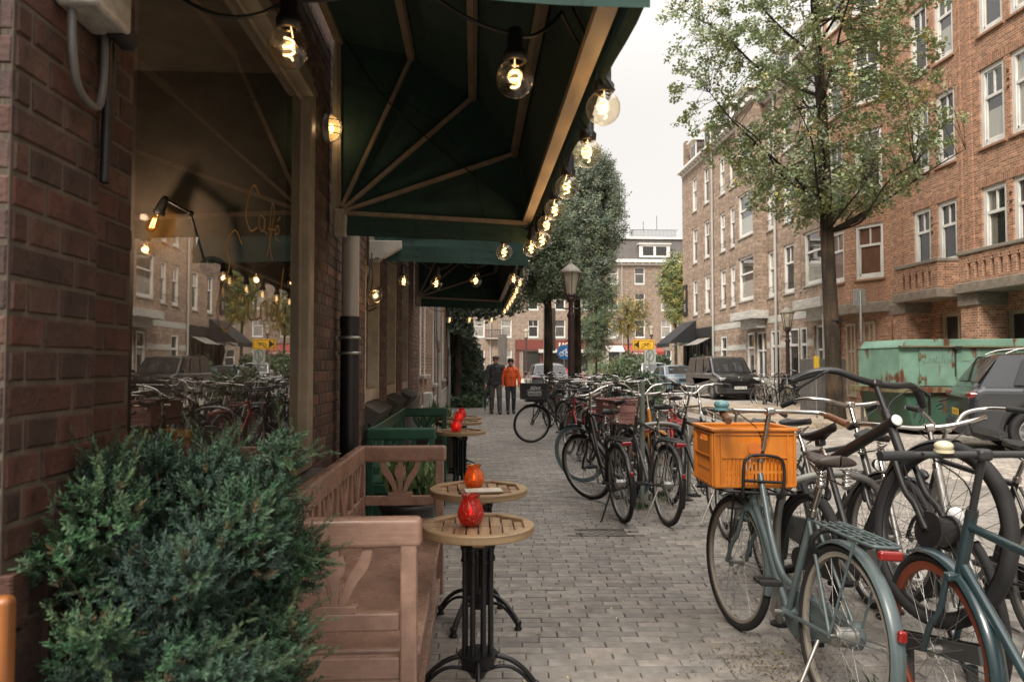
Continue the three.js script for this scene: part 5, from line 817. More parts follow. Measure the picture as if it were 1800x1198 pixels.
{ const t = thing('plastic_crate', 'black crate with white hand lettering on the front of the transport bicycle', 'crate', [1.1, 0.81, -12.95], 0.02);
  mesh('body', [rbox(0, 0.14, 0.155, 0.48, 0.28, 0.012, 0.004), rbox(0, 0.14, -0.155, 0.48, 0.28, 0.012, 0.004), rbox(0.234, 0.14, 0, 0.012, 0.28, 0.3, 0.004), rbox(-0.234, 0.14, 0, 0.012, 0.28, 0.3, 0.004), box(0, 0.008, 0, 0.46, 0.012, 0.3), rbox(0, 0.28, 0.16, 0.51, 0.02, 0.03, 0.005), rbox(0, 0.28, -0.16, 0.51, 0.02, 0.03, 0.005)], S({ color: [0.02, 0.02, 0.021], roughness: 0.55, map: T.mottle }), t);
  const c = document.createElement('canvas'); c.width = 512; c.height = 256; const x = c.getContext('2d'); x.fillStyle = '#17181a'; x.fillRect(0, 0, 512, 256); x.fillStyle = '#d9d6cf'; x.font = 'italic 92px serif'; x.fillText('Alive', 150, 88); x.fillRect(90, 106, 320, 5); x.fillRect(90, 186, 320, 4); x.strokeStyle = '#d9d6cf'; x.lineWidth = 5; x.beginPath(); for (let i = 0; i < 60; i++) { const q = 110 + i * 5, y = 150 + 22 * Math.sin(i * 1.9) * Math.sin(i * 0.37); i ? x.lineTo(q, y) : x.moveTo(q, y); } x.stroke(); x.lineWidth = 4; x.beginPath(); for (let i = 0; i < 56; i++) { const q = 120 + i * 5, y = 214 + 12 * Math.sin(i * 2.3) * Math.cos(i * 0.3); i ? x.lineTo(q, y) : x.moveTo(q, y); } x.stroke();
  const mt = new THREE.CanvasTexture(c); mt.colorSpace = THREE.SRGBColorSpace; const g = new THREE.PlaneGeometry(0.44, 0.22); g.translate(0, 0.145, 0.1625); mesh('sign_face', g, S({ color: 0xffffff, map: mt, roughness: 0.7 }), t); }
// -- the crowd of bicycles further along, toward the lamp post
{
  const kinds = [
    ['black', { style: 'oma', frame: bm.frameBlack, bars: 'swan' }], ['grey', { style: 'dia', frame: bm.silver, bars: 'swan', chain: 'bare' }], ['dark green', { style: 'dia', frame: bm.green, bars: 'raised' }],
    ['pale', { style: 'oma', frame: bm.white, bars: 'cruiser' }], ['slate grey', { style: 'oma', frame: bm.grey, bars: 'raised' }], ['black', { style: 'dia', frame: bm.worn, bars: 'straight', sport: true, chain: 'bare' }],
  ];
  const protos = kinds.map(() => null), r = rng(31);
  const add = (k, x, z, deg, lean, label, group) => { let b; if (!protos[k]) b = protos[k] = tag(bicycle(label, { ...kinds[k][1], barH: 1.08 + 0.06 * r(), steer: (r() - 0.5) * 0.6 }), label, 'bicycle', group); else b = copyOf(protos[k], label, null, undefined, group); stand(b, x, z, deg, lean); };
  for (let i = 0; i < 26; i++) {
    const row = i % 2, n = i >> 1, z = -10.2 - n * 0.92 + (r() - 0.5) * 0.4, x = row ? 3.0 + (r() - 0.5) * 0.7 + n * 0.02 : 1.95 + (r() - 0.5) * 0.5 + n * 0.03, k = Math.floor(r() * 6);
    add(k, x, z, (r() < 0.5 ? 85 : -90) + (r() - 0.5) * 50, (r() - 0.5) * 0.16, `${kinds[k][0]} city bicycle in the dense crowd of parked bicycles before the lamp post`, `${kinds[k][0]} bicycles crowded in the racks before the lamp post`);
  }
  for (let i = 0; i < 7; i++) { const k = [1, 0, 3, 5, 4, 1, 0][i]; add(k, 9.75 + i * 0.36, -23.3 + (r() - 0.5) * 0.5 - 0.22 * i, -70 + (r() - 0.5) * 50, (r() - 0.5) * 0.2, `${kinds[k][0]} city bicycle in the cluster between the black van and the big tree`, `${kinds[k][0]} bicycles clustered beyond the road by the tree`); }
}
// racks that hold them
for (const [x, z, l] of [[1.95, -7.4, 'grey steel bicycle hoop among the three bicycles seen from behind'], [2.0, -3.9, 'grey steel bicycle hoop under the jam of bicycles at the right'], [1.9, -10.6, 'grey steel bicycle hoop beside the bright red bicycle']]) {
  const t = thing('bicycle_rack', l, 'bike rack', [x, 0, z], 0.1); mesh('hoop', [tube([[-0.32, 0, 0], [-0.32, 0.6, 0], [-0.27, 0.74, 0], [-0.14, 0.8, 0], [0.14, 0.8, 0], [0.27, 0.74, 0], [0.32, 0.6, 0], [0.32, 0, 0]], 0.022, 50, 9)], S({ color: [0.3, 0.3, 0.28], roughness: 0.45, metalness: 0.7, map: T.mottle }), t); mesh('foot_plate', [rod([-0.32, 0, 0], [-0.32, 0.012, 0], 0.05, 0.05, 14), rod([0.32, 0, 0], [0.32, 0.012, 0], 0.05, 0.05, 14)], MAT.iron, t);
}
{ const t = thing('metal_post', 'thin grey green metal post between the middle bicycles', 'post', [1.68, 0, -6.55 - 0.5]); mesh('pole', [rod([0, 0, 0], [0.01, 1.25, 0], 0.026, 0.026, 12), ball([0.01, 1.25, 0], 0.028, 10, 6)], paint([0.17, 0.19, 0.16], 0.6), t); }
{ // wheel-raising rack rail for the black bicycle
  const t = thing('bicycle_rack', 'dark steel wheel channel lifting the matte black bicycle', 'bike rack', [1.82, 0, -2.75], -0.2);
  mesh('channel', [box(0, 0.3, 0, 0.012, 0.06, 0.9, 0, -0.28).translate(-0.03, 0.02, 0), box(0, 0.3, 0, 0.012, 0.06, 0.9, 0, -0.28).translate(0.04, 0.02, 0), rod([0, 0, 0.3], [0, 0.36, 0.3], 0.02), rod([0, 0, -0.25], [0, 0.26, -0.25], 0.02)], S({ color: [0.06, 0.06, 0.058], roughness: 0.6, metalness: 0.4 }), t);
}
// ================================================================ houses across the street and at its end
const tanTex = brickTex(6, 16, [[0.567, 0.486, 0.418], [0.553, 0.473, 0.404], [0.591, 0.51, 0.442], [0.534, 0.454, 0.39]], [0.64, 0.58, 0.51], 91);
const redTex = brickTex(6, 16, [[0.621, 0.456, 0.359], [0.599, 0.434, 0.341], [0.643, 0.483, 0.385], [0.572, 0.416, 0.328]], [0.74, 0.655, 0.56], 93);
const tanMat = brickMat(tanTex, 6, 16), redMat = brickMat(redTex, 6, 16), tanDark = brickMat(tanTex, 6, 16, { color: C(0.72, 0.7, 0.66) }), redSoldier = S({ map: (() => { const t = rep(redTex.map, 1 / (6 * 0.22), 1 / (16 * 0.064)); t.rotation = PI / 2; return t; })(), roughness: 0.9, color: C(0.86, 0.82, 0.8) });
const tanSoldier = S({ map: (() => { const t = rep(tanTex.map, 1 / (6 * 0.22), 1 / (16 * 0.064)); t.rotation = PI / 2; return t; })(), roughness: 0.9, color: C(0.84, 0.82, 0.8) });
const tileMat = S({ color: [0.33, 0.13, 0.07], roughness: 0.8, map: T.streak }), slate = S({ color: [0.13, 0.115, 0.105], roughness: 0.75, map: T.streak });
const pebble = S({ color: [0.3, 0.25, 0.2], roughness: 0.95, map: T.mottle, bumpMap: T.grit, bumpScale: 0.02 }), bandMat = paint([0.6, 0.58, 0.53], 0.7);
const pipeMat = paint([0.5, 0.48, 0.44], 0.5);
const paneOf = (r, ks = ['dark', 'dark', 'grey', 'dark', 'dark']) => ks[Math.floor(r() * ks.length)];
const drape = r => ['', 'sides', 'full', 'half', '', 'left', 'blind', 'sides'][Math.floor(r() * 8)];
function addWin(b, u0, u1, v0, v1, o = {}, z = -0.1) { const w = windowProto(u1 - u0, v1 - v0, o).clone(); w.position.set((u0 + u1) / 2, v0, z); b.add(w); return w; }
const lintel = (u0, u1, v) => wuv(box((u0 + u1) / 2, v + 0.11, 0.003, u1 - u0 + 0.2, 0.21, 0.012));
function roofSlope(b, u0, u1, v, h, mat = tileMat) { // cornice with brackets, tiled slope
  mesh('cornice', [rbox((u0 + u1) / 2, v + 0.05, 0.14, u1 - u0, 0.16, 0.42, 0.02, 1), box((u0 + u1) / 2, v - 0.12, 0.03, u1 - u0, 0.18, 0.08)], MAT.white, b);
  const br = []; for (let u = u0 + 0.3; u < u1; u += 0.55) br.push(box(u, v - 0.09, 0.15, 0.09, 0.12, 0.2)); mesh('bracket', br, MAT.white, b);
  const g = quadGeo([[[u0, v + 0.1, 0], [u1, v + 0.1, 0], [u1, v + h, -h * 0.75], [u0, v + h, -h * 0.75]], [[u1, v + 0.1, 0], [u1, v + 0.1, -6], [u1, v + h, -6], [u1, v + h, -h * 0.75]], [[u0, v + h, -h * 0.75], [u1, v + h, -h * 0.75], [u1, v + h, -6], [u0, v + h, -6]], [[u0, v + 0.1, -6], [u0, v + 0.1, 0], [u0, v + h, -h * 0.75], [u0, v + h, -6]]]);
  const roof = mesh('roof', g, mat, b), co = []; const n = Math.round(h * 1.25 / 0.3); for (let i = 1; i < n; i++) { const t = i / n; co.push(box((u0 + u1) / 2, lerp(v + 0.1, v + h, t), lerp(0, -h * 0.75, t) + 0.01, u1 - u0, 0.035, 0.05, 0, -0.9)); } mesh('tile_course', co, mat, roof); return roof;
}
function dormer(b, u, v, w = 1.0, h = 1.2, z = -0.25) {
  const d = new THREE.Group(); d.name = 'dormer'; d.position.set(u, v, z); b.add(d);
  mesh('cheek', [box(0, h / 2, -0.7, w, h, 1.35)], slate, d); mesh('frame', [box(0, h / 2, 0, w - 0.02, h - 0.02, 0.07), rbox(0, h + 0.06, -0.5, w + 0.22, 0.13, 1.5, 0.02, 1)], MAT.white, d); mesh('pane', [box(-w * 0.21, h / 2, 0.04, w * 0.34, h * 0.68, 0.02), box(w * 0.21, h / 2, 0.04, w * 0.34, h * 0.68, 0.02)], PANE.dark, d);
}
// ---- corner house with the black shop front
{
  const b = thing('brick_house', 'tan brick corner house with the black shop front, far end of the right row', 'house', [13, 0, -43.4], -PI / 2), r = rng(3);
  const ops = [[2.0, 2.85], [4.15, 5.0]].flatMap(u => [[4.36, 6.46], [7.41, 9.49], [10.46, 12.5]].map(v => [...u, ...v]));
  const shop = [[0.5, 2.5, 0.1, 3.0], [3.1, 5.2, 0.1, 3.0]];
  mesh('wall', [wallGeo(5.75, 13.3, [...ops, ...shop], 0.14)], tanMat, b);
  ops.forEach(o => addWin(b, ...o, { pane: paneOf(r), curtain: drape(r), f: 0.1 }, -0.045)); each('lintel', ops.map(o => lintel(o[0], o[1], o[3])), tanSoldier, b);
  mesh('end_wall', [box(0.1, 6.65, -4, 0.2, 13.3, 7.4)], tanMat, b);
  mesh('shop_front', [box(2.87, 3.3, 0.03, 5.6, 0.5, 0.1), box(2.8, 1.5, 0.01, 0.5, 3.0, 0.06), box(0.28, 1.5, 0.01, 0.42, 3.0, 0.06), box(5.45, 1.5, 0.01, 0.5, 3.0, 0.06), ...shop.map(o => box((o[0] + o[1]) / 2, 0.35, -0.05, o[1] - o[0], 0.5, 0.05)), ...shop.flatMap(o => [0.02, 0.33, 0.66, 0.98].map(t => box(lerp(o[0], o[1], t), 1.5, -0.06, 0.07, 3, 0.06)))], MAT.blackMatte, b);
  mesh('pane', shop.map(o => box((o[0] + o[1]) / 2, 1.6, -0.12, o[1] - o[0], 2.9, 0.02)), PANE.dark, b);
  const vis = []; for (const u of [0.7, 2.1, 3.6, 4.7]) vis.push(box(u, 2.75, 0.45, 0.95, 0.035, 0.85, 0, 0.45)); mesh('flap_shutter', vis, paint([0.35, 0.33, 0.3]), b);
  roofSlope(b, 0, 5.75, 13.3, 2.0); dormer(b, 1.6, 13.5, 1.0, 1.35); dormer(b, 4.2, 13.5, 1.0, 1.35); mesh('chimney', [box(0.25, 14.2, -0.5, 0.5, 2.2, 0.8)], tanDark, b);
  mesh('downpipe', [rod([5.72, 0, 0.08], [5.72, 13.2, 0.08], 0.06, 0.06, 10)], pipeMat, b);
  const sg = new THREE.Group(); sg.name = 'hanging_sign'; b.add(sg); sg.position.set(0.55, 5.4, 0.05); mesh('board', [rbox(0.05, 0, 0, 0.75, 1.9, 0.06, 0.02)], MAT.blackMatte, sg);
  { const c = document.createElement('canvas'); c.width = 128; c.height = 320; const x = c.getContext('2d'); x.fillStyle = '#191614'; x.fillRect(0, 0, 128, 320); x.strokeStyle = '#c9a25c'; x.lineWidth = 9; x.beginPath(); x.ellipse(64, 100, 24, 52, 0.2, 0, 7); x.stroke(); x.beginPath(); x.ellipse(66, 92, 10, 26, 0.2, 0, 7); x.stroke(); x.fillStyle = '#b8b0a0'; for (let i = 0; i < 4; i++) x.fillRect(26 + i * 3, 205 + i * 22, 76 - i * 6, 9); const t = new THREE.CanvasTexture(c); t.colorSpace = THREE.SRGBColorSpace; const g = new THREE.PlaneGeometry(0.7, 1.8); g.translate(0.05, 0, 0.033); mesh('sign_face', g, S({ color: 0xffffff, map: t, roughness: 0.6 }), sg); }
  const a = thing('awning', 'black fabric awning of the corner cafe, sloping toward the street', 'awning', [13, 0, -43.4], -PI / 2);
  mesh('canopy', quadGeo([[[-0.3, 4.05, 0.04], [2.6, 4.05, 0.04], [2.6, 2.75, 1.6], [-0.3, 2.75, 1.6]].reverse(), [[2.6, 4.05, 0.04], [2.6, 2.75, 0.04], [2.6, 2.75, 1.6], [2.6, 2.76, 1.6]], [[-0.3, 2.75, 1.6], [2.6, 2.75, 1.6], [2.6, 2.5, 1.62], [-0.3, 2.5, 1.62]].reverse()]), S({ color: [0.012, 0.012, 0.013], roughness: 0.8, map: T.fabric }), a);
  mesh('arm', [rod([0.1, 2.9, 0.05], [0.1, 2.7, 1.55], 0.02), rod([2.3, 2.9, 0.05], [2.3, 2.7, 1.55], 0.02)], MAT.alu, a);
  const s = thing('parasol_pole', 'pale wooden pole leaning beside the corner cafe shop front', 'pole', [12.1, 0, -40.7]); mesh('pole', [rod([0.35, 0.1, 0], [-0.25, 2.6, 0.1], 0.06, 0.05, 8)], paint([0.45, 0.38, 0.28]), s);
}
// ---- tan brick houses with bays
{
  const b = thing('brick_house', 'tan brick houses with white bay slabs in the middle of the right row', 'house', [13, 0, -37.65], -PI / 2), r = rng(8);
  const vs = [[4.4, 6.42], [7.35, 9.4], [10.35, 12.35]], cols = [[0.95, 1.75], [2.4, 3.05], [7.0, 7.85], [8.6, 9.55], [10.15, 10.85]];
  const ops = cols.flatMap(u => vs.map(v => [...u, ...v])), ground = [[0.9, 1.8, 0.05, 2.95], [4.55, 5.4, 0.05, 3.0], [5.5, 6.75, 0.7, 2.95], [7.2, 8.15, 0.05, 2.95], [8.95, 9.9, 0.05, 2.95], [10.0, 10.6, 0.05, 2.95], [11.2, 12.9, 0.5, 2.95]];
  mesh('wall', [wallGeo(13.25, 13.3, [...ops, ...ground], 0.16)], tanMat, b);
  ops.forEach(o => addWin(b, ...o, { pane: paneOf(r), curtain: drape(r), f: 0.1 }, -0.045)); each('lintel', ops.map(o => lintel(o[0], o[1], o[3])), tanSoldier, b);
  ground.forEach((o, i) => { if ([2, 6].includes(i)) { const w = windowProto(o[1] - o[0], o[3] - o[2], { style: 'pair', pane: i === 6 ? 'grey' : 'dark' }).clone(); w.position.set((o[0] + o[1]) / 2, o[2], -0.08); b.add(w); } else { const g = new THREE.Group(); g.name = 'door'; b.add(g); const w = o[1] - o[0]; g.position.set((o[0] + o[1]) / 2, 0.05, -0.08); mesh('frame', [box(-w / 2 + 0.05, 1.45, 0, 0.1, 2.9, 0.12), box(w / 2 - 0.05, 1.45, 0, 0.1, 2.9, 0.12), box(0, 2.2, 0, w - 0.2, 0.1, 0.12), box(0, 2.85, 0, w - 0.2, 0.1, 0.12)], MAT.white, g); mesh('door_leaf', [box(0, 1.07, -0.03, w - 0.2, 2.14, 0.05)], i === 1 ? paint([0.36, 0.33, 0.28]) : paint([0.02, 0.025, 0.025], 0.3), g); mesh('pane', [box(0, 2.52, -0.03, w - 0.2, 0.56, 0.03), box(0, 1.5, 0.0, w * 0.4, 0.7, 0.012)], PANE.dark, g); } });
  each('stone_band', [[0, 4.4], [6.95, 11.0]].flatMap(([p, q]) => [box((p + q) / 2, 3.42, 0.005, q - p, 0.3, 0.03)]).concat([[0, 0.85], [1.85, 4.4], [6.85, 7.15], [8.2, 8.9], [10.65, 11.15], [12.95, 13.25]].flatMap(([p, q]) => [box((p + q) / 2, 2.3, 0.004, q - p, 0.26, 0.026), box((p + q) / 2, 0.4, 0.006, q - p, 0.8, 0.03)])), bandMat, b);
  for (const [u0, u1] of [[4.6, 6.85], [11.25, 13.1]]) { // bays
    const bay = new THREE.Group(); bay.name = 'bay'; b.add(bay); bay.position.set((u0 + u1) / 2, 3.85, 0); const w = u1 - u0, h = 9.45, d = 0.5;
    const bo = vs.map(v => [w * 0.11, w * 0.89, v[0] - 3.85, v[1] - 3.85]), fg = wallGeo(w, h, bo, 0.12); fg.translate(-w / 2, 0, d);
    mesh('wall', [fg, wuv(box(w / 2 - 0.05, h / 2, d / 2 - 0.1, 0.09, h, d + 0.15)), wuv(box(-w / 2 + 0.05, h / 2, d / 2 - 0.1, 0.09, h, d + 0.15))], tanMat, bay);
    mesh('slab', [rbox(0, -0.17, d / 2 + 0.09, w + 0.36, 0.36, d + 0.4, 0.02, 1), box(0, -0.55, d / 2 - 0.1, w - 0.3, 0.4, d)], bandMat, bay); mesh('cornice', [rbox(0, h + 0.06, d / 2 + 0.05, w + 0.2, 0.2, d + 0.3, 0.02, 1)], MAT.white, bay);
    bo.forEach(o => { const q = windowProto(o[1] - o[0], o[3] - o[2], { style: 'tee', pane: paneOf(r, ['grey', 'dark']), curtain: ['full', 'sides', 'half'][Math.floor(r() * 3)] }).clone(); q.position.set((o[0] + o[1]) / 2 - w / 2, o[2], d - 0.06); b.attach ? bay.add(q) : 0; });
  }
  roofSlope(b, 0, 13.25, 13.3, 2.2); for (const u of [1.5, 3.6, 8.5, 10.4]) dormer(b, u, 13.5, 1.1, 1.4); mesh('chimney', [box(6.4, 14.8, -1.6, 0.9, 2, 0.7)], tanDark, b);
  mesh('downpipe', [rod([7.95, 0, 0.08], [7.95, 13.2, 0.08], 0.06, 0.06, 10)], pipeMat, b); mesh('downpipe', [rod([13.2, 0, 0.09], [13.2, 13.2, 0.09], 0.065, 0.065, 10)], pipeMat, b);
  const iron = []; for (const c of cols) for (const v of vs) iron.push(box((c[0] + c[1]) / 2, v[0] + 0.42, 0.0, c[1] - c[0], 0.022, 0.022)); mesh('window_bar', iron, MAT.iron, b);
}
// ---- red brick house with stone balconies
{
  const b = thing('brick_house', 'orange red brick house with brick balconies at the right edge', 'house', [13, 0, -24.4], -PI / 2), r = rng(18);
  const vs = [[4.2, 5.95], [6.97, 9.0], [9.89, 11.9], [12.85, 14.6]], cols = [[4.15, 4.95], [5.25, 6.05], [7.0, 7.85], [8.05, 9.35], [10.7, 11.55]];
  const ops = cols.flatMap(u => vs.map(v => [...u, ...v])), ground = [[3.35, 4.0, 0.1, 2.9], [5.25, 6.5, 0.1, 2.85], [7.7, 9.3, 0.3, 2.75], [10.5, 11.8, 0.1, 2.75]];
  mesh('wall', [wallGeo(13.4, 15.6, [...ops, ...ground], 0.17, 3.0)], redMat, b);
  ops.forEach((o, i) => addWin(b, ...o, { pane: paneOf(r, ['dark', 'dark', 'grey', 'dark']), curtain: drape(r), sillMat: redSoldier, f: 0.115 }, -0.045));
  each('lintel', ops.map(o => lintel(o[0], o[1], o[3])), redSoldier, b);
  ground.forEach(o => { const q = windowProto(o[1] - o[0], o[3] - o[2], { style: 'pair', frameMat: MAT.cream, sill: false }).clone(); q.position.set((o[0] + o[1]) / 2, o[2], -0.1); b.add(q); });
  each('pilaster', [[6.65, 0.16], [9.75, 0.2], [3.55, 0.12], [6.3, 0.06], [9.6, 0.06]].map(([u, w]) => wuv(box(u, 9.9, 0.012, w, 11.3, 0.05))), redMat, b);
  each('dentil', [4.95, 7.92, 5.0].slice(0, 2).flatMap(u => [5.2, 5.4, 5.6, 8.2, 8.4, 8.6, 11.1, 11.3].map(v => box(u + 0.08, v, 0.012, 0.05, 0.05, 0.04))), paint([0.09, 0.045, 0.03]), b);
  // angled bay
  const bay = new THREE.Group(); bay.name = 'bay'; b.add(bay);
  const facet = (x0, z0, x1, z1, nm) => { const L = Math.hypot(x1 - x0, z1 - z0), t = Math.atan2(-(z1 - z0), x1 - x0), w = 0.95, c = L / 2, o = vs.map(v => [c - w / 2, c + w / 2, v[0], v[1]]); const g = wallGeo(L, 15.6, [...o], 0.14); const m4 = new THREE.Matrix4().makeTranslation(x0, 0, z0).multiply(new THREE.Matrix4().makeRotationY(t)); const p = g.attributes.position; for (let i = 0; i < p.count; i++) if (p.getY(i) < 3.35) p.setY(i, 3.35); g.applyMatrix4(m4); mesh('wall', g, redMat, bay);
    const li = o.map(q => lintel(q[0], q[1], q[3])); li.forEach(q => q.applyMatrix4(m4)); each('lintel', li, redSoldier, bay);
    o.forEach((q, i) => { const wi = windowProto(w, q[3] - q[2], { pane: i === 0 ? 'blind' : paneOf(r), curtain: i === 0 ? '' : drape(r), sillMat: redSoldier, f: 0.1 }).clone(); wi.position.set(c, q[2], -0.035); wi.applyMatrix4(m4); bay.add(wi); }); };
  facet(0.15, 0.66, 1.75, 0.66); facet(1.75, 0.66, 3.0, 0.0); facet(0.0, 0.02, 0.15, 0.66);
  const slab = (pts, y, h, m, nm, par) => { const g = extr(poly(pts), h, 0.02); g.rotateX(-PI / 2); g.translate(0, y, 0); mesh(nm, wuv(g), m, par); };
  slab([[0, 0.2], [0.05, -0.74], [1.8, -0.76], [3.2, -0.06], [3.2, 0.2]], 3.12, 0.3, pebble, 'slab', b);
  mesh('plinth_wall', [wuv(box(1.55, 1.55, 0.03, 3.1, 3.1, 0.1))], redMat, b);
  for (const [p, q, st] of [[0.5, 1.1, 0], [1.6, 2.25, 0]]) { const w = windowProto(q - p, 2.5, { style: 'pair', frameMat: MAT.cream, sill: false }).clone(); w.position.set((p + q) / 2, 0.35, 0.13); b.add(w); }
  // balconies on piers
  for (const [u0, u1] of [[4.6, 6.45], [7.25, 10.1]]) {
    const k = new THREE.Group(); k.name = 'balcony'; b.add(k); const w = u1 - u0, c = (u0 + u1) / 2, d = 0.85;
    slab([[u0 - 0.05, 0], [u1 + 0.05, 0], [u1 + 0.05, -d - 0.06], [u0 - 0.05, -d - 0.06]].map(([x, y]) => [x, y]), 3.22, 0.22, pebble, 'slab', k);
    const n = Math.round((w - 0.5) / 0.26), sh = poly([[-w / 2, 0], [w / 2, 0], [w / 2, 0.72], [-w / 2, 0.72]]);
    for (let i = 0; i < n; i++) { const x = -w / 2 + 0.36 + i * (w - 0.72) / (n - 1), q = new THREE.Path(); q.moveTo(x - 0.065, 0.12); q.lineTo(x + 0.065, 0.12); q.lineTo(x + 0.065, 0.5); q.lineTo(x + 0.025, 0.5); q.lineTo(x + 0.025, 0.58); q.lineTo(x - 0.025, 0.58); q.lineTo(x - 0.025, 0.5); q.lineTo(x - 0.065, 0.5); sh.holes.push(q); }
    const pg = extr(sh, 0.2); pg.translate(c, 3.44, d - 0.22); mesh('parapet', [wuv(pg), wuv(box(u1 - 0.1, 3.8, (d - 0.24) / 2, 0.2, 0.72, d - 0.24)), wuv(box(u0 + 0.1, 3.8, (d - 0.24) / 2, 0.2, 0.72, d - 0.24))], redMat, k);
    mesh('coping', [rbox(c, 4.2, d - 0.12, w + 0.06, 0.09, 0.28, 0.015, 1), rbox(u1 - 0.1, 4.2, (d - 0.27) / 2, 0.26, 0.088, d - 0.27, 0.015, 1), rbox(u0 + 0.1, 4.2, (d - 0.27) / 2, 0.26, 0.088, d - 0.27, 0.015, 1)], paint([0.3, 0.27, 0.22], 0.9), k);
  }
  for (const u of [4.55, 7.45, 10.0]) { mesh('pier', [wuv(box(u, 1.45, 0.36, 0.62, 2.9, 0.72)), wuv(box(u, 1.0, 0.37, 0.66, 0.03, 0.74))], redMat, b); mesh('pier_head', [rbox(u, 3.05, 0.38, 0.72, 0.32, 0.8, 0.03, 1)], pebble, b); }
  mesh('cornice', [box(6.7, 15.75, 0.3, 13.4, 0.3, 1.0)], MAT.white, b); roofSlope(b, 0, 13.4, 15.9, 1.8);
  mesh('downpipe', [rod([0.0, 0, 0.2], [0.0, 15, 0.12], 0.06, 0.06, 10), rod([0.18, 0, 0.75], [0.18, 3.2, 0.75], 0.055, 0.055, 10)], pipeMat, b);
  mesh('side_wall', [box(13.3, 7.8, -3.6, 0.2, 15.6, 6.8)], redMat, b);
}
{ // the row goes on beside and behind the camera, seen only mirrored in the window
  const b = thing('brick_house', 'orange red brick house beyond the right edge, mirrored in the shop window', 'house', [13, 0, -10.9], -PI / 2), r = rng(44);
  const ops = []; for (let u = 0.8; u < 21; u += 2.1) for (const v of [[0.9, 2.9], [4.2, 6.1], [7.1, 9.1], [10, 12]]) ops.push([u, u + 1.0, ...v]);
  mesh('wall', [wallGeo(22, 13.4, ops, 0.15)], tanMat, b); ops.forEach(o => addWin(b, ...o, { pane: paneOf(r), curtain: drape(r), f: 0.1 }, -0.045)); roofSlope(b, 0, 22, 13.4, 2);
}
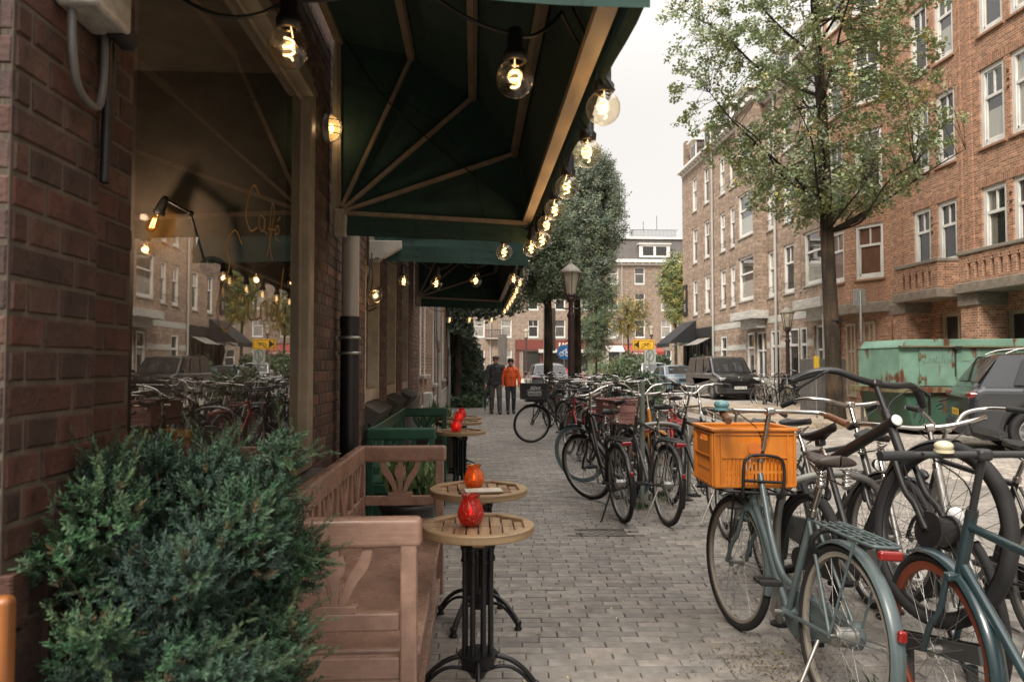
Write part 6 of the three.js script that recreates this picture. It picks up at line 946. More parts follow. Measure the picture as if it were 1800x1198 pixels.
// ---- the row that closes the street
{
  const b = thing('apartment_block', 'brown brick apartment block with mansard roof closing the far end of the street', 'building', [-26, 0, -80], 0), r = rng(6);
  const bt = brickTex(6, 16, [[0.499, 0.437, 0.387], [0.489, 0.428, 0.374], [0.512, 0.451, 0.401], [0.481, 0.419, 0.369]], [0.58, 0.52, 0.46], 71); const bmat = brickMat(bt, 6, 16);
  const W = 80, ops = [], X0 = 26; const xs = []; for (let x = -24; x < 52; x += 3.05) { xs.push([x + X0 - 0.35, x + X0 + 0.85]); }
  for (const [a, c] of xs) for (const v of [[4.55, 6.6], [7.65, 9.65], [10.65, 12.6]]) ops.push([a, c, ...v]);
  const skip = x => (x > 4.6 && x < 13.8) || (x > 14.6 && x < 21.5);
  const gr = xs.filter(([a]) => !skip(a - X0 + 0.6)).map(([a, c]) => [a, c, 0.9, 3.2]);
  const shops = [[5.6 + X0, 13.0 + X0, 0.1, 3.0], [15.2 + X0, 21.0 + X0, 0.1, 3.1]];
  mesh('wall', [wallGeo(W, 13.2, [...ops, ...gr, ...shops], 0.18)], bmat, b);
  [...ops, ...gr].forEach((o, i) => addWin(b, ...o, { pane: paneOf(r, ['dark', 'grey', 'dark', 'pale']), style: i % 5 === 0 ? 'sash' : 'tee' }, -0.09));
  mesh('cornice', [box(W / 2, 13.3, 0.25, W, 0.35, 0.7), box(W / 2, 12.95, 0.08, W, 0.2, 0.2)], MAT.white, b); { const br = []; for (let u = 0.4; u < W; u += 0.8) br.push(box(u, 13.05, 0.25, 0.14, 0.2, 0.4)); mesh('bracket', br, MAT.white, b); }
  mesh('roof', quadGeo([[[0, 13.4, 0], [W, 13.4, 0], [W, 16.1, -1.1], [0, 16.1, -1.1]], [[0, 16.1, -1.1], [W, 16.1, -1.1], [W, 16.3, -9], [0, 16.3, -9]]]), slate, b);
  mesh('roof_edge', [box(W / 2, 16.15, -1.0, W, 0.22, 0.4)], MAT.white, b);
  for (let u = 4; u < W; u += 6.1) { dormer(b, u, 13.75, u % 12 < 6 ? 2.1 : 3.6, 1.5, 0.0); }
  { const g = []; for (let i = 0; i < 34; i++) g.push(box(44.3 + i * 0.16, 16.75, -1.4, 0.05, 0.95, 0.03)); g.push(box(47, 17.2, -1.4, 5.6, 0.06, 0.06)); mesh('roof_railing', g, paint([0.18, 0.17, 0.16]), b); mesh('aerial', [rod([47.5, 16.2, -2], [47.5, 19, -2], 0.03), rod([45.9, 16.2, -2], [45.9, 18.3, -2], 0.03)], MAT.iron, b); }
  for (const u of [X0 + 16.9, X0 + 1.9, X0 + 29]) mesh('downpipe', [rod([u, 0, 0.1], [u, 12.9, 0.1], 0.07, 0.07, 8), rod([u, 12.9, 0.1], [u - 1.4, 13.05, 0.2], 0.07, 0.07, 8)], pipeMat, b);
  for (const [u, v] of [[X0 + 24.0, 7.55], [X0 + 11.6, 4.45], [X0 + 2.4, 4.45], [X0 + 14.6, 4.45]]) { const k = new THREE.Group(); k.name = 'balcony'; b.add(k); k.position.set(u, v, 0); mesh('slab', [box(0, 0, 0.45, 2.1, 0.14, 0.9)], MAT.stone, k); const g = [box(0, 0.95, 0.86, 2.1, 0.05, 0.05), box(0, 0.15, 0.86, 2.1, 0.04, 0.04)]; for (let i = 0; i <= 16; i++) g.push(box(-1.02 + i * 0.1275, 0.55, 0.86, 0.035, 0.8, 0.02)); mesh('railing', g, v > 7 ? MAT.white : MAT.blackMatte, k); }
  // shops
  const fasc = paint([0.13, 0.04, 0.028], 0.5), s1 = new THREE.Group(); s1.name = 'shop_front'; b.add(s1); s1.position.set(X0 + 9.3, 0, 0);
  const textFace = (w, h, cw, ch, bg, draw) => { const c = document.createElement('canvas'); c.width = cw; c.height = ch; const x = c.getContext('2d'); if (bg) { x.fillStyle = bg; x.fillRect(0, 0, cw, ch); } draw(x); const t = new THREE.CanvasTexture(c); t.colorSpace = THREE.SRGBColorSpace; return [new THREE.PlaneGeometry(w, h), S({ color: 0xffffff, map: t, roughness: 0.6 })]; };
  mesh('fascia', [box(0, 3.75, 0.1, 9.2, 1.15, 0.3)], fasc, s1); each('pilaster', [-4.4, -1.6, 1.8, 4.4].map(x => box(x, 1.6, 0.05, 0.4, 3.2, 0.2)), fasc, s1); mesh('stall_riser', [box(0, 0.4, 0.0, 7.4, 0.7, 0.1)], fasc, s1); mesh('pane', [box(0, 1.7, -0.12, 7.4, 2.7, 0.02)], PANE.dark, s1);
  { const [g, m] = textFace(8.8, 0.9, 1024, 105, '#672c22', x => { x.fillStyle = '#e6d9cc'; x.font = 'bold 62px sans-serif'; x.fillText('C', 460, 75); x.fillText('F', 545, 75); x.fillText('ACTOR', 590, 75); }); g.translate(0, 3.78, 0.256); mesh('sign_face', g, m, s1); }
  mesh('sun_blind', [box(-0.3, 3.05, 0.55, 3.4, 0.3, 1.0, 0, 0.12), box(3.3, 3.05, 0.55, 2.2, 0.3, 1.0, 0, 0.12)], paint([0.62, 0.6, 0.56]), s1);
  { const [g, m] = textFace(2.6, 0.8, 256, 80, '#1d1b19', x => { x.fillStyle = '#d8d4cc'; x.font = 'bold 66px sans-serif'; x.fillText('nior', 50, 60); }); g.translate(0.5, 1.25, -0.1); mesh('window_lettering', g, m, s1); }
  const s2 = new THREE.Group(); s2.name = 'shop_front'; b.add(s2); s2.position.set(X0 + 18.1, 0, 0); const redC = S({ color: [0.3, 0.07, 0.055], roughness: 0.75, map: T.fabric });
  mesh('fascia', [box(0, 3.55, 0.06, 6.4, 0.7, 0.2)], paint([0.2, 0.08, 0.05]), s2); mesh('pane', [box(0, 1.6, -0.12, 5.8, 3, 0.02)], PANE.dark, s2); each('pilaster', [-2.9, -1.4, 2.9].map(x => box(x, 1.5, 0.02, 0.25, 3.0, 0.2)), MAT.white, s2); mesh('door_leaf', [box(-2.1, 1.2, -0.05, 0.9, 2.3, 0.06)], paint([0.25, 0.1, 0.06]), s2);
  mesh('awning', quadGeo([[[-1.1, 3.7, 0.12], [3.2, 3.7, 0.12], [3.2, 2.95, 1.7], [-1.1, 2.95, 1.7]].reverse()]), redC, s2); mesh('awning', quadGeo([[[-3.2, 3.7, 0.12], [-1.2, 3.7, 0.12], [-1.2, 2.95, 1.5], [-3.2, 2.95, 1.5]].reverse()]), paint([0.7, 0.66, 0.62]), s2);
  { const [g, m] = textFace(4.3, 0.36, 1024, 86, '#8e2b23', x => { x.fillStyle = '#efe6da'; x.font = 'bold 56px sans-serif'; x.fillText('ANNA ROMA RESTAURANT', 110, 62); }); g.rotateX(0.1); g.translate(1.05, 2.78, 1.73); mesh('valance', g, m, s2); }
}
// ================================================================ trees
function limb(list, pts, r0, r1, m = 6) { // tapered tube along points
  const c = new THREE.CatmullRomCurve3(pts.map(toV)), n = Math.max(3, pts.length * 3); let prev = c.getPoint(0);
  for (let i = 1; i <= n; i++) { const q = c.getPoint(i / n), d = q.clone().sub(prev).multiplyScalar(0.04); list.push(rod(prev.clone().sub(d), q.clone().add(d), lerp(r0, r1, (i - 1) / n), lerp(r0, r1, i / n), m, false)); prev = q; }
}
const barkMat = S({ color: [0.085, 0.07, 0.056], roughness: 0.95, map: rep(T.bark, 0.6), bumpMap: rep(T.bark, 0.6), bumpScale: 0.03 });
const barkDark = S({ color: [0.075, 0.065, 0.052], roughness: 0.95, map: T.bark, bumpMap: T.bark, bumpScale: 0.015 });
function clusterGeo(n, l, w, spread, seed) { const r = rng(seed), a = []; for (let i = 0; i < n; i++) { const g = leafGeo(l * (0.7 + 0.6 * r()), w * (0.8 + 0.4 * r()), 0.3, 0.25, 2); g.rotateX(0.7 + 1.1 * r()); g.rotateY(r() * 2 * PI); g.translate((r() - 0.5) * spread, (r() - 0.5) * spread, (r() - 0.5) * spread); a.push(g); } return merge(a); }
function tonedLeaves(ms, r, base, v = 0.35, yellow = 0) { return ms.map(() => { const k = 1 - v + 2 * v * r(), y = r() < yellow ? 1 : 0; return y ? C(base[0] * 1.9 * k, base[1] * 1.3 * k, base[2] * 0.7 * k) : C(base[0] * k * (0.85 + 0.3 * r()), base[1] * k, base[2] * k * (0.8 + 0.4 * r())); }); }
{ // the big maple-like tree before the red brick house
  const t = thing('street_tree', 'large tree with spotted bark and open leafy crown before the red brick house', 'tree', [8.85, 0.08, -17]), r = rng(23), wood = [], tw = [], ms = [];
  limb(wood, [[0, 0, 0], [-0.03, 1.5, 0], [-0.12, 4, 0], [-0.25, 7, 0.1], [-0.35, 10, 0], [-0.5, 13, 0.1], [-0.6, 15, 0]], 0.215, 0.045, 12); limb(wood, [[0, 0.0, 0], [0, 0.35, 0]], 0.28, 0.215, 12);
  const lg = clusterGeo(9, 0.078, 0.07, 0.2, 4);
  // leaf sprays fill an envelope; each hangs on the nearest limb
  const pw = (tab, y) => { for (let i = 1; i < tab.length; i++) if (y <= tab[i][0]) return lerp(tab[i - 1][1], tab[i][1], (y - tab[i - 1][0]) / (tab[i][0] - tab[i - 1][0])); return tab[tab.length - 1][1]; };
  const left = [[4.7, 0.9], [5.4, 1.8], [6.2, 2.6], [7.3, 3.4], [8.2, 3.8], [10.5, 3.8], [13, 3.2], [15.5, 1.5]], right = [[4.7, 0.9], [5.4, 1.8], [6.2, 2.9], [6.9, 3.3], [7.6, 2.9], [8.4, 2.5], [10.5, 2.7], [13, 2.5], [15.5, 1.3]];
  const trunkX = y => lerp(-0.12, -0.55, clamp((y - 4) / 10, 0, 1));
  const sample = (inner) => { for (;;) { const y = 5.05 + 10.1 * Math.pow(r(), 1.18), a = r() * 2 * PI, k = Math.sqrt(lerp(inner, 1, r())), w = cos(a) < 0 ? pw(left, y) : pw(right, y), x = trunkX(y) + cos(a) * k * w, z = sin(a) * k * Math.min(3, pw(left, y) * 0.85); if (x < 3.9) return V(x, y, z); } };
  const limbs = [];
  for (let i = 0; i < 30; i++) { const e = sample(0.4); if (i < 3) e.set([3.1, 2.6, -2.7][i], [6.6, 6.3, 7.2][i], [0.5, -1.2, 0.6][i]); const hd = Math.hypot(e.x - trunkX(e.y), e.z), y0 = Math.max(4.6, e.y - hd * (0.62 + 0.35 * r())), s0 = V(trunkX(y0), y0, 0), m1 = s0.clone().lerp(e, 0.4).add(V((r() - 0.5) * 0.25, -0.12 * hd * r(), (r() - 0.5) * 0.25)), m2 = s0.clone().lerp(e, 0.75).add(V((r() - 0.5) * 0.3, (r() - 0.5) * 0.2, (r() - 0.5) * 0.3)); const c = new THREE.CatmullRomCurve3([s0, m1, m2, e]), r0 = 0.02 + 0.0075 * hd; limb(wood, [s0, m1, m2, e], r0, 0.009, 6); for (let k = 3; k <= 12; k++) limbs.push(c.getPoint(k / 12)); }
  for (let y = 6; y < 15; y += 0.5) limbs.push(V(trunkX(y), y, 0));
  for (let i = 0; i < 900; i++) {
    const e = sample(0.05); let bp = null, bd = 1e9; for (const p of limbs) { const q = p.distanceToSquared(e) + (p.y > e.y + 0.4 ? 0.6 : 0); if (q < bd) { bd = q; bp = p; } }
    const m = bp.clone().lerp(e, 0.5).add(V((r() - 0.5) * 0.2, 0.08 + 0.1 * r(), (r() - 0.5) * 0.2)), dir = e.clone().sub(m).normalize(), tip = e.clone().addScaledVector(dir, 0.12).add(V(0, -0.1 * r(), 0));
    limb(tw, [bp, m, e, tip], 0.009, 0.003, 3); const c = new THREE.CatmullRomCurve3([bp, m, e, tip]), len = bp.distanceTo(e), n = 4 + Math.floor(len * 3.2);
    for (let k = 0; k < n; k++) { const u = lerp(len > 0.9 ? 0.4 : 0.2, 1, (k + r() * 0.7) / n), q = c.getPoint(Math.min(1, u)).add(V((r() - 0.5) * 0.2, (r() - 0.6) * 0.16, (r() - 0.5) * 0.2)); if (q.x > 3.95) continue; ms.push(place(q, V(r() - 0.5, 0.7, r() - 0.5).addScaledVector(dir, 0.4), r() * 6, 0.7 + 0.55 * r())); }
  }
  mesh('trunk', wuv(merge(wood)), barkMat, t); mesh('twigs', tw, barkDark, t);
  instanced('crown', lg, leafMat({ roughness: 0.55, transmission: 0.42 }), ms, tonedLeaves(ms, r, [0.31, 0.36, 0.19], 0.28, 0.025), t, 'stuff');
  mesh('strap', [rod([0.01, 2.42, 0], [0.012, 2.46, 0], 0.215, 0.215, 20)], MAT.black, t);
  console.log('tree clusters', ms.length);
}
function crownTree(label, pos, H, tr, blobs, n, base, opt = {}) {
  const t = thing(opt.name || 'street_tree', label, opt.cat || 'tree', pos), r = rng(opt.seed || 1), wood = [], ms = [];
  if (tr) limb(wood, [[0, 0, 0], [0.02, H * 0.35, 0], [-0.03, H * 0.65, 0.02], [0, H * 0.95, 0]], tr, tr * 0.25, 10);
  const vol = blobs.map(b => b[3] * b[4] * b[5]), tot = vol.reduce((a, b) => a + b, 0);
  blobs.forEach((b, bi) => {
    if (tr) for (let i = 0; i < 5; i++) { const a = r() * 2 * PI, k = 0.7; limb(wood, [[0, Math.max(tr * 3, b[1] - b[4] * 0.9), 0], [b[0] * 0.5, b[1] - b[4] * 0.3, b[2] * 0.5], [b[0] + cos(a) * b[3] * k, b[1] + (r() - 0.2) * b[4] * k, b[2] + sin(a) * b[5] * k]], tr * 0.35, 0.012, 5); }
    const m = Math.round(n * vol[bi] / tot);
    for (let i = 0; i < m; i++) { const d = V(r() * 2 - 1, r() * 2 - 1, r() * 2 - 1).normalize(); const f = opt.shell === undefined ? 0.36 : opt.shell, k = Math.pow(r(), f); const lump = 1 + 0.16 * sin(d.x * 5 + bi) * sin(d.y * 6 + bi * 2) * sin(d.z * 5 + 1) + 0.12 * (r() - 0.5); const p = V(b[0] + d.x * b[3] * k * lump, b[1] + d.y * b[4] * k * lump, b[2] + d.z * b[5] * k * lump); if (p.y < 0.03) continue; if (fbm(((p.x * 0.23 + 9) % 1 + 1) % 1, ((p.y * 0.21 + p.z * 0.17 + 9) % 1 + 1) % 1, 5, 5, 40 + bi, 2) < (opt.gap || 0)) continue; ms.push(place(p, d.clone().add(V(r() - 0.5, 0.5, r() - 0.5)), r() * 6, (0.7 + 0.7 * r()))); }
  });
  if (wood.length) mesh('trunk', wuv(merge(wood)), opt.bark || barkDark, t);
  instanced(opt.part || 'crown', opt.geo, leafMat({ roughness: 0.5, transmission: opt.trans ?? 0.25 }), ms, tonedLeaves(ms, r, base, opt.v || 0.4, opt.yellow || 0), t, 'stuff'); return t;
}
const leafS = clusterGeo(10, 0.075, 0.05, 0.22, 8), leafM = clusterGeo(9, 0.13, 0.085, 0.34, 9), leafL = clusterGeo(8, 0.2, 0.13, 0.6, 10), leafB = clusterGeo(9, 0.09, 0.06, 0.12, 11);
crownTree('tall dense dark green tree rising behind the old lamp post', [4.1, 0, -28], 9, 0.19, [[0.25, 7.6, 0, 1.75, 2.7, 1.7], [0.1, 5.6, 0, 1.5, 1.7, 1.5], [-0.6, 6.6, 0.2, 1.3, 1.8, 1.3]], 15000, [0.22, 0.26, 0.185], { geo: leafS, trans: 0.4, seed: 5, shell: 0.34, gap: 0.33, v: 0.45 });
crownTree('slim dark trunk tree with loose green crown left of the old lamp post', [2.63, 0, -25], 8, 0.19, [[0.1, 4.9, 0, 1.25, 1.3, 1.2], [-0.6, 6.6, 0, 1.5, 1.6, 1.5], [0.9, 4.3, 0.1, 0.9, 0.7, 0.9], [-0.7, 4.2, 0, 0.8, 0.8, 0.9]], 5200, [0.19, 0.24, 0.15], { geo: leafS, trans: 0.35, seed: 6, gap: 0.36 });
crownTree('thin young green tree in front of the brown brick block, right of the lamp post', [6.6, 0, -38], 6.0, 0.07, [[0, 4.3, 0, 1.2, 1.7, 1.1], [0.4, 5.6, 0, 0.9, 1.0, 0.9], [0, 2.4, 0, 0.8, 0.9, 0.8]], 2000, [0.12, 0.16, 0.085], { geo: leafS, seed: 7, gap: 0.4 });
crownTree('small yellowing tree before the restaurant awning at the end of the street', [9.9, 0, -45], 5.8, 0.09, [[0, 4.6, 0, 1.5, 1.5, 1.4], [-0.8, 4.0, 0, 1.0, 1.0, 1.0], [0.9, 5.2, 0, 1.0, 0.9, 1.0]], 1500, [0.2, 0.19, 0.07], { geo: leafS, seed: 8, gap: 0.42, yellow: 0.25, shell: 0.5 });
crownTree('bright yellow green tree beside the corner house, far behind', [17.3, 0, -60], 9, 0.16, [[0.4, 8.6, 0, 1.9, 2.5, 1.8], [0.6, 6.2, 0, 1.5, 1.5, 1.4]], 3200, [0.19, 0.22, 0.085], { geo: leafM, seed: 9, gap: 0.28, yellow: 0.15 });
crownTree('dark leafy tree leaning over the left pavement beyond the awnings', [-0.55, 0, -24.5], 6.2, 0.13, [[0.3, 4.6, 0, 1.5, 1.2, 1.6], [0.9, 3.6, 0.3, 0.8, 0.55, 0.8], [1.5, 3.55, 0, 0.75, 0.3, 0.7], [0.0, 3.0, 0.4, 0.55, 0.7, 0.6], [0.2, 6.0, 0, 1.4, 1.2, 1.4]], 3600, [0.12, 0.165, 0.11], { geo: leafM, trans: 0.35, seed: 10, gap: 0.3 });
crownTree('tall grey green shrub against the left wall behind the walkers', [-0.35, 0, -26.6], 2.8, 0, [[0, 1.3, 0, 0.75, 1.1, 0.8], [0.35, 0.7, 0.3, 0.75, 0.65, 0.7], [-0.1, 2.4, 0, 0.6, 0.7, 0.6], [0.2, 0.45, 0.9, 0.6, 0.4, 0.5]], 2600, [0.13, 0.18, 0.12], { geo: leafB, seed: 11, name: 'shrub', cat: 'shrub', part: 'foliage' });
crownTree('low leafy plants with red flowers at the foot of the left wall shrub', [-0.2, 0, -24.3], 0.4, 0, [[0, 0.15, 0, 0.55, 0.22, 0.6]], 260, [0.1, 0.16, 0.08], { geo: leafB, seed: 12, name: 'flower_bed', cat: 'plants', part: 'foliage' });
{ const t = thing('flower_pot', 'small red pot among the low plants on the left pavement', 'pot', [0.05, 0, -24.2]); mesh('pot', [lathe([[0.001, 0], [0.13, 0], [0.18, 0.32], [0.16, 0.32], [0.001, 0.28]], 18)], paint([0.4, 0.03, 0.02]), t); }
crownTree('wild green shrub in the tree pit behind the crowded bicycles', [4.4, 0, -19.5], 1, 0, [[0, 0.7, 0, 0.8, 0.6, 0.8], [0.5, 0.5, -1.2, 0.7, 0.5, 0.8]], 800, [0.12, 0.17, 0.09], { geo: leafB, seed: 13, name: 'shrub', cat: 'shrub', part: 'foliage', gap: 0.25 });
crownTree('broad green shrubs below the small yellowing tree', [8.3, 0, -44], 1.5, 0, [[0, 0.9, 0, 1.6, 1.0, 1.0], [1.8, 1.2, -0.5, 1.3, 1.2, 1.0]], 1300, [0.14, 0.19, 0.09], { geo: leafB, seed: 14, name: 'shrub', cat: 'shrub', part: 'foliage', gap: 0.2 });
crownTree('climbing rose bush by the corner house shop front', [12.4, 0.1, -38.2], 1.5, 0, [[0, 0.9, 0, 0.6, 0.9, 0.9]], 500, [0.13, 0.18, 0.09], { geo: leafB, seed: 15, name: 'shrub', cat: 'shrub', part: 'foliage' });
crownTree('small leafy tub shrub beside the black awning of the corner cafe', [12.2, 0.1, -45.5], 1.5, 0, [[0, 1.2, 0, 0.6, 0.9, 0.7]], 400, [0.08, 0.12, 0.06], { geo: leafB, seed: 16, name: 'shrub', cat: 'shrub', part: 'foliage' });
{ // weeds and dry litter round the bicycle wheels
  const r = rng(9), ms = [], cs = [], lg = leafGeo(0.03, 0.016, 0.4, 0.5, 2);
  const spots = [[1.42, -3.35, 0.28, 900], [1.3, -2.75, 0.3, 700], [1.75, -2.9, 0.3, 350], [1.65, -7.0, 0.3, 200], [2.2, -5.9, 0.5, 160], [2.7, -6, 1.4, 160], [7.5, -15.6, 1.4, 500]];
  for (const [x, z, s, n] of spots) for (let i = 0; i < n; i++) { const a = r() * 2 * PI, k = Math.sqrt(-2 * Math.log(1 - r() * 0.98)) * s * 0.6; const q = V(x + cos(a) * k, 0.004 + r() * 0.006, z + sin(a) * k); const m = new THREE.Matrix4().compose(q, new THREE.Quaternion().setFromEuler(new THREE.Euler(-PI / 2 + (r() - 0.5) * 0.9, r() * 0.6, r() * 6)), V(1, 1, 1).multiplyScalar(0.25 + 0.55 * r() * r())); ms.push(m); const k2 = 0.5 + r(); cs.push(r() < 0.12 ? C(0.22 * k2, 0.17 * k2, 0.05) : C(0.11 * k2, 0.08 * k2, 0.05 * k2)); }
  for (let i = 0; i < 420; i++) { const z = -2 - r() * 14, x = -0.1 + r() * 2.4; ms.push(new THREE.Matrix4().compose(V(x, 0.008, z), new THREE.Quaternion().setFromEuler(new THREE.Euler(-PI / 2 + (r() - 0.5) * 0.5, (r() - 0.5) * 0.5, r() * 6)), V(1, 1, 1).multiplyScalar(0.35 + 0.7 * r()))); const k = 0.6 + 0.7 * r(); cs.push(r() < 0.4 ? C(0.42 * k, 0.36 * k, 0.2 * k) : C(0.2 * k, 0.14 * k, 0.08 * k)); }
  const m = instanced('leaf_litter', lg, S({ color: 0xffffff, roughness: 0.9 }), ms, cs, scene); tag(m, 'dry leaf litter scattered under the bicycles and over the pavement', 'leaves', null, 'stuff');
  const g2 = leafGeo(0.07, 0.012, 0.4, 0.4, 2), m2 = [], c2 = []; for (const [x, z, n] of [[1.66, -7.1, 60], [1.74, -2.95, 26], [1.95, -7.4, 40], [2.75, -5.2, 30]]) for (let i = 0; i < n; i++) { m2.push(place(V(x + (r() - 0.5) * 0.22, 0, z + (r() - 0.5) * 0.22), V((r() - 0.5) * 1.6, 1, (r() - 0.5) * 1.6), r() * 6, 0.6 + r())); const k = 0.7 + 0.6 * r(); c2.push(C(0.09 * k, 0.14 * k, 0.05 * k)); }
  tag(instanced('weeds', g2, leafMat(), m2, c2, scene), 'small green weeds growing at the feet of racks and post', 'weeds', null, 'stuff');
}
{ // metal cover in the pavement
  const t = thing('drain_cover', 'worn square metal cover set in the brick pavement before the scuffed bicycle', 'cover', [1.13, 0, -6.05], -0.045);
  mesh('frame', [box(0, -0.012, 0.115, 0.44, 0.02, 0.015), box(0, -0.012, -0.115, 0.44, 0.02, 0.015), box(0.213, -0.012, 0, 0.015, 0.0201, 0.215), box(-0.213, -0.012, 0, 0.015, 0.0201, 0.215)], MAT.iron, t); const g = []; for (let i = 0; i < 9; i++) for (let j = 0; j < 4; j++) if ((i + j) % 2) g.push(box(-0.18 + i * 0.045, -0.0035, -0.08 + j * 0.053, 0.034, 0.005, 0.036)); mesh('plate', [box(0, -0.012, 0, 0.41, 0.014, 0.21), ...g], S({ color: [0.2, 0.18, 0.155], roughness: 0.6, metalness: 0.3, map: T.mottle }), t);
}
// ================================================================ lamps and signs
const lampIron = S({ color: [0.06, 0.03, 0.027], roughness: 0.45, map: T.mottle, bumpMap: T.grit, bumpScale: 0.003 });
function oldLamp(label, pos, H, group) {
  const t = thing('street_lamp', label, 'street lamp', pos), p = H - 1.0;
  mesh('pole', [lathe([[0.17, 0], [0.17, 0.1], [0.13, 0.14], [0.125, 0.6], [0.145, 0.64], [0.11, 0.7], [0.085, 0.8], [0.075, p - 0.55], [0.1, p - 0.5], [0.1, p - 0.44], [0.065, p - 0.4], [0.06, p - 0.15], [0.11, p - 0.1], [0.13, p - 0.02], [0.05, p + 0.02]], 14), rod([-0.2, p - 0.3, 0], [0.2, p - 0.3, 0], 0.018), ...[0, 1, 2, 3, 4, 5].map(i => tube([[0.06 * cos(i * PI / 3), p - 0.08, 0.06 * sin(i * PI / 3)], [0.15 * cos(i * PI / 3), p - 0.03, 0.15 * sin(i * PI / 3)], [0.14 * cos(i * PI / 3), p + 0.08, 0.14 * sin(i * PI / 3)]], 0.014, 8, 5))], lampIron, t);
  const gl = new THREE.CylinderGeometry(0.235, 0.135, 0.56, 6, 1, true); gl.translate(0, p + 0.33, 0); mesh('glass', gl, P({ color: [0.95, 0.9, 0.78], transmission: 0.75, thickness: 0, roughness: 0.25, ior: 1.4 }), t);
  const fr = []; for (let i = 0; i < 6; i++) { const a = i * PI / 3 + PI / 6 * 0; fr.push(rod([0.137 * sin(a), p + 0.05, 0.137 * cos(a)], [0.238 * sin(a), p + 0.61, 0.238 * cos(a)], 0.01, 0.01, 5)); } fr.push(rod([0, p + 0.02, 0], [0, p + 0.06, 0], 0.15, 0.14, 6)); mesh('lantern_frame', fr, lampIron, t);
  mesh('lamp_tube', [rod([0, p + 0.06, 0], [0, p + 0.45, 0], 0.045, 0.05, 10)], paint([0.7, 0.66, 0.58]), t);
  mesh('lantern_roof', [lathe([[0.275, p + 0.6], [0.285, p + 0.635], [0.22, p + 0.7], [0.12, p + 0.78], [0.06, p + 0.83], [0.03, p + 0.86], [0.04, p + 0.9], [0.001, p + 0.95]], 12), rod([0, p + 0.6, 0], [0, p + 0.615, 0], 0.27, 0.27, 12)], paint([0.34, 0.31, 0.25], 0.55), t);
  return t;
}
oldLamp('old cast iron street lamp with dark red post above the crowded bicycles', [2.47, 0, -17.9], 4.16);
oldLamp('old cast iron street lamp by the tan brick houses, above the parked scooter', [12.2, 0.1, -27], 3.75);
oldLamp('old cast iron street lamp at the far end, beside the round parking sign', [15.2, 0, -60], 5.0);
oldLamp('slim old street lamp far off behind the walking couple', [4.6, 0, -62], 4.8);
{ const t = thing('detour_sign', 'yellow detour sign with a black arrow and a crossed bicycle', 'sign', [9.68, 0, -40], -0.2);
  mesh('panel', [rbox(0, 2.6, 0, 1.22, 0.58, 0.04, 0.015)], paint([0.62, 0.38, 0.02], 0.5), t); mesh('post', [rod([-0.3, 0, -0.04], [-0.3, 2.5, -0.04], 0.03), rod([0.3, 0, -0.04], [0.3, 2.5, -0.04], 0.03)], MAT.alu, t);
  const c = document.createElement('canvas'); c.width = 512; c.height = 240; const x = c.getContext('2d'); x.fillStyle = '#dba520'; x.fillRect(0, 0, 512, 240); x.strokeStyle = x.fillStyle = '#1c1812'; x.lineWidth = 12; x.strokeRect(40, 24, 448, 192); x.beginPath(); x.moveTo(30, 120); x.lineTo(150, 24); x.lineTo(150, 216); x.fill(); x.lineWidth = 11; for (const q of [250, 380]) { x.beginPath(); x.arc(q, 140, 40, 0, 7); x.stroke(); } x.beginPath(); x.moveTo(250, 140); x.lineTo(300, 80); x.lineTo(360, 80); x.lineTo(380, 140); x.lineTo(315, 140); x.lineTo(290, 75); x.stroke(); x.lineWidth = 12; x.beginPath(); x.moveTo(200, 205); x.lineTo(440, 40); x.stroke();
  const mt = new THREE.CanvasTexture(c); mt.colorSpace = THREE.SRGBColorSpace; const g = new THREE.PlaneGeometry(1.2, 0.56); g.translate(0, 2.6, 0.022); mesh('sign_face', g, S({ color: 0xffffff, map: mt, roughness: 0.5 }), t); }
function plateSign(name, label, cat, pos, H, turn, draw, w, h, round) {
  const t = thing(name, label, cat, pos, turn); mesh('post', [rod([0, 0, -0.03], [0, H, -0.03], 0.03, 0.03, 10)], MAT.alu, t);
  const c = document.createElement('canvas'); c.width = c.height = 128; draw(c.getContext('2d')); const mt = new THREE.CanvasTexture(c); mt.colorSpace = THREE.SRGBColorSpace;
  mesh('plate', [round ? rod([0, H - w / 2, -0.01], [0, H - w / 2, 0.008], w / 2, w / 2, 24) : rbox(0, H - h / 2, 0, w, h, 0.02, 0.008)], MAT.alu, t);
  const g = round ? new THREE.CircleGeometry(w / 2 * 0.97, 24) : new THREE.PlaneGeometry(w * 0.96, h * 0.96); g.translate(0, H - (round ? w : h) / 2, 0.012); mesh('sign_face', g, S({ color: 0xffffff, map: mt, roughness: 0.5 }), t); return t;
}
plateSign('cycle_path_sign', 'round blue cycle sign left of the old lamp post trunk', 'sign', [4.5, 0, -35], 2.45, 0, x => { x.fillStyle = '#2f6da3'; x.fillRect(0, 0, 128, 128); x.strokeStyle = '#e8e8e8'; x.lineWidth = 7; for (const q of [40, 88]) { x.beginPath(); x.arc(q, 78, 17, 0, 7); x.stroke(); } x.beginPath(); x.moveTo(40, 78); x.lineTo(56, 50); x.lineTo(80, 50); x.lineTo(88, 78); x.moveTo(80, 50); x.lineTo(74, 38); x.lineTo(86, 36); x.stroke(); }, 0.75, 0.75, true);
plateSign('parking_sign', 'pale square parking sign with a diagonal bar beside the yellow detour sign', 'sign', [10.55, 0, -42], 2.55, 0, x => { x.fillStyle = '#9a9c96'; x.fillRect(0, 0, 128, 128); x.strokeStyle = '#55605a'; x.lineWidth = 8; x.beginPath(); x.arc(64, 64, 42, 0, 7); x.stroke(); x.beginPath(); x.moveTo(36, 94); x.lineTo(92, 34); x.stroke(); }, 0.72, 1.1, false);
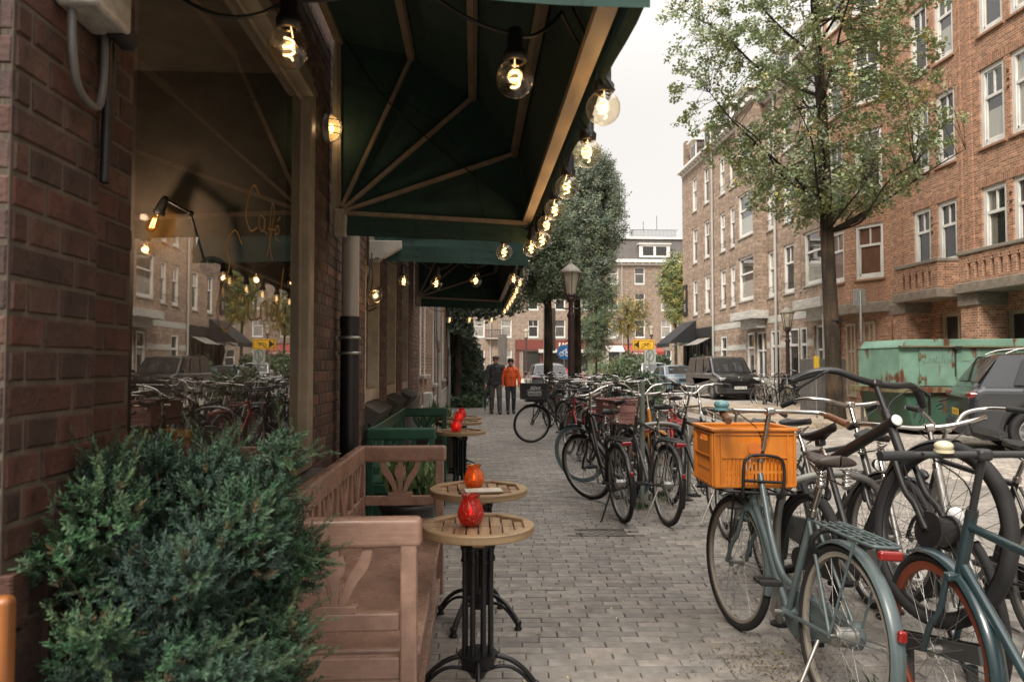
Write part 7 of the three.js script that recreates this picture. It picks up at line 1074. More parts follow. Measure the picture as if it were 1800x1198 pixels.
{ const t = thing('street_sign', 'back of a grey traffic sign on a tall post right of the big tree', 'sign', [9.45, 0.1, -16.9], 0.35); mesh('plate', [rbox(0, 2.98, 0, 0.42, 0.42, 0.03, 0.02)], paint([0.2, 0.2, 0.19], 0.6), t); mesh('post', [rod([0, 0, 0.03], [0, 3.15, 0.03], 0.035, 0.035, 12)], MAT.alu, t); mesh('clamp', [box(0, 2.9, -0.02, 0.16, 0.05, 0.06)], MAT.alu, t); }
for (const [x, z, h, l] of [[3.3, -33, 4.3, 'tall grey pole beside the loose green tree, right half'], [1.6, -45, 3.6, 'grey double sign panel on a pole far behind the walking man']]) { const t = thing('sign_panel', l, 'sign', [x, 0, z]); mesh('post', [rod([0, 0, 0], [0, h, 0], 0.04)], MAT.alu, t); mesh('panel', [rbox(0.25, h - 1.2, 0.03, 0.55, 2.0, 0.05, 0.02)], paint([0.13, 0.115, 0.1]), t); }
{ const t = thing('electric_cabinet', 'grey street cabinet behind the trunk of the big tree', 'cabinet', [9.75, 0.1, -19.4]); mesh('body', [rbox(0, 0.75, 0, 1.1, 1.5, 0.45, 0.02)], paint([0.12, 0.115, 0.11], 0.6), t); mesh('door', [rbox(-0.26, 0.78, 0.23, 0.48, 1.3, 0.015, 0.006), rbox(0.26, 0.78, 0.23, 0.48, 1.3, 0.015, 0.006)], paint([0.13, 0.125, 0.12], 0.55), t); }
{ const t = thing('yellow_board', 'small yellow board strapped beside the trunk of the big tree', 'board', [8.5, 0.1, -17.2]); mesh('panel', [rbox(0, 1.35, 0, 0.14, 0.4, 0.03, 0.01)], paint([0.55, 0.36, 0.03]), t); mesh('post', [rod([0, 0, -0.03], [0, 1.7, -0.03], 0.02)], MAT.alu, t); }
// ================================================================ vehicles
const glassDark = P({ color: [0.025, 0.026, 0.027], roughness: 0.04, ior: 1.6, specularIntensity: 1 });
const tyreMat = S({ color: [0.02, 0.02, 0.02], roughness: 0.85 }), hubMat = S({ color: [0.35, 0.35, 0.35], roughness: 0.35, metalness: 0.8 }), hubDark = S({ color: [0.05, 0.05, 0.05], roughness: 0.45, metalness: 0.5 });
const lampRed = P({ color: [0.16, 0.01, 0.008], roughness: 0.15, clearcoat: 1 }), lampClear = P({ color: [0.6, 0.6, 0.58], roughness: 0.12, metalness: 0.4, clearcoat: 1 });
function carWheel(R = 0.32, w = 0.21, dark = false) {
  const g = new THREE.Group(); g.name = 'wheel';
  mesh('tyre', lathe([[R * 0.66, -w / 2], [R * 0.93, -w / 2], [R, -w * 0.36], [R, w * 0.36], [R * 0.93, w / 2], [R * 0.66, w / 2], [R * 0.66, -w / 2]], 32).rotateX(PI / 2), tyreMat, g);
  const q = [rod([0, 0, -w * 0.3], [0, 0, w * 0.36], R * 0.16, R * 0.15, 14), lathe([[R * 0.6, w * 0.42], [R * 0.68, w * 0.46], [R * 0.68, -w * 0.45], [R * 0.6, -w * 0.45], [R * 0.6, w * 0.42]], 32).rotateX(PI / 2), rod([0, 0, -w * 0.2], [0, 0, 0], R * 0.62, R * 0.62, 24)];
  for (let i = 0; i < 10; i++) { const a = i * PI / 5; q.push(bar([R * 0.1 * cos(a), R * 0.1 * sin(a), w * 0.32], [R * 0.64 * cos(a), R * 0.64 * sin(a), w * 0.38], R * 0.1, 0.02, [0, 0, 1])); }
  mesh('rim', q, dark ? hubDark : hubMat, g); return g;
}
// body: the side outline with real wheel arches, extruded with rounded edges; cabin: tapered shell with pillars and glass
function car(name, label, cat, o) {
  const { L, W, H, belt, col, R = 0.33, wb, fo, out, cab, taper = 0.13, trim = S({ color: [0.025, 0.025, 0.026], roughness: 0.6 }) } = o;
  const t = thing(name, label, cat, o.pos, o.turn * PI / 180); const bodyM = P({ color: col, roughness: 0.32, metalness: 0.25, clearcoat: 1, clearcoatRoughness: 0.06 });
  const fx = L / 2 - fo, rx = fx - wb, s = new THREE.Shape(), g0 = 0.2, ar = R + 0.045;
  s.moveTo(-L / 2 + 0.06, g0 + 0.12); s.lineTo(rx - ar, g0); s.absarc(rx, R, ar, PI + Math.asin(clamp((R - g0) / ar, -1, 1)), -Math.asin(clamp((R - g0) / ar, -1, 1)), true); s.lineTo(fx - ar, g0); s.absarc(fx, R, ar, PI + Math.asin(clamp((R - g0) / ar, -1, 1)), -Math.asin(clamp((R - g0) / ar, -1, 1)), true); s.lineTo(L / 2 - 0.06, g0 + 0.06);
  out.forEach(p => p.length === 2 ? s.lineTo(...p) : s.quadraticCurveTo(...p)); s.closePath();
  const bev = o.bev || 0.085, g = new THREE.ExtrudeGeometry(s, { depth: W - 2 * bev, bevelEnabled: true, bevelThickness: bev, bevelSize: bev, bevelOffset: -bev, bevelSegments: 4, curveSegments: 16 }); g.translate(0, 0, -(W - 2 * bev) / 2);
  mesh('body', [g], bodyM, t); mesh('underbody', [box(0, 0.32, 0, L * 0.9, 0.26, W - 0.34)], trim, t);
  // cabin
  const [a, b, c, d] = cab, wB = W / 2 - 0.07, wT = W / 2 - 0.07 - taper, yT = H; // a: front base, b: front top, c: rear top, d: rear base  [x,y]
  const pt = (p, z) => [p[0], p[1], z], frac = y => lerp(wB, wT, clamp((y - belt) / (yT - belt), 0, 1));
  const nA = 8, ringP = []; // closed shell lofted across the width with a rounded roof edge
  const shell = gridGeo(26, 14, (u, v) => { // u along the length over the roof, v across
    const seq = [[a[0] + 0.02, belt - 0.12], a, [lerp(a[0], b[0], 0.5), lerp(a[1], b[1], 0.53)], b, [lerp(b[0], c[0], 0.3), H + 0.0], [lerp(b[0], c[0], 0.7), H], c, [lerp(c[0], d[0], 0.5), lerp(c[1], d[1], 0.5)], d, [d[0] - 0.02, belt - 0.12]];
    const k = u * (seq.length - 1), i = Math.min(seq.length - 2, Math.floor(k)), f = k - i, x = lerp(seq[i][0], seq[i + 1][0], f), y = lerp(seq[i][1], seq[i + 1][1], f), zz = (v - 0.5) * 2, e = Math.pow(Math.abs(zz), 5);
    return [x, y - 0.05 * e - 0.025 * zz * zz + 0.02, Math.sign(zz) * frac(y) * Math.min(1, Math.abs(zz) * 1.0)];
  });
  const side = sg => { const n = 10, q = []; const low = i => lerp(a[0], d[0], i / n), topX = i => lerp(b[0], c[0], i / n); for (let i = 0; i < n; i++) { const P0 = [low(i), belt - 0.1, sg * wB], P1 = [low(i + 1), belt - 0.1, sg * wB], P2 = [topX(i + 1), yT - 0.055, sg * (wT + 0.002)], P3 = [topX(i), yT - 0.055, sg * (wT + 0.002)]; q.push(sg > 0 ? [P1, P0, P3, P2] : [P0, P1, P2, P3]); } return quadGeo(q); };
  void nA; void ringP;
  mesh('cabin', [shell, side(1), side(-1)], bodyM, t);
  const win = [], off = 0.012; // side glass split by the pillars
  const sx = (k, y) => lerp(lerp(a[0], d[0], k), lerp(b[0], c[0], k), clamp((y - belt) / (yT - belt), 0, 1));
  (o.split || [[0.1, 0.46], [0.5, 0.84]]).forEach(([k0, k1]) => { for (const sg of [-1, 1]) { const y0 = belt + 0.02, y1 = yT - 0.12; const q = [[sx(k0, y0), y0, sg * (frac(y0) + off)], [sx(k1, y0), y0, sg * (frac(y0) + off)], [sx(k1, y1), y1, sg * (frac(y1) + off)], [sx(k0, y1), y1, sg * (frac(y1) + off)]]; const w = mesh('side_window', quadGeo([sg > 0 ? [q[1], q[0], q[3], q[2]] : q]), glassDark, t); win.push(w); } });
  const scr = (p, q, nm, k0, k1) => { const y0 = lerp(p[1], q[1], k0), y1 = lerp(p[1], q[1], k1), x0 = lerp(p[0], q[0], k0), x1 = lerp(p[0], q[0], k1), nx = (q[1] - p[1]) * Math.sign(p[0]), l = Math.hypot(q[0] - p[0], q[1] - p[1]), ox = (q[1] - p[1]) / l * 0.03 * Math.sign(p[0] - q[0]), oy = Math.abs(p[0] - q[0]) / l * 0.03; void nx; const gg = gridGeo(10, 4, (u, v) => { const z = (u - 0.5) * 2, x = lerp(x0, x1, v), y = lerp(y0, y1, v); return [x + ox - 0.05 * z * z * Math.sign(p[0] - q[0]) * 0.4, y + oy - 0.025 * z * z, z * (frac(y) - 0.075)]; }); mesh(nm, gg, glassDark, t); };
  scr(a, b, 'windscreen', 0.06, 0.93); scr(d, c, 'rear_window', 0.12, 0.9);
  for (const x of [fx, rx]) for (const sg of [-1, 1]) { const w = carWheel(R, 0.21, o.darkRims); w.position.set(x, R, sg * (W / 2 - 0.115)); if (sg < 0) w.rotation.y = PI; t.add(w); mesh('arch_lining', [rod([x, R, sg * (W / 2 - 0.28)], [x, R, sg * (W / 2 - 0.24)], ar, ar, 24)], trim, t); }
  const fy = o.lightY || 0.72, F = L / 2, hw = W / 2;
  for (const sg of [-1, 1]) { mesh('headlight', [rbox(F - 0.1, fy, sg * (hw - 0.24), 0.16, 0.13, 0.34, 0.04, 2, sg * 0.35)], lampClear, t); mesh('tail_light', [rbox(-F + 0.1, fy + 0.13, sg * (hw - 0.195), 0.18, 0.12, 0.36, 0.05, 3, -sg * 0.1)], lampRed, t); mesh('mirror', [rbox(a[0] - 0.2, belt + 0.06, sg * (hw + 0.07), 0.1, 0.13, 0.17, 0.03, 2)], o.mirror || bodyM, t); }
  mesh('grille', [rbox(F - 0.045, fy - 0.02, 0, 0.08, 0.14, W * 0.42, 0.02), rbox(F - 0.035, 0.4, 0, 0.08, 0.16, W * 0.62, 0.03)], trim, t); each('bumper', [rbox(F - 0.02, 0.3, 0, 0.1, 0.08, W * 0.8, 0.03), rbox(-F + 0.03, 0.36, 0, 0.1, 0.22, W * 0.84, 0.03)], trim, t);
  const c2 = document.createElement('canvas'); c2.width = 256; c2.height = 56; const x2 = c2.getContext('2d'); x2.fillStyle = o.plate?.[0] || '#e0b32a'; x2.fillRect(0, 0, 256, 56); x2.fillStyle = o.plate?.[1] || '#1a1712'; x2.font = 'bold 46px sans-serif'; x2.fillText(o.plate?.[2] || 'G-482-XK', 16, 45); const pm = new THREE.CanvasTexture(c2); pm.colorSpace = THREE.SRGBColorSpace; const pg = new THREE.PlaneGeometry(0.52, 0.115); pg.rotateY(PI / 2); pg.translate(F + 0.035, o.plateY || 0.45, 0); const pr = new THREE.PlaneGeometry(0.52, 0.115); pr.rotateY(-PI / 2); pr.translate(-F - 0.012, 0.62, 0); each('number_plate', [pg, pr], S({ color: 0xffffff, map: pm, roughness: 0.5 }), t);
  if (o.rails) mesh('roof_rail', [tube([[b[0] - 0.15, H - 0.03, wT - 0.06], [b[0] - 0.3, H + 0.05, wT - 0.06], [c[0] + 0.3, H + 0.05, wT - 0.06], [c[0] + 0.1, H - 0.03, wT - 0.06]], 0.016, 20, 6), tube([[b[0] - 0.15, H - 0.03, -wT + 0.06], [b[0] - 0.3, H + 0.05, -wT + 0.06], [c[0] + 0.3, H + 0.05, -wT + 0.06], [c[0] + 0.1, H - 0.03, -wT + 0.06]], 0.016, 20, 6)], MAT.alu, t);
  if (o.emblem) { const e = [ring(0.075, 0.012, 24, 6), bar([-0.045, 0.05, 0], [-0.018, -0.05, 0], 0.014, 0.01, [0, 0, 1]), bar([-0.018, -0.05, 0], [0, 0.01, 0], 0.014, 0.01, [0, 0, 1]), bar([0, 0.01, 0], [0.018, -0.05, 0], 0.014, 0.01, [0, 0, 1]), bar([0.018, -0.05, 0], [0.045, 0.05, 0], 0.014, 0.01, [0, 0, 1])]; const m = merge(e); m.rotateY(PI / 2); m.translate(F - 0.0, fy + 0.02, 0); mesh('emblem', m, MAT.chrome, t); }
  const seam = []; for (const k of o.doors || [0.06, 0.44, 0.8]) { const x = lerp(a[0], d[0], k); for (const sg of [-1, 1]) seam.push(box(x, (belt + 0.3) / 2 + 0.02, sg * (hw - 0.0005), 0.012, belt - 0.36, 0.004)); } mesh('door_seam', seam, trim, t);
  mesh('door_handle', (o.doors || [0.06, 0.44, 0.8]).slice(0, 2).flatMap(k => [-1, 1].map(sg => rbox(lerp(a[0], d[0], k) - 0.75, belt - 0.13, sg * (hw + 0.012), 0.17, 0.03, 0.03, 0.01))), bodyM, t);
  return t;
}
const hatchOut = (L, belt, hood) => [[L / 2, 0.45], [L / 2 - 0.03, 0.66], [L / 2 - 0.05, 0.78, L / 2 - 0.35, hood - 0.03], [L / 2 - 0.9, hood + 0.04], [L / 2 - 1.15, belt], [-L / 2 + 0.25, belt], [-L / 2 + 0.05, belt - 0.02, -L / 2 + 0.02, belt - 0.2], [-L / 2, 0.55]];
// van: short bonnet, upright cabin
car('parked_van', 'black people carrier van parked on the far side, facing the camera', 'van', { L: 4.6, W: 1.85, H: 1.84, belt: 1.12, col: [0.012, 0.012, 0.013], bev: 0.14, wb: 2.78, fo: 0.88, R: 0.34, pos: [11.0, 0, -31.1], turn: -90, lightY: 0.86, taper: 0.12, emblem: true, plate: ['#d9d6cc', '#26221d', 'TX-AN-110'], plateY: 0.5,
  out: [[2.3, 0.5], [2.28, 0.8], [2.26, 0.96, 2.02, 1.03], [1.75, 1.08, 1.45, 1.12], [-2.2, 1.12], [-2.3, 1.1, -2.3, 0.9], [-2.3, 0.5]], cab: [[1.45, 1.1], [0.72, 1.76], [-2.1, 1.8], [-2.24, 1.1]], split: [[0.07, 0.3], [0.335, 0.63], [0.665, 0.94]], doors: [0.05, 0.32, 0.65] });
car('parked_car', 'steel blue saloon car parked behind the black van', 'car', { L: 4.6, W: 1.8, H: 1.44, belt: 0.96, col: [0.1, 0.17, 0.21], wb: 2.8, fo: 0.85, pos: [10.75, 0, -37.4], turn: -92, out: hatchOut(4.6, 0.96, 0.88), cab: [[1.1, 0.95], [0.35, 1.4], [-1.2, 1.4], [-1.95, 0.98]], plate: ['#dcae28', '#1a1712', 'H-271-RB'] });
car('parked_car', 'silver white crossover car parked beyond the steel blue saloon', 'car', { L: 4.35, W: 1.82, H: 1.6, belt: 1.05, col: [0.55, 0.54, 0.51], wb: 2.62, fo: 0.85, pos: [11.0, 0, -43.2], turn: -95, out: hatchOut(4.35, 1.05, 0.98), cab: [[1.05, 1.03], [0.4, 1.56], [-1.6, 1.55], [-2.0, 1.05]], lightY: 0.8 });
car('parked_car', 'white hatchback parked farthest along the right kerb', 'car', { L: 4.0, W: 1.75, H: 1.48, belt: 0.98, col: [0.6, 0.59, 0.56], wb: 2.5, fo: 0.8, pos: [11.6, 0, -50], turn: -92, out: hatchOut(4.0, 0.98, 0.9), cab: [[1.0, 0.96], [0.35, 1.44], [-1.4, 1.43], [-1.85, 0.98]] });
car('parked_car', 'dark car with its rear window half hidden behind the crowded bicycles at left', 'car', { L: 4.2, W: 1.78, H: 1.52, belt: 0.98, col: [0.03, 0.032, 0.035], wb: 2.55, fo: 0.85, pos: [3.55, 0, -34.5], turn: 90, out: hatchOut(4.2, 0.98, 0.9), cab: [[1.0, 0.96], [0.35, 1.48], [-1.5, 1.47], [-1.95, 0.98]] });
car('parked_car', 'bright red low car far behind the dark car, before the brown shop', 'car', { L: 4.2, W: 1.78, H: 1.5, belt: 0.98, col: [0.45, 0.03, 0.025], wb: 2.55, fo: 0.85, pos: [6.6, 0, -56], turn: 4, out: hatchOut(4.2, 0.98, 0.9), cab: [[1.0, 0.96], [0.35, 1.46], [-1.5, 1.45], [-1.95, 0.98]] });
const suv = car('parked_car', 'dark grey crossover car at the right edge, seen from its rear corner', 'car', { L: 4.5, W: 1.86, H: 1.64, belt: 1.08, col: [0.022, 0.025, 0.029], bev: 0.12, wb: 2.68, fo: 0.9, R: 0.35, pos: [10.55, 0, -11.2], turn: -24, rails: true, out: hatchOut(4.5, 1.08, 1.0), cab: [[1.1, 1.06], [0.45, 1.6], [-1.75, 1.58], [-2.12, 1.08]], lightY: 0.8, taper: 0.16 });
void suv;
{ // scooter
  const t = thing('motor_scooter', 'black motor scooter parked in front of the black van, orange lamp at its tail', 'scooter', [11.55, 0, -25.6], 1.2);
  for (const x of [-0.6, 0.62]) { const w = carWheel(0.24, 0.12, true); w.position.set(x, 0.24, 0); t.add(w); }
  mesh('body', [tube([[-0.85, 0.75, 0], [-0.5, 0.72, 0], [-0.1, 0.6, 0], [0.0, 0.35, 0], [0.35, 0.33, 0], [0.5, 0.6, 0], [0.58, 0.95, 0]], 0.15, 30, 12), rbox(0.5, 0.62, 0, 0.12, 0.7, 0.42, 0.05, 2, 0, 0, 0.2), rbox(-0.45, 0.52, 0, 0.7, 0.35, 0.34, 0.1, 3)], P({ color: [0.015, 0.015, 0.016], roughness: 0.25, clearcoat: 1 }), t);
  mesh('seat', [rbox(-0.42, 0.82, 0, 0.75, 0.1, 0.28, 0.04, 3)], bm.saddleBlack, t); mesh('handlebar', [rod([0.5, 1.02, -0.34], [0.5, 1.02, 0.34], 0.02), rbox(0.55, 1.02, 0, 0.16, 0.14, 0.26, 0.05)], MAT.black, t); mesh('tail_light', [rbox(-0.84, 0.68, 0, 0.06, 0.1, 0.2, 0.02)], bm.amber, t); mesh('number_plate', [box(-0.87, 0.5, 0, 0.015, 0.16, 0.2)], paint([0.6, 0.45, 0.03]), t);
  mesh('front_fork', [rod([0.62, 0.24, 0.09], [0.53, 0.75, 0.09], 0.025), rod([0.62, 0.24, -0.09], [0.53, 0.75, -0.09], 0.025)], MAT.iron, t);
}
{ // green waste container with doors, rust and scrawls
  const t = thing('waste_container', 'large green steel waste container with rust and scratched graffiti at the right', 'container', [8.88, 0, -14.35], 0.05);
  const noise = (u, v, s, fx = 6, fy = 6) => fbm(u, v, fx, fy, s, 4);
  const rustTex = (base, seed, amt) => dataTex(512, (u, v) => { const n = noise(u, v, seed, 5, 5), st = noise(u, v, seed + 9, 40, 3), edge = Math.max(0, 1 - Math.min(v, 1 - v) * 9) * 0.2; const ru = sstep(0.62 - amt - edge, 0.74 - amt - edge * 0.6, n * 0.65 + st * 0.35); const k = 0.82 + 0.32 * noise(u, v, seed + 3, 9, 9), sc = sstep(0.8, 0.84, noise(u, v, seed + 21, 60, 4)); return base.map((q, i) => lerp(lerp(q * k, [0.36, 0.2, 0.13][i] * k, ru), 0.55, sc * 0.35)); });
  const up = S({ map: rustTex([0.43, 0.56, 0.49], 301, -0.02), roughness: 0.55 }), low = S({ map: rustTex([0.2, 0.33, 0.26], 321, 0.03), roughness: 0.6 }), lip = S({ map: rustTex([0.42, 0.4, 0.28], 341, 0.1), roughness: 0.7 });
  const W = 5.6, D = 1.55;
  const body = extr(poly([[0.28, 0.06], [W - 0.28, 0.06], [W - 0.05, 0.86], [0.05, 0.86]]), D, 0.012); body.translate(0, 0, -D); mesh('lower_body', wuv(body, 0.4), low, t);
  for (const x of [1.12, 2.9, 4.4]) mesh('rib', wuv(box(x, 0.48, 0.03, 0.13, 0.78, 0.07), 0.6), lip, t);
  mesh('rim_beam', wuv(rbox(W / 2, 0.91, -D / 2, W + 0.24, 0.12, D + 0.22, 0.015, 1), 0.4), lip, t);
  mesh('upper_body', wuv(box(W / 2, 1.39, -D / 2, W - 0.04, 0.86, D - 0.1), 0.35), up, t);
  const lid = extr(poly([[0, 1.8], [W, 1.8], [W - 0.02, 1.84], [W - 0.1, 2.02], [0.1, 1.96], [0.02, 1.84]]), D, 0.01); lid.translate(0, 0, -D + 0.02); mesh('lid', wuv(lid, 0.4), up, t); mesh('lid_edge', [box(W / 2, 1.815, 0.02, W + 0.06, 0.03, 0.07)], lip, t);
  for (const [x0, x1] of [[0.44, 1.26], [1.28, 2.16], [2.64, 3.5], [3.52, 4.4]]) { const d = new THREE.Group(); d.name = 'door'; t.add(d); mesh('leaf', wuv(rbox((x0 + x1) / 2, 1.39, -0.035, x1 - x0 - 0.02, 0.8, 0.03, 0.006, 1), 0.35), up, d); const hx = x0 < 1 || x0 === 2.64 ? x0 : x1; for (const y of [1.16, 1.62]) mesh('hinge', [rod([hx, y - 0.07, 0.0], [hx, y + 0.07, 0.0], 0.022, 0.022, 8), box(hx + (hx === x0 ? 0.07 : -0.07), y, -0.012, 0.15, 0.05, 0.014)], lip, d); }
  mesh('latch', [rbox(1.27, 1.79, 0.03, 0.16, 0.07, 0.06, 0.01), rod([1.24, 1.2, -0.01], [1.24, 1.75, -0.01], 0.012)], MAT.blackMatte, t); mesh('hook', [rod([1.12, 0.9, 0.0], [1.12, 0.9, 0.12], 0.07, 0.06, 12)], lip, t);
  // scratched scrawls and stencilled marks
  const scr = (pts, y0, x0, s) => tube(pts.map(([a, b]) => [x0 + a * s, y0 + b * s, 0]), 0.005, pts.length * 5, 4);
  const sc = [[[0, 0], [0.12, 0.3], [0.06, 0.42], [-0.04, 0.3], [0.06, 0.05], [0.2, 0.1]], [[0.26, 0.2], [0.34, 0.22], [0.32, 0.06], [0.24, 0.08], [0.26, 0.2]], [[0.42, 0.2], [0.5, 0.06], [0.46, 0.24], [0.4, 0.08]], [[0.56, 0.34], [0.55, 0.08], [0.62, 0.06]], [[0.5, 0.24], [0.64, 0.26]], [[0.8, 0.4], [0.76, 0.04]], [[0.86, 0.24], [0.88, 0.06], [0.96, 0.08], [0.98, 0.26]], [[1.06, 0.2], [1.02, 0.06], [1.1, 0.06]], [[1.16, 0.4], [1.1, 0.04], [1.2, 0.2], [1.13, 0.16], [1.24, 0.04]]].map(p => scr(p, 1.44, 0.52, 0.56)).concat([[[0, 0], [0.8, 0.05], [0.4, -0.2], [0.7, -0.24], [0.1, -0.4], [0.6, -0.36]], [[0.1, 0.04], [0.4, -0.1], [0.3, -0.22], [0.6, 0.1]], [[0.2, -0.4], [0.5, -0.45], [0.4, -0.58], [0.6, -0.6]], [[0.55, -0.1], [0.75, -0.3], [0.85, -0.05]]].map(p => scr(p, 1.5, 1.36, 0.76)), [[[0, 0], [0.1, 0.1], [0, 0.2], [0.1, 0.3]], [[0.3, 0.2], [0.4, 0.3], [0.3, 0]], [[0.0, -0.2], [0.5, -0.15]]].map(p => scr(p, 1.3, 2.24, 0.55)));
  for (const g of sc) { const q = g.attributes.position; for (let i = 0; i < q.count; i++) q.setZ(i, -0.019 + (q.getZ(i)) * 0.3); } mesh('graffiti', sc, S({ color: [0.1, 0.13, 0.11], roughness: 0.8 }), t);
  const tagG = [[[0, 0.2], [0.1, 0.55], [0.16, 0.2], [0.1, 0.12]], [[0.04, 0.35], [0.2, 0.45], [0.3, 0.56], [0.2, 0.1]], [[0.5, 0.46], [0.62, 0.52], [0.66, 0.44], [0.55, 0.4]], [[0.56, 0.56], [0.8, 0.6], [1.0, 0.42], [0.98, 0.16], [0.8, 0.08], [0.74, 0.16]]].map(p => tube(p.map(([a, b]) => [0.26 + a, 0.12 + b, 0.016]), 0.022, 20, 5)); for (const g of tagG) { const q = g.attributes.position; for (let i = 0; i < q.count; i++) q.setZ(i, 0.017 + (q.getZ(i) - 0.016) * 0.12); } mesh('graffiti', tagG, S({ color: [0.03, 0.05, 0.045], roughness: 0.7 }), t);
  const c = document.createElement('canvas'); c.width = 512; c.height = 256; const x = c.getContext('2d'); x.clearRect(0, 0, 512, 256); x.fillStyle = 'rgba(214,190,132,0.95)'; x.beginPath(); x.ellipse(200, 80, 118, 76, 0, 0, 7); x.fill(); x.beginPath(); x.ellipse(318, 110, 50, 36, 0, 0, 7); x.fill(); x.fillStyle = '#2c5139'; x.font = 'italic bold 140px serif'; x.fillText('B', 152, 130); x.fillStyle = 'rgba(206,180,116,0.9)'; x.font = 'bold 58px sans-serif'; x.fillText('Tel 08', 110, 236);
  const mt = new THREE.CanvasTexture(c); mt.colorSpace = THREE.SRGBColorSpace; const pg = new THREE.PlaneGeometry(1.0, 0.5); pg.translate(2.0, 0.42, 0.017); mesh('stencil', pg, S({ color: 0xffffff, map: mt, alphaTest: 0.4, roughness: 0.7 }), t);
  mesh('wheel', [rod([0.7, 0.05, -0.1], [0.7, 0.05, -0.3], 0.06, 0.06, 12), rod([4.9, 0.05, -0.1], [4.9, 0.05, -0.3], 0.06, 0.06, 12)], MAT.iron, t);
}
// ================================================================ the walking couple
function sdfMesh(name, caps, box3, cell, mat, parent, k = 0.03, post = null) { // caps: [a, b, r0, r1, (flatten z)]
  const [x0, y0, z0, x1, y1, z1] = box3, S0 = Math.max(x1 - x0, y1 - y0, z1 - z0), n = Math.ceil(S0 / cell), mc = new MarchingCubes(n, mat, false, false, 140000); mc.isolation = 0;
  const cx = (x0 + x1) / 2, cy = (y0 + y1) / 2, cz = (z0 + z1) / 2, h = n / 2;
  const C0 = caps.map(c => { const a = toV(c[0]), b = toV(c[1]), d = b.clone().sub(a); return { a, d, l2: Math.max(1e-9, d.lengthSq()), r0: c[2], r1: c[3], f: c[4] || 1 }; });
  mc.field.fill(-1);
  for (let k3 = 0; k3 < n; k3++) for (let j = 0; j < n; j++) { const y = cy + (j - h) / h * S0 / 2; if (y < y0 - 0.05 || y > y1 + 0.05) continue; for (let i = 0; i < n; i++) {
    const x = cx + (i - h) / h * S0 / 2, z = cz + (k3 - h) / h * S0 / 2; if (x < x0 - 0.05 || x > x1 + 0.05 || z < z0 - 0.05 || z > z1 + 0.05) continue; let D = 9;
    for (const c of C0) { const px = x - c.a.x, py = y - c.a.y, pz = (z - c.a.z); const t = clamp((px * c.d.x + py * c.d.y + pz * c.d.z) / c.l2, 0, 1); const dx = px - c.d.x * t, dy = py - c.d.y * t, dz = (pz - c.d.z * t) * c.f; const d = Math.sqrt(dx * dx + dy * dy + dz * dz) - lerp(c.r0, c.r1, t); if (d > D + k) continue; const hh = clamp(0.5 + 0.5 * (D - d) / k, 0, 1); D = lerp(D, d, hh) - k * hh * (1 - hh); }
    mc.field[i + j * n + k3 * n * n] = -D; } }
  mc.update(); const N = mc.count, p = new Float32Array(mc.positionArray.slice(0, N * 3)), nn = new Float32Array(mc.normalArray.slice(0, N * 3));
  for (let i = 0; i < N; i++) { p[i * 3] = cx + p[i * 3] * S0 / 2; p[i * 3 + 1] = cy + p[i * 3 + 1] * S0 / 2; p[i * 3 + 2] = cz + p[i * 3 + 2] * S0 / 2; const l = Math.hypot(nn[i * 3], nn[i * 3 + 1], nn[i * 3 + 2]) || 1; for (let q = 0; q < 3; q++) nn[i * 3 + q] /= l; }
  if (post) for (let i = 0; i < N; i++) { const q = post(p[i * 3], p[i * 3 + 1], p[i * 3 + 2], nn[i * 3], nn[i * 3 + 1], nn[i * 3 + 2]); p[i * 3] = q[0]; p[i * 3 + 1] = q[1]; p[i * 3 + 2] = q[2]; }
  let g = new THREE.BufferGeometry(); g.setAttribute('position', new THREE.BufferAttribute(p, 3)); g.setAttribute('uv', new THREE.BufferAttribute(new Float32Array(N * 2), 2)); if (post) { g = mergeVertices(g, 1e-4); g.computeVertexNormals(); } else g.setAttribute('normal', new THREE.BufferAttribute(nn, 3)); wuv(g, 2); return mesh(name, g, mat, parent);
}
const skin = S({ color: [0.42, 0.25, 0.18], roughness: 0.6 });
function head(t, y, z, hs, turnX) { // skull, jaw, nose, ears, neck; features in detail meshes
  const X = turnX;
  sdfMesh('body', [[[0, y - 0.3, z - 0.02], [0, y - 0.09, z], 0.055, 0.052], [[0, y + 0.0, z - 0.01], [0, y + 0.03, z - 0.02], 0.088 * hs, 0.09 * hs], [[X * 0.2, y - 0.065, z + 0.045], [X * 0.1, y - 0.01, z + 0.03], 0.05 * hs, 0.07 * hs], [[X * 0.5, y - 0.015, z + 0.098], [X * 0.45, y + 0.02, z + 0.09], 0.016, 0.011], [[0.085 * hs, y - 0.015, z - 0.01], [0.088 * hs, y + 0.015, z - 0.015], 0.017, 0.02], [[-0.085 * hs, y - 0.015, z - 0.01], [-0.088 * hs, y + 0.015, z - 0.015], 0.017, 0.02]], [-0.16, y - 0.34, z - 0.16, 0.16, y + 0.16, z + 0.16], 0.006, skin, t, 0.018);
  for (const s of [-1, 1]) mesh('eye', ball([s * 0.032 + X * 0.3, y + 0.012, z + 0.086], 0.0115, 8, 6), S({ color: [0.03, 0.025, 0.02], roughness: 0.3 }), t); mesh('mouth', [rbox(X * 0.4, y - 0.062, z + 0.088, 0.042, 0.008, 0.014, 0.004)], S({ color: [0.25, 0.09, 0.08], roughness: 0.6 }), t);
}
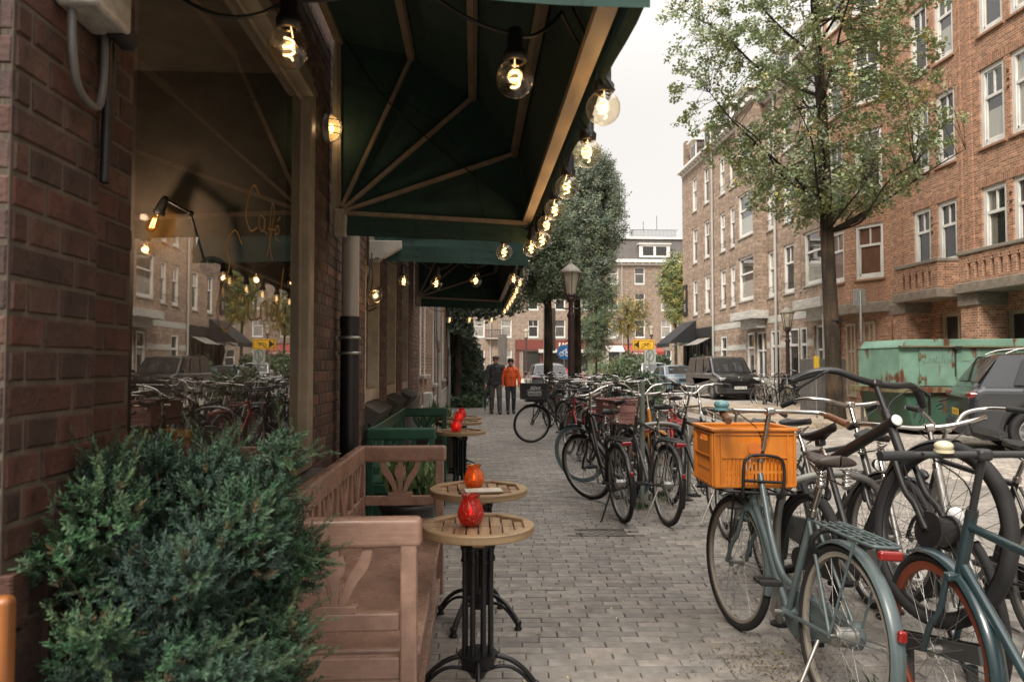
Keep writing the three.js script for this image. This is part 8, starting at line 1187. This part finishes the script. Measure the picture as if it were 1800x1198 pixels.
function hand(t, w, dir, fwd) { // palm, four fingers of unequal length, thumb from the side
  const d = toV(dir).normalize(), f = toV(fwd).normalize(), s = V(0, 0, 0).crossVectors(d, f).normalize(), P0 = toV(w), at = (a, b, c) => P0.clone().addScaledVector(d, a).addScaledVector(f, b).addScaledVector(s, c).toArray();
  const caps = [[at(0, 0, 0), at(0.07, 0, 0), 0.024, 0.03], [at(0.05, 0.018, 0), at(0.08, 0.016, 0), 0.017, 0.016], [at(0.05, -0.018, 0), at(0.08, -0.018, 0), 0.017, 0.015]];
  [[0.028, 0.058], [0.01, 0.068], [-0.009, 0.064], [-0.027, 0.05]].forEach(([b, l]) => { caps.push([at(0.085, b, 0), at(0.085 + l * 0.5, b, 0.008), 0.0095, 0.009], [at(0.085 + l * 0.5, b, 0.008), at(0.085 + l * 0.85, b, 0.03), 0.009, 0.0075]); }); caps.push([at(0.025, 0.03, 0), at(0.06, 0.052, 0.012), 0.012, 0.0105], [at(0.06, 0.052, 0.012), at(0.088, 0.046, 0.022), 0.0105, 0.008]);
  const q = P0.toArray(); sdfMesh('hand', caps, [q[0] - 0.2, q[1] - 0.2, q[2] - 0.2, q[0] + 0.2, q[1] + 0.2, q[2] + 0.2], 0.005, skin, t, 0.008);
}
{ // man in a dark jacket and flat cap, mid stride, facing the camera
  const t = thing('person', 'person in dark jacket, grey trousers and flat cap walking toward the camera with an umbrella', 'person', [0.66, 0, -20.95], 0.04);
  const jm = S({ color: [0.045, 0.046, 0.048], roughness: 0.8, map: T.fabric }), tm = S({ color: [0.1, 0.095, 0.09], roughness: 0.9, map: T.fabric });
  sdfMesh('trousers', [[[-0.09, 0.93, 0], [-0.11, 0.5, -0.01], 0.1, 0.075], [[-0.11, 0.5, -0.01], [-0.12, 0.09, -0.1], 0.074, 0.062], [[0.09, 0.93, 0], [0.1, 0.5, 0.1], 0.1, 0.075], [[0.1, 0.5, 0.1], [0.11, 0.09, 0.13], 0.074, 0.064], [[-0.07, 0.95, 0], [0.07, 0.95, 0], 0.115, 0.115]], [-0.35, 0.02, -0.3, 0.35, 1.1, 0.35], 0.012, tm, t, 0.03);
  sdfMesh('jacket', [[[-0.09, 0.93, 0], [0.09, 0.93, 0], 0.125, 0.125], [[-0.05, 0.9, 0], [-0.05, 1.2, 0.0], 0.135, 0.125], [[0.05, 0.9, 0], [0.05, 1.2, 0.0], 0.135, 0.125], [[-0.13, 1.37, -0.01], [0.13, 1.37, -0.01], 0.085, 0.085], [[0, 1.15, 0], [0, 1.34, 0], 0.15, 0.14], [[-0.2, 1.37, -0.01], [-0.29, 1.1, 0.0], 0.075, 0.062], [[-0.29, 1.1, 0], [-0.3, 0.86, 0.09], 0.062, 0.05], [[0.2, 1.37, -0.01], [0.285, 1.1, -0.03], 0.075, 0.062], [[0.285, 1.1, -0.03], [0.29, 0.87, 0.0], 0.062, 0.05], [[0, 1.4, 0], [0, 1.47, 0.0], 0.085, 0.072]], [-0.45, 0.72, -0.3, 0.45, 1.56, 0.3], 0.011, jm, t, 0.03, (x, y, z, a, b, c) => { const w = 0.006 * sin(y * 46 + x * 13 + z * 9) * sin(x * 31 + y * 11) + 0.004 * sin(y * 90 - x * 40); return [x + a * w, Math.max(y, Math.abs(x) < 0.22 ? 0.845 : 0), z + c * w]; });
  for (const [x, z] of [[-0.12, -0.08], [0.11, 0.16]]) mesh('shoe', [rbox(x, 0.045, z + 0.03, 0.1, 0.09, 0.27, 0.04, 3)], S({ color: [0.05, 0.03, 0.02], roughness: 0.5 }), t);
  head(t, 1.575, 0.02, 0.98, -0.03); hand(t, [-0.3, 0.87, 0.1], [0, -0.8, 0.5], [0.3, 0.3, 0.7]); hand(t, [0.29, 0.88, 0.0], [0, -1, 0.1], [0, 0.1, 1]);
  mesh('cap', [ball([0, 1.645, 0.0], 0.108, 20, 12, 1, 0.55, 1.1), rbox(-0.01, 1.628, 0.1, 0.15, 0.018, 0.1, 0.009, 2, 0, 0.2)], S({ color: [0.06, 0.055, 0.05], roughness: 0.9, map: T.fabric }), t);
  mesh('pocket', [rbox(0.1, 1.22, 0.155, 0.12, 0.03, 0.014, 0.005), rbox(-0.1, 1.0, 0.15, 0.13, 0.03, 0.014, 0.005), rbox(0.1, 1.0, 0.15, 0.13, 0.03, 0.014, 0.005), box(0, 1.15, 0.165, 0.012, 0.5, 0.008)], S({ color: [0.035, 0.035, 0.037], roughness: 0.8 }), t);
  const u = thing('umbrella', 'furled dark blue umbrella with a wooden handle held by the walking man', 'umbrella', [0.345, 0, -20.83]);
  mesh('canopy', [lathe([[0.006, 0.07], [0.016, 0.12], [0.03, 0.3], [0.042, 0.5], [0.045, 0.6], [0.03, 0.66], [0.018, 0.7]], 12)], S({ color: [0.03, 0.04, 0.055], roughness: 0.75, map: T.fabric }), u); mesh('ferrule', [rod([0, 0, 0], [0, 0.1, 0], 0.005, 0.008, 8)], paint([0.4, 0.3, 0.2]), u); mesh('handle', [tube([[0, 0.69, 0], [0, 0.86, 0], [0.0, 0.9, 0.03], [0.0, 0.87, 0.07], [0.0, 0.83, 0.07]], 0.014, 20, 8)], S({ color: [0.42, 0.24, 0.11], roughness: 0.4 }), u);
}
{ // second walker in an orange quilted jacket and dark hat
  const t = thing('person', 'person in bright orange quilted jacket, dark trousers and dark hat walking beside the man', 'person', [1.1, 0, -20.95], 0.02);
  const jm = S({ color: [0.72, 0.105, 0.018], roughness: 0.5 }), tm = S({ color: [0.045, 0.05, 0.06], roughness: 0.85, map: T.fabric });
  sdfMesh('trousers', [[[-0.08, 0.86, 0], [-0.09, 0.47, 0.07], 0.092, 0.064], [[-0.09, 0.47, 0.07], [-0.085, 0.1, 0.06], 0.064, 0.048], [[0.08, 0.86, 0], [0.09, 0.46, 0.0], 0.092, 0.064], [[0.09, 0.46, 0], [0.095, 0.1, -0.13], 0.064, 0.048], [[-0.06, 0.88, 0], [0.06, 0.88, 0], 0.105, 0.105]], [-0.3, 0.02, -0.3, 0.3, 1.0, 0.3], 0.012, tm, t, 0.03);
  sdfMesh('jacket', [[[-0.045, 0.86, 0], [-0.05, 1.12, 0], 0.125, 0.118], [[0.045, 0.86, 0], [0.05, 1.12, 0], 0.125, 0.118], [[0, 1.1, 0], [0, 1.25, 0], 0.14, 0.125], [[-0.12, 1.285, -0.01], [0.12, 1.285, -0.01], 0.08, 0.08], [[-0.17, 1.28, -0.01], [-0.245, 1.04, -0.03], 0.07, 0.058], [[-0.245, 1.04, -0.03], [-0.25, 0.83, 0.03], 0.058, 0.046], [[0.17, 1.28, -0.01], [0.25, 1.04, 0], 0.07, 0.058], [[0.25, 1.04, 0], [0.24, 0.84, 0.08], 0.058, 0.046], [[-0.055, 1.355, -0.03], [0.055, 1.355, -0.03], 0.062, 0.062], [[-0.05, 1.34, 0.05], [0.05, 1.34, 0.05], 0.045, 0.045]], [-0.42, 0.66, -0.28, 0.42, 1.46, 0.28], 0.009, jm, t, 0.025, (x, y, z, a, b, c) => { const q = 0.011 * Math.pow(Math.abs(sin((y - 0.8) * PI / 0.055)), 0.6) - 0.006; const k = y < 1.3 ? q : 0; return [x + a * k, Math.max(y, Math.abs(x) < 0.19 ? 0.8 : 0), z + c * k]; });
  mesh('zip', [box(0, 1.05, 0.137, 0.012, 0.44, 0.012)], S({ color: [0.4, 0.06, 0.01], roughness: 0.5 }), t);
  for (const [x, z] of [[-0.085, 0.09], [0.095, -0.11]]) mesh('shoe', [rbox(x, 0.05, z + 0.03, 0.085, 0.1, 0.24, 0.035, 3)], S({ color: [0.05, 0.05, 0.055], roughness: 0.6 }), t);
  head(t, 1.5, 0.02, 0.93, 0.02); hand(t, [0.25, 0.85, 0.1], [0, -1, 0.3], [0, 0.3, 1]); hand(t, [-0.26, 0.84, 0.03], [0, -1, 0.2], [0, 0.2, 1]);
  mesh('hat', [ball([0, 1.565, 0.0], 0.1, 20, 12, 1, 0.68, 1.05), rod([0, 1.545, 0.005], [0, 1.553, 0.005], 0.118, 0.115, 20)], S({ color: [0.03, 0.028, 0.028], roughness: 0.9, map: T.fabric }), t); mesh('scarf', [ring(0.055, 0.024, 20, 8).rotateX(PI / 2).translate(0, 1.395, 0.015)], S({ color: [0.03, 0.03, 0.032], roughness: 0.9 }), t);
}
renderer.render(scene, camera);
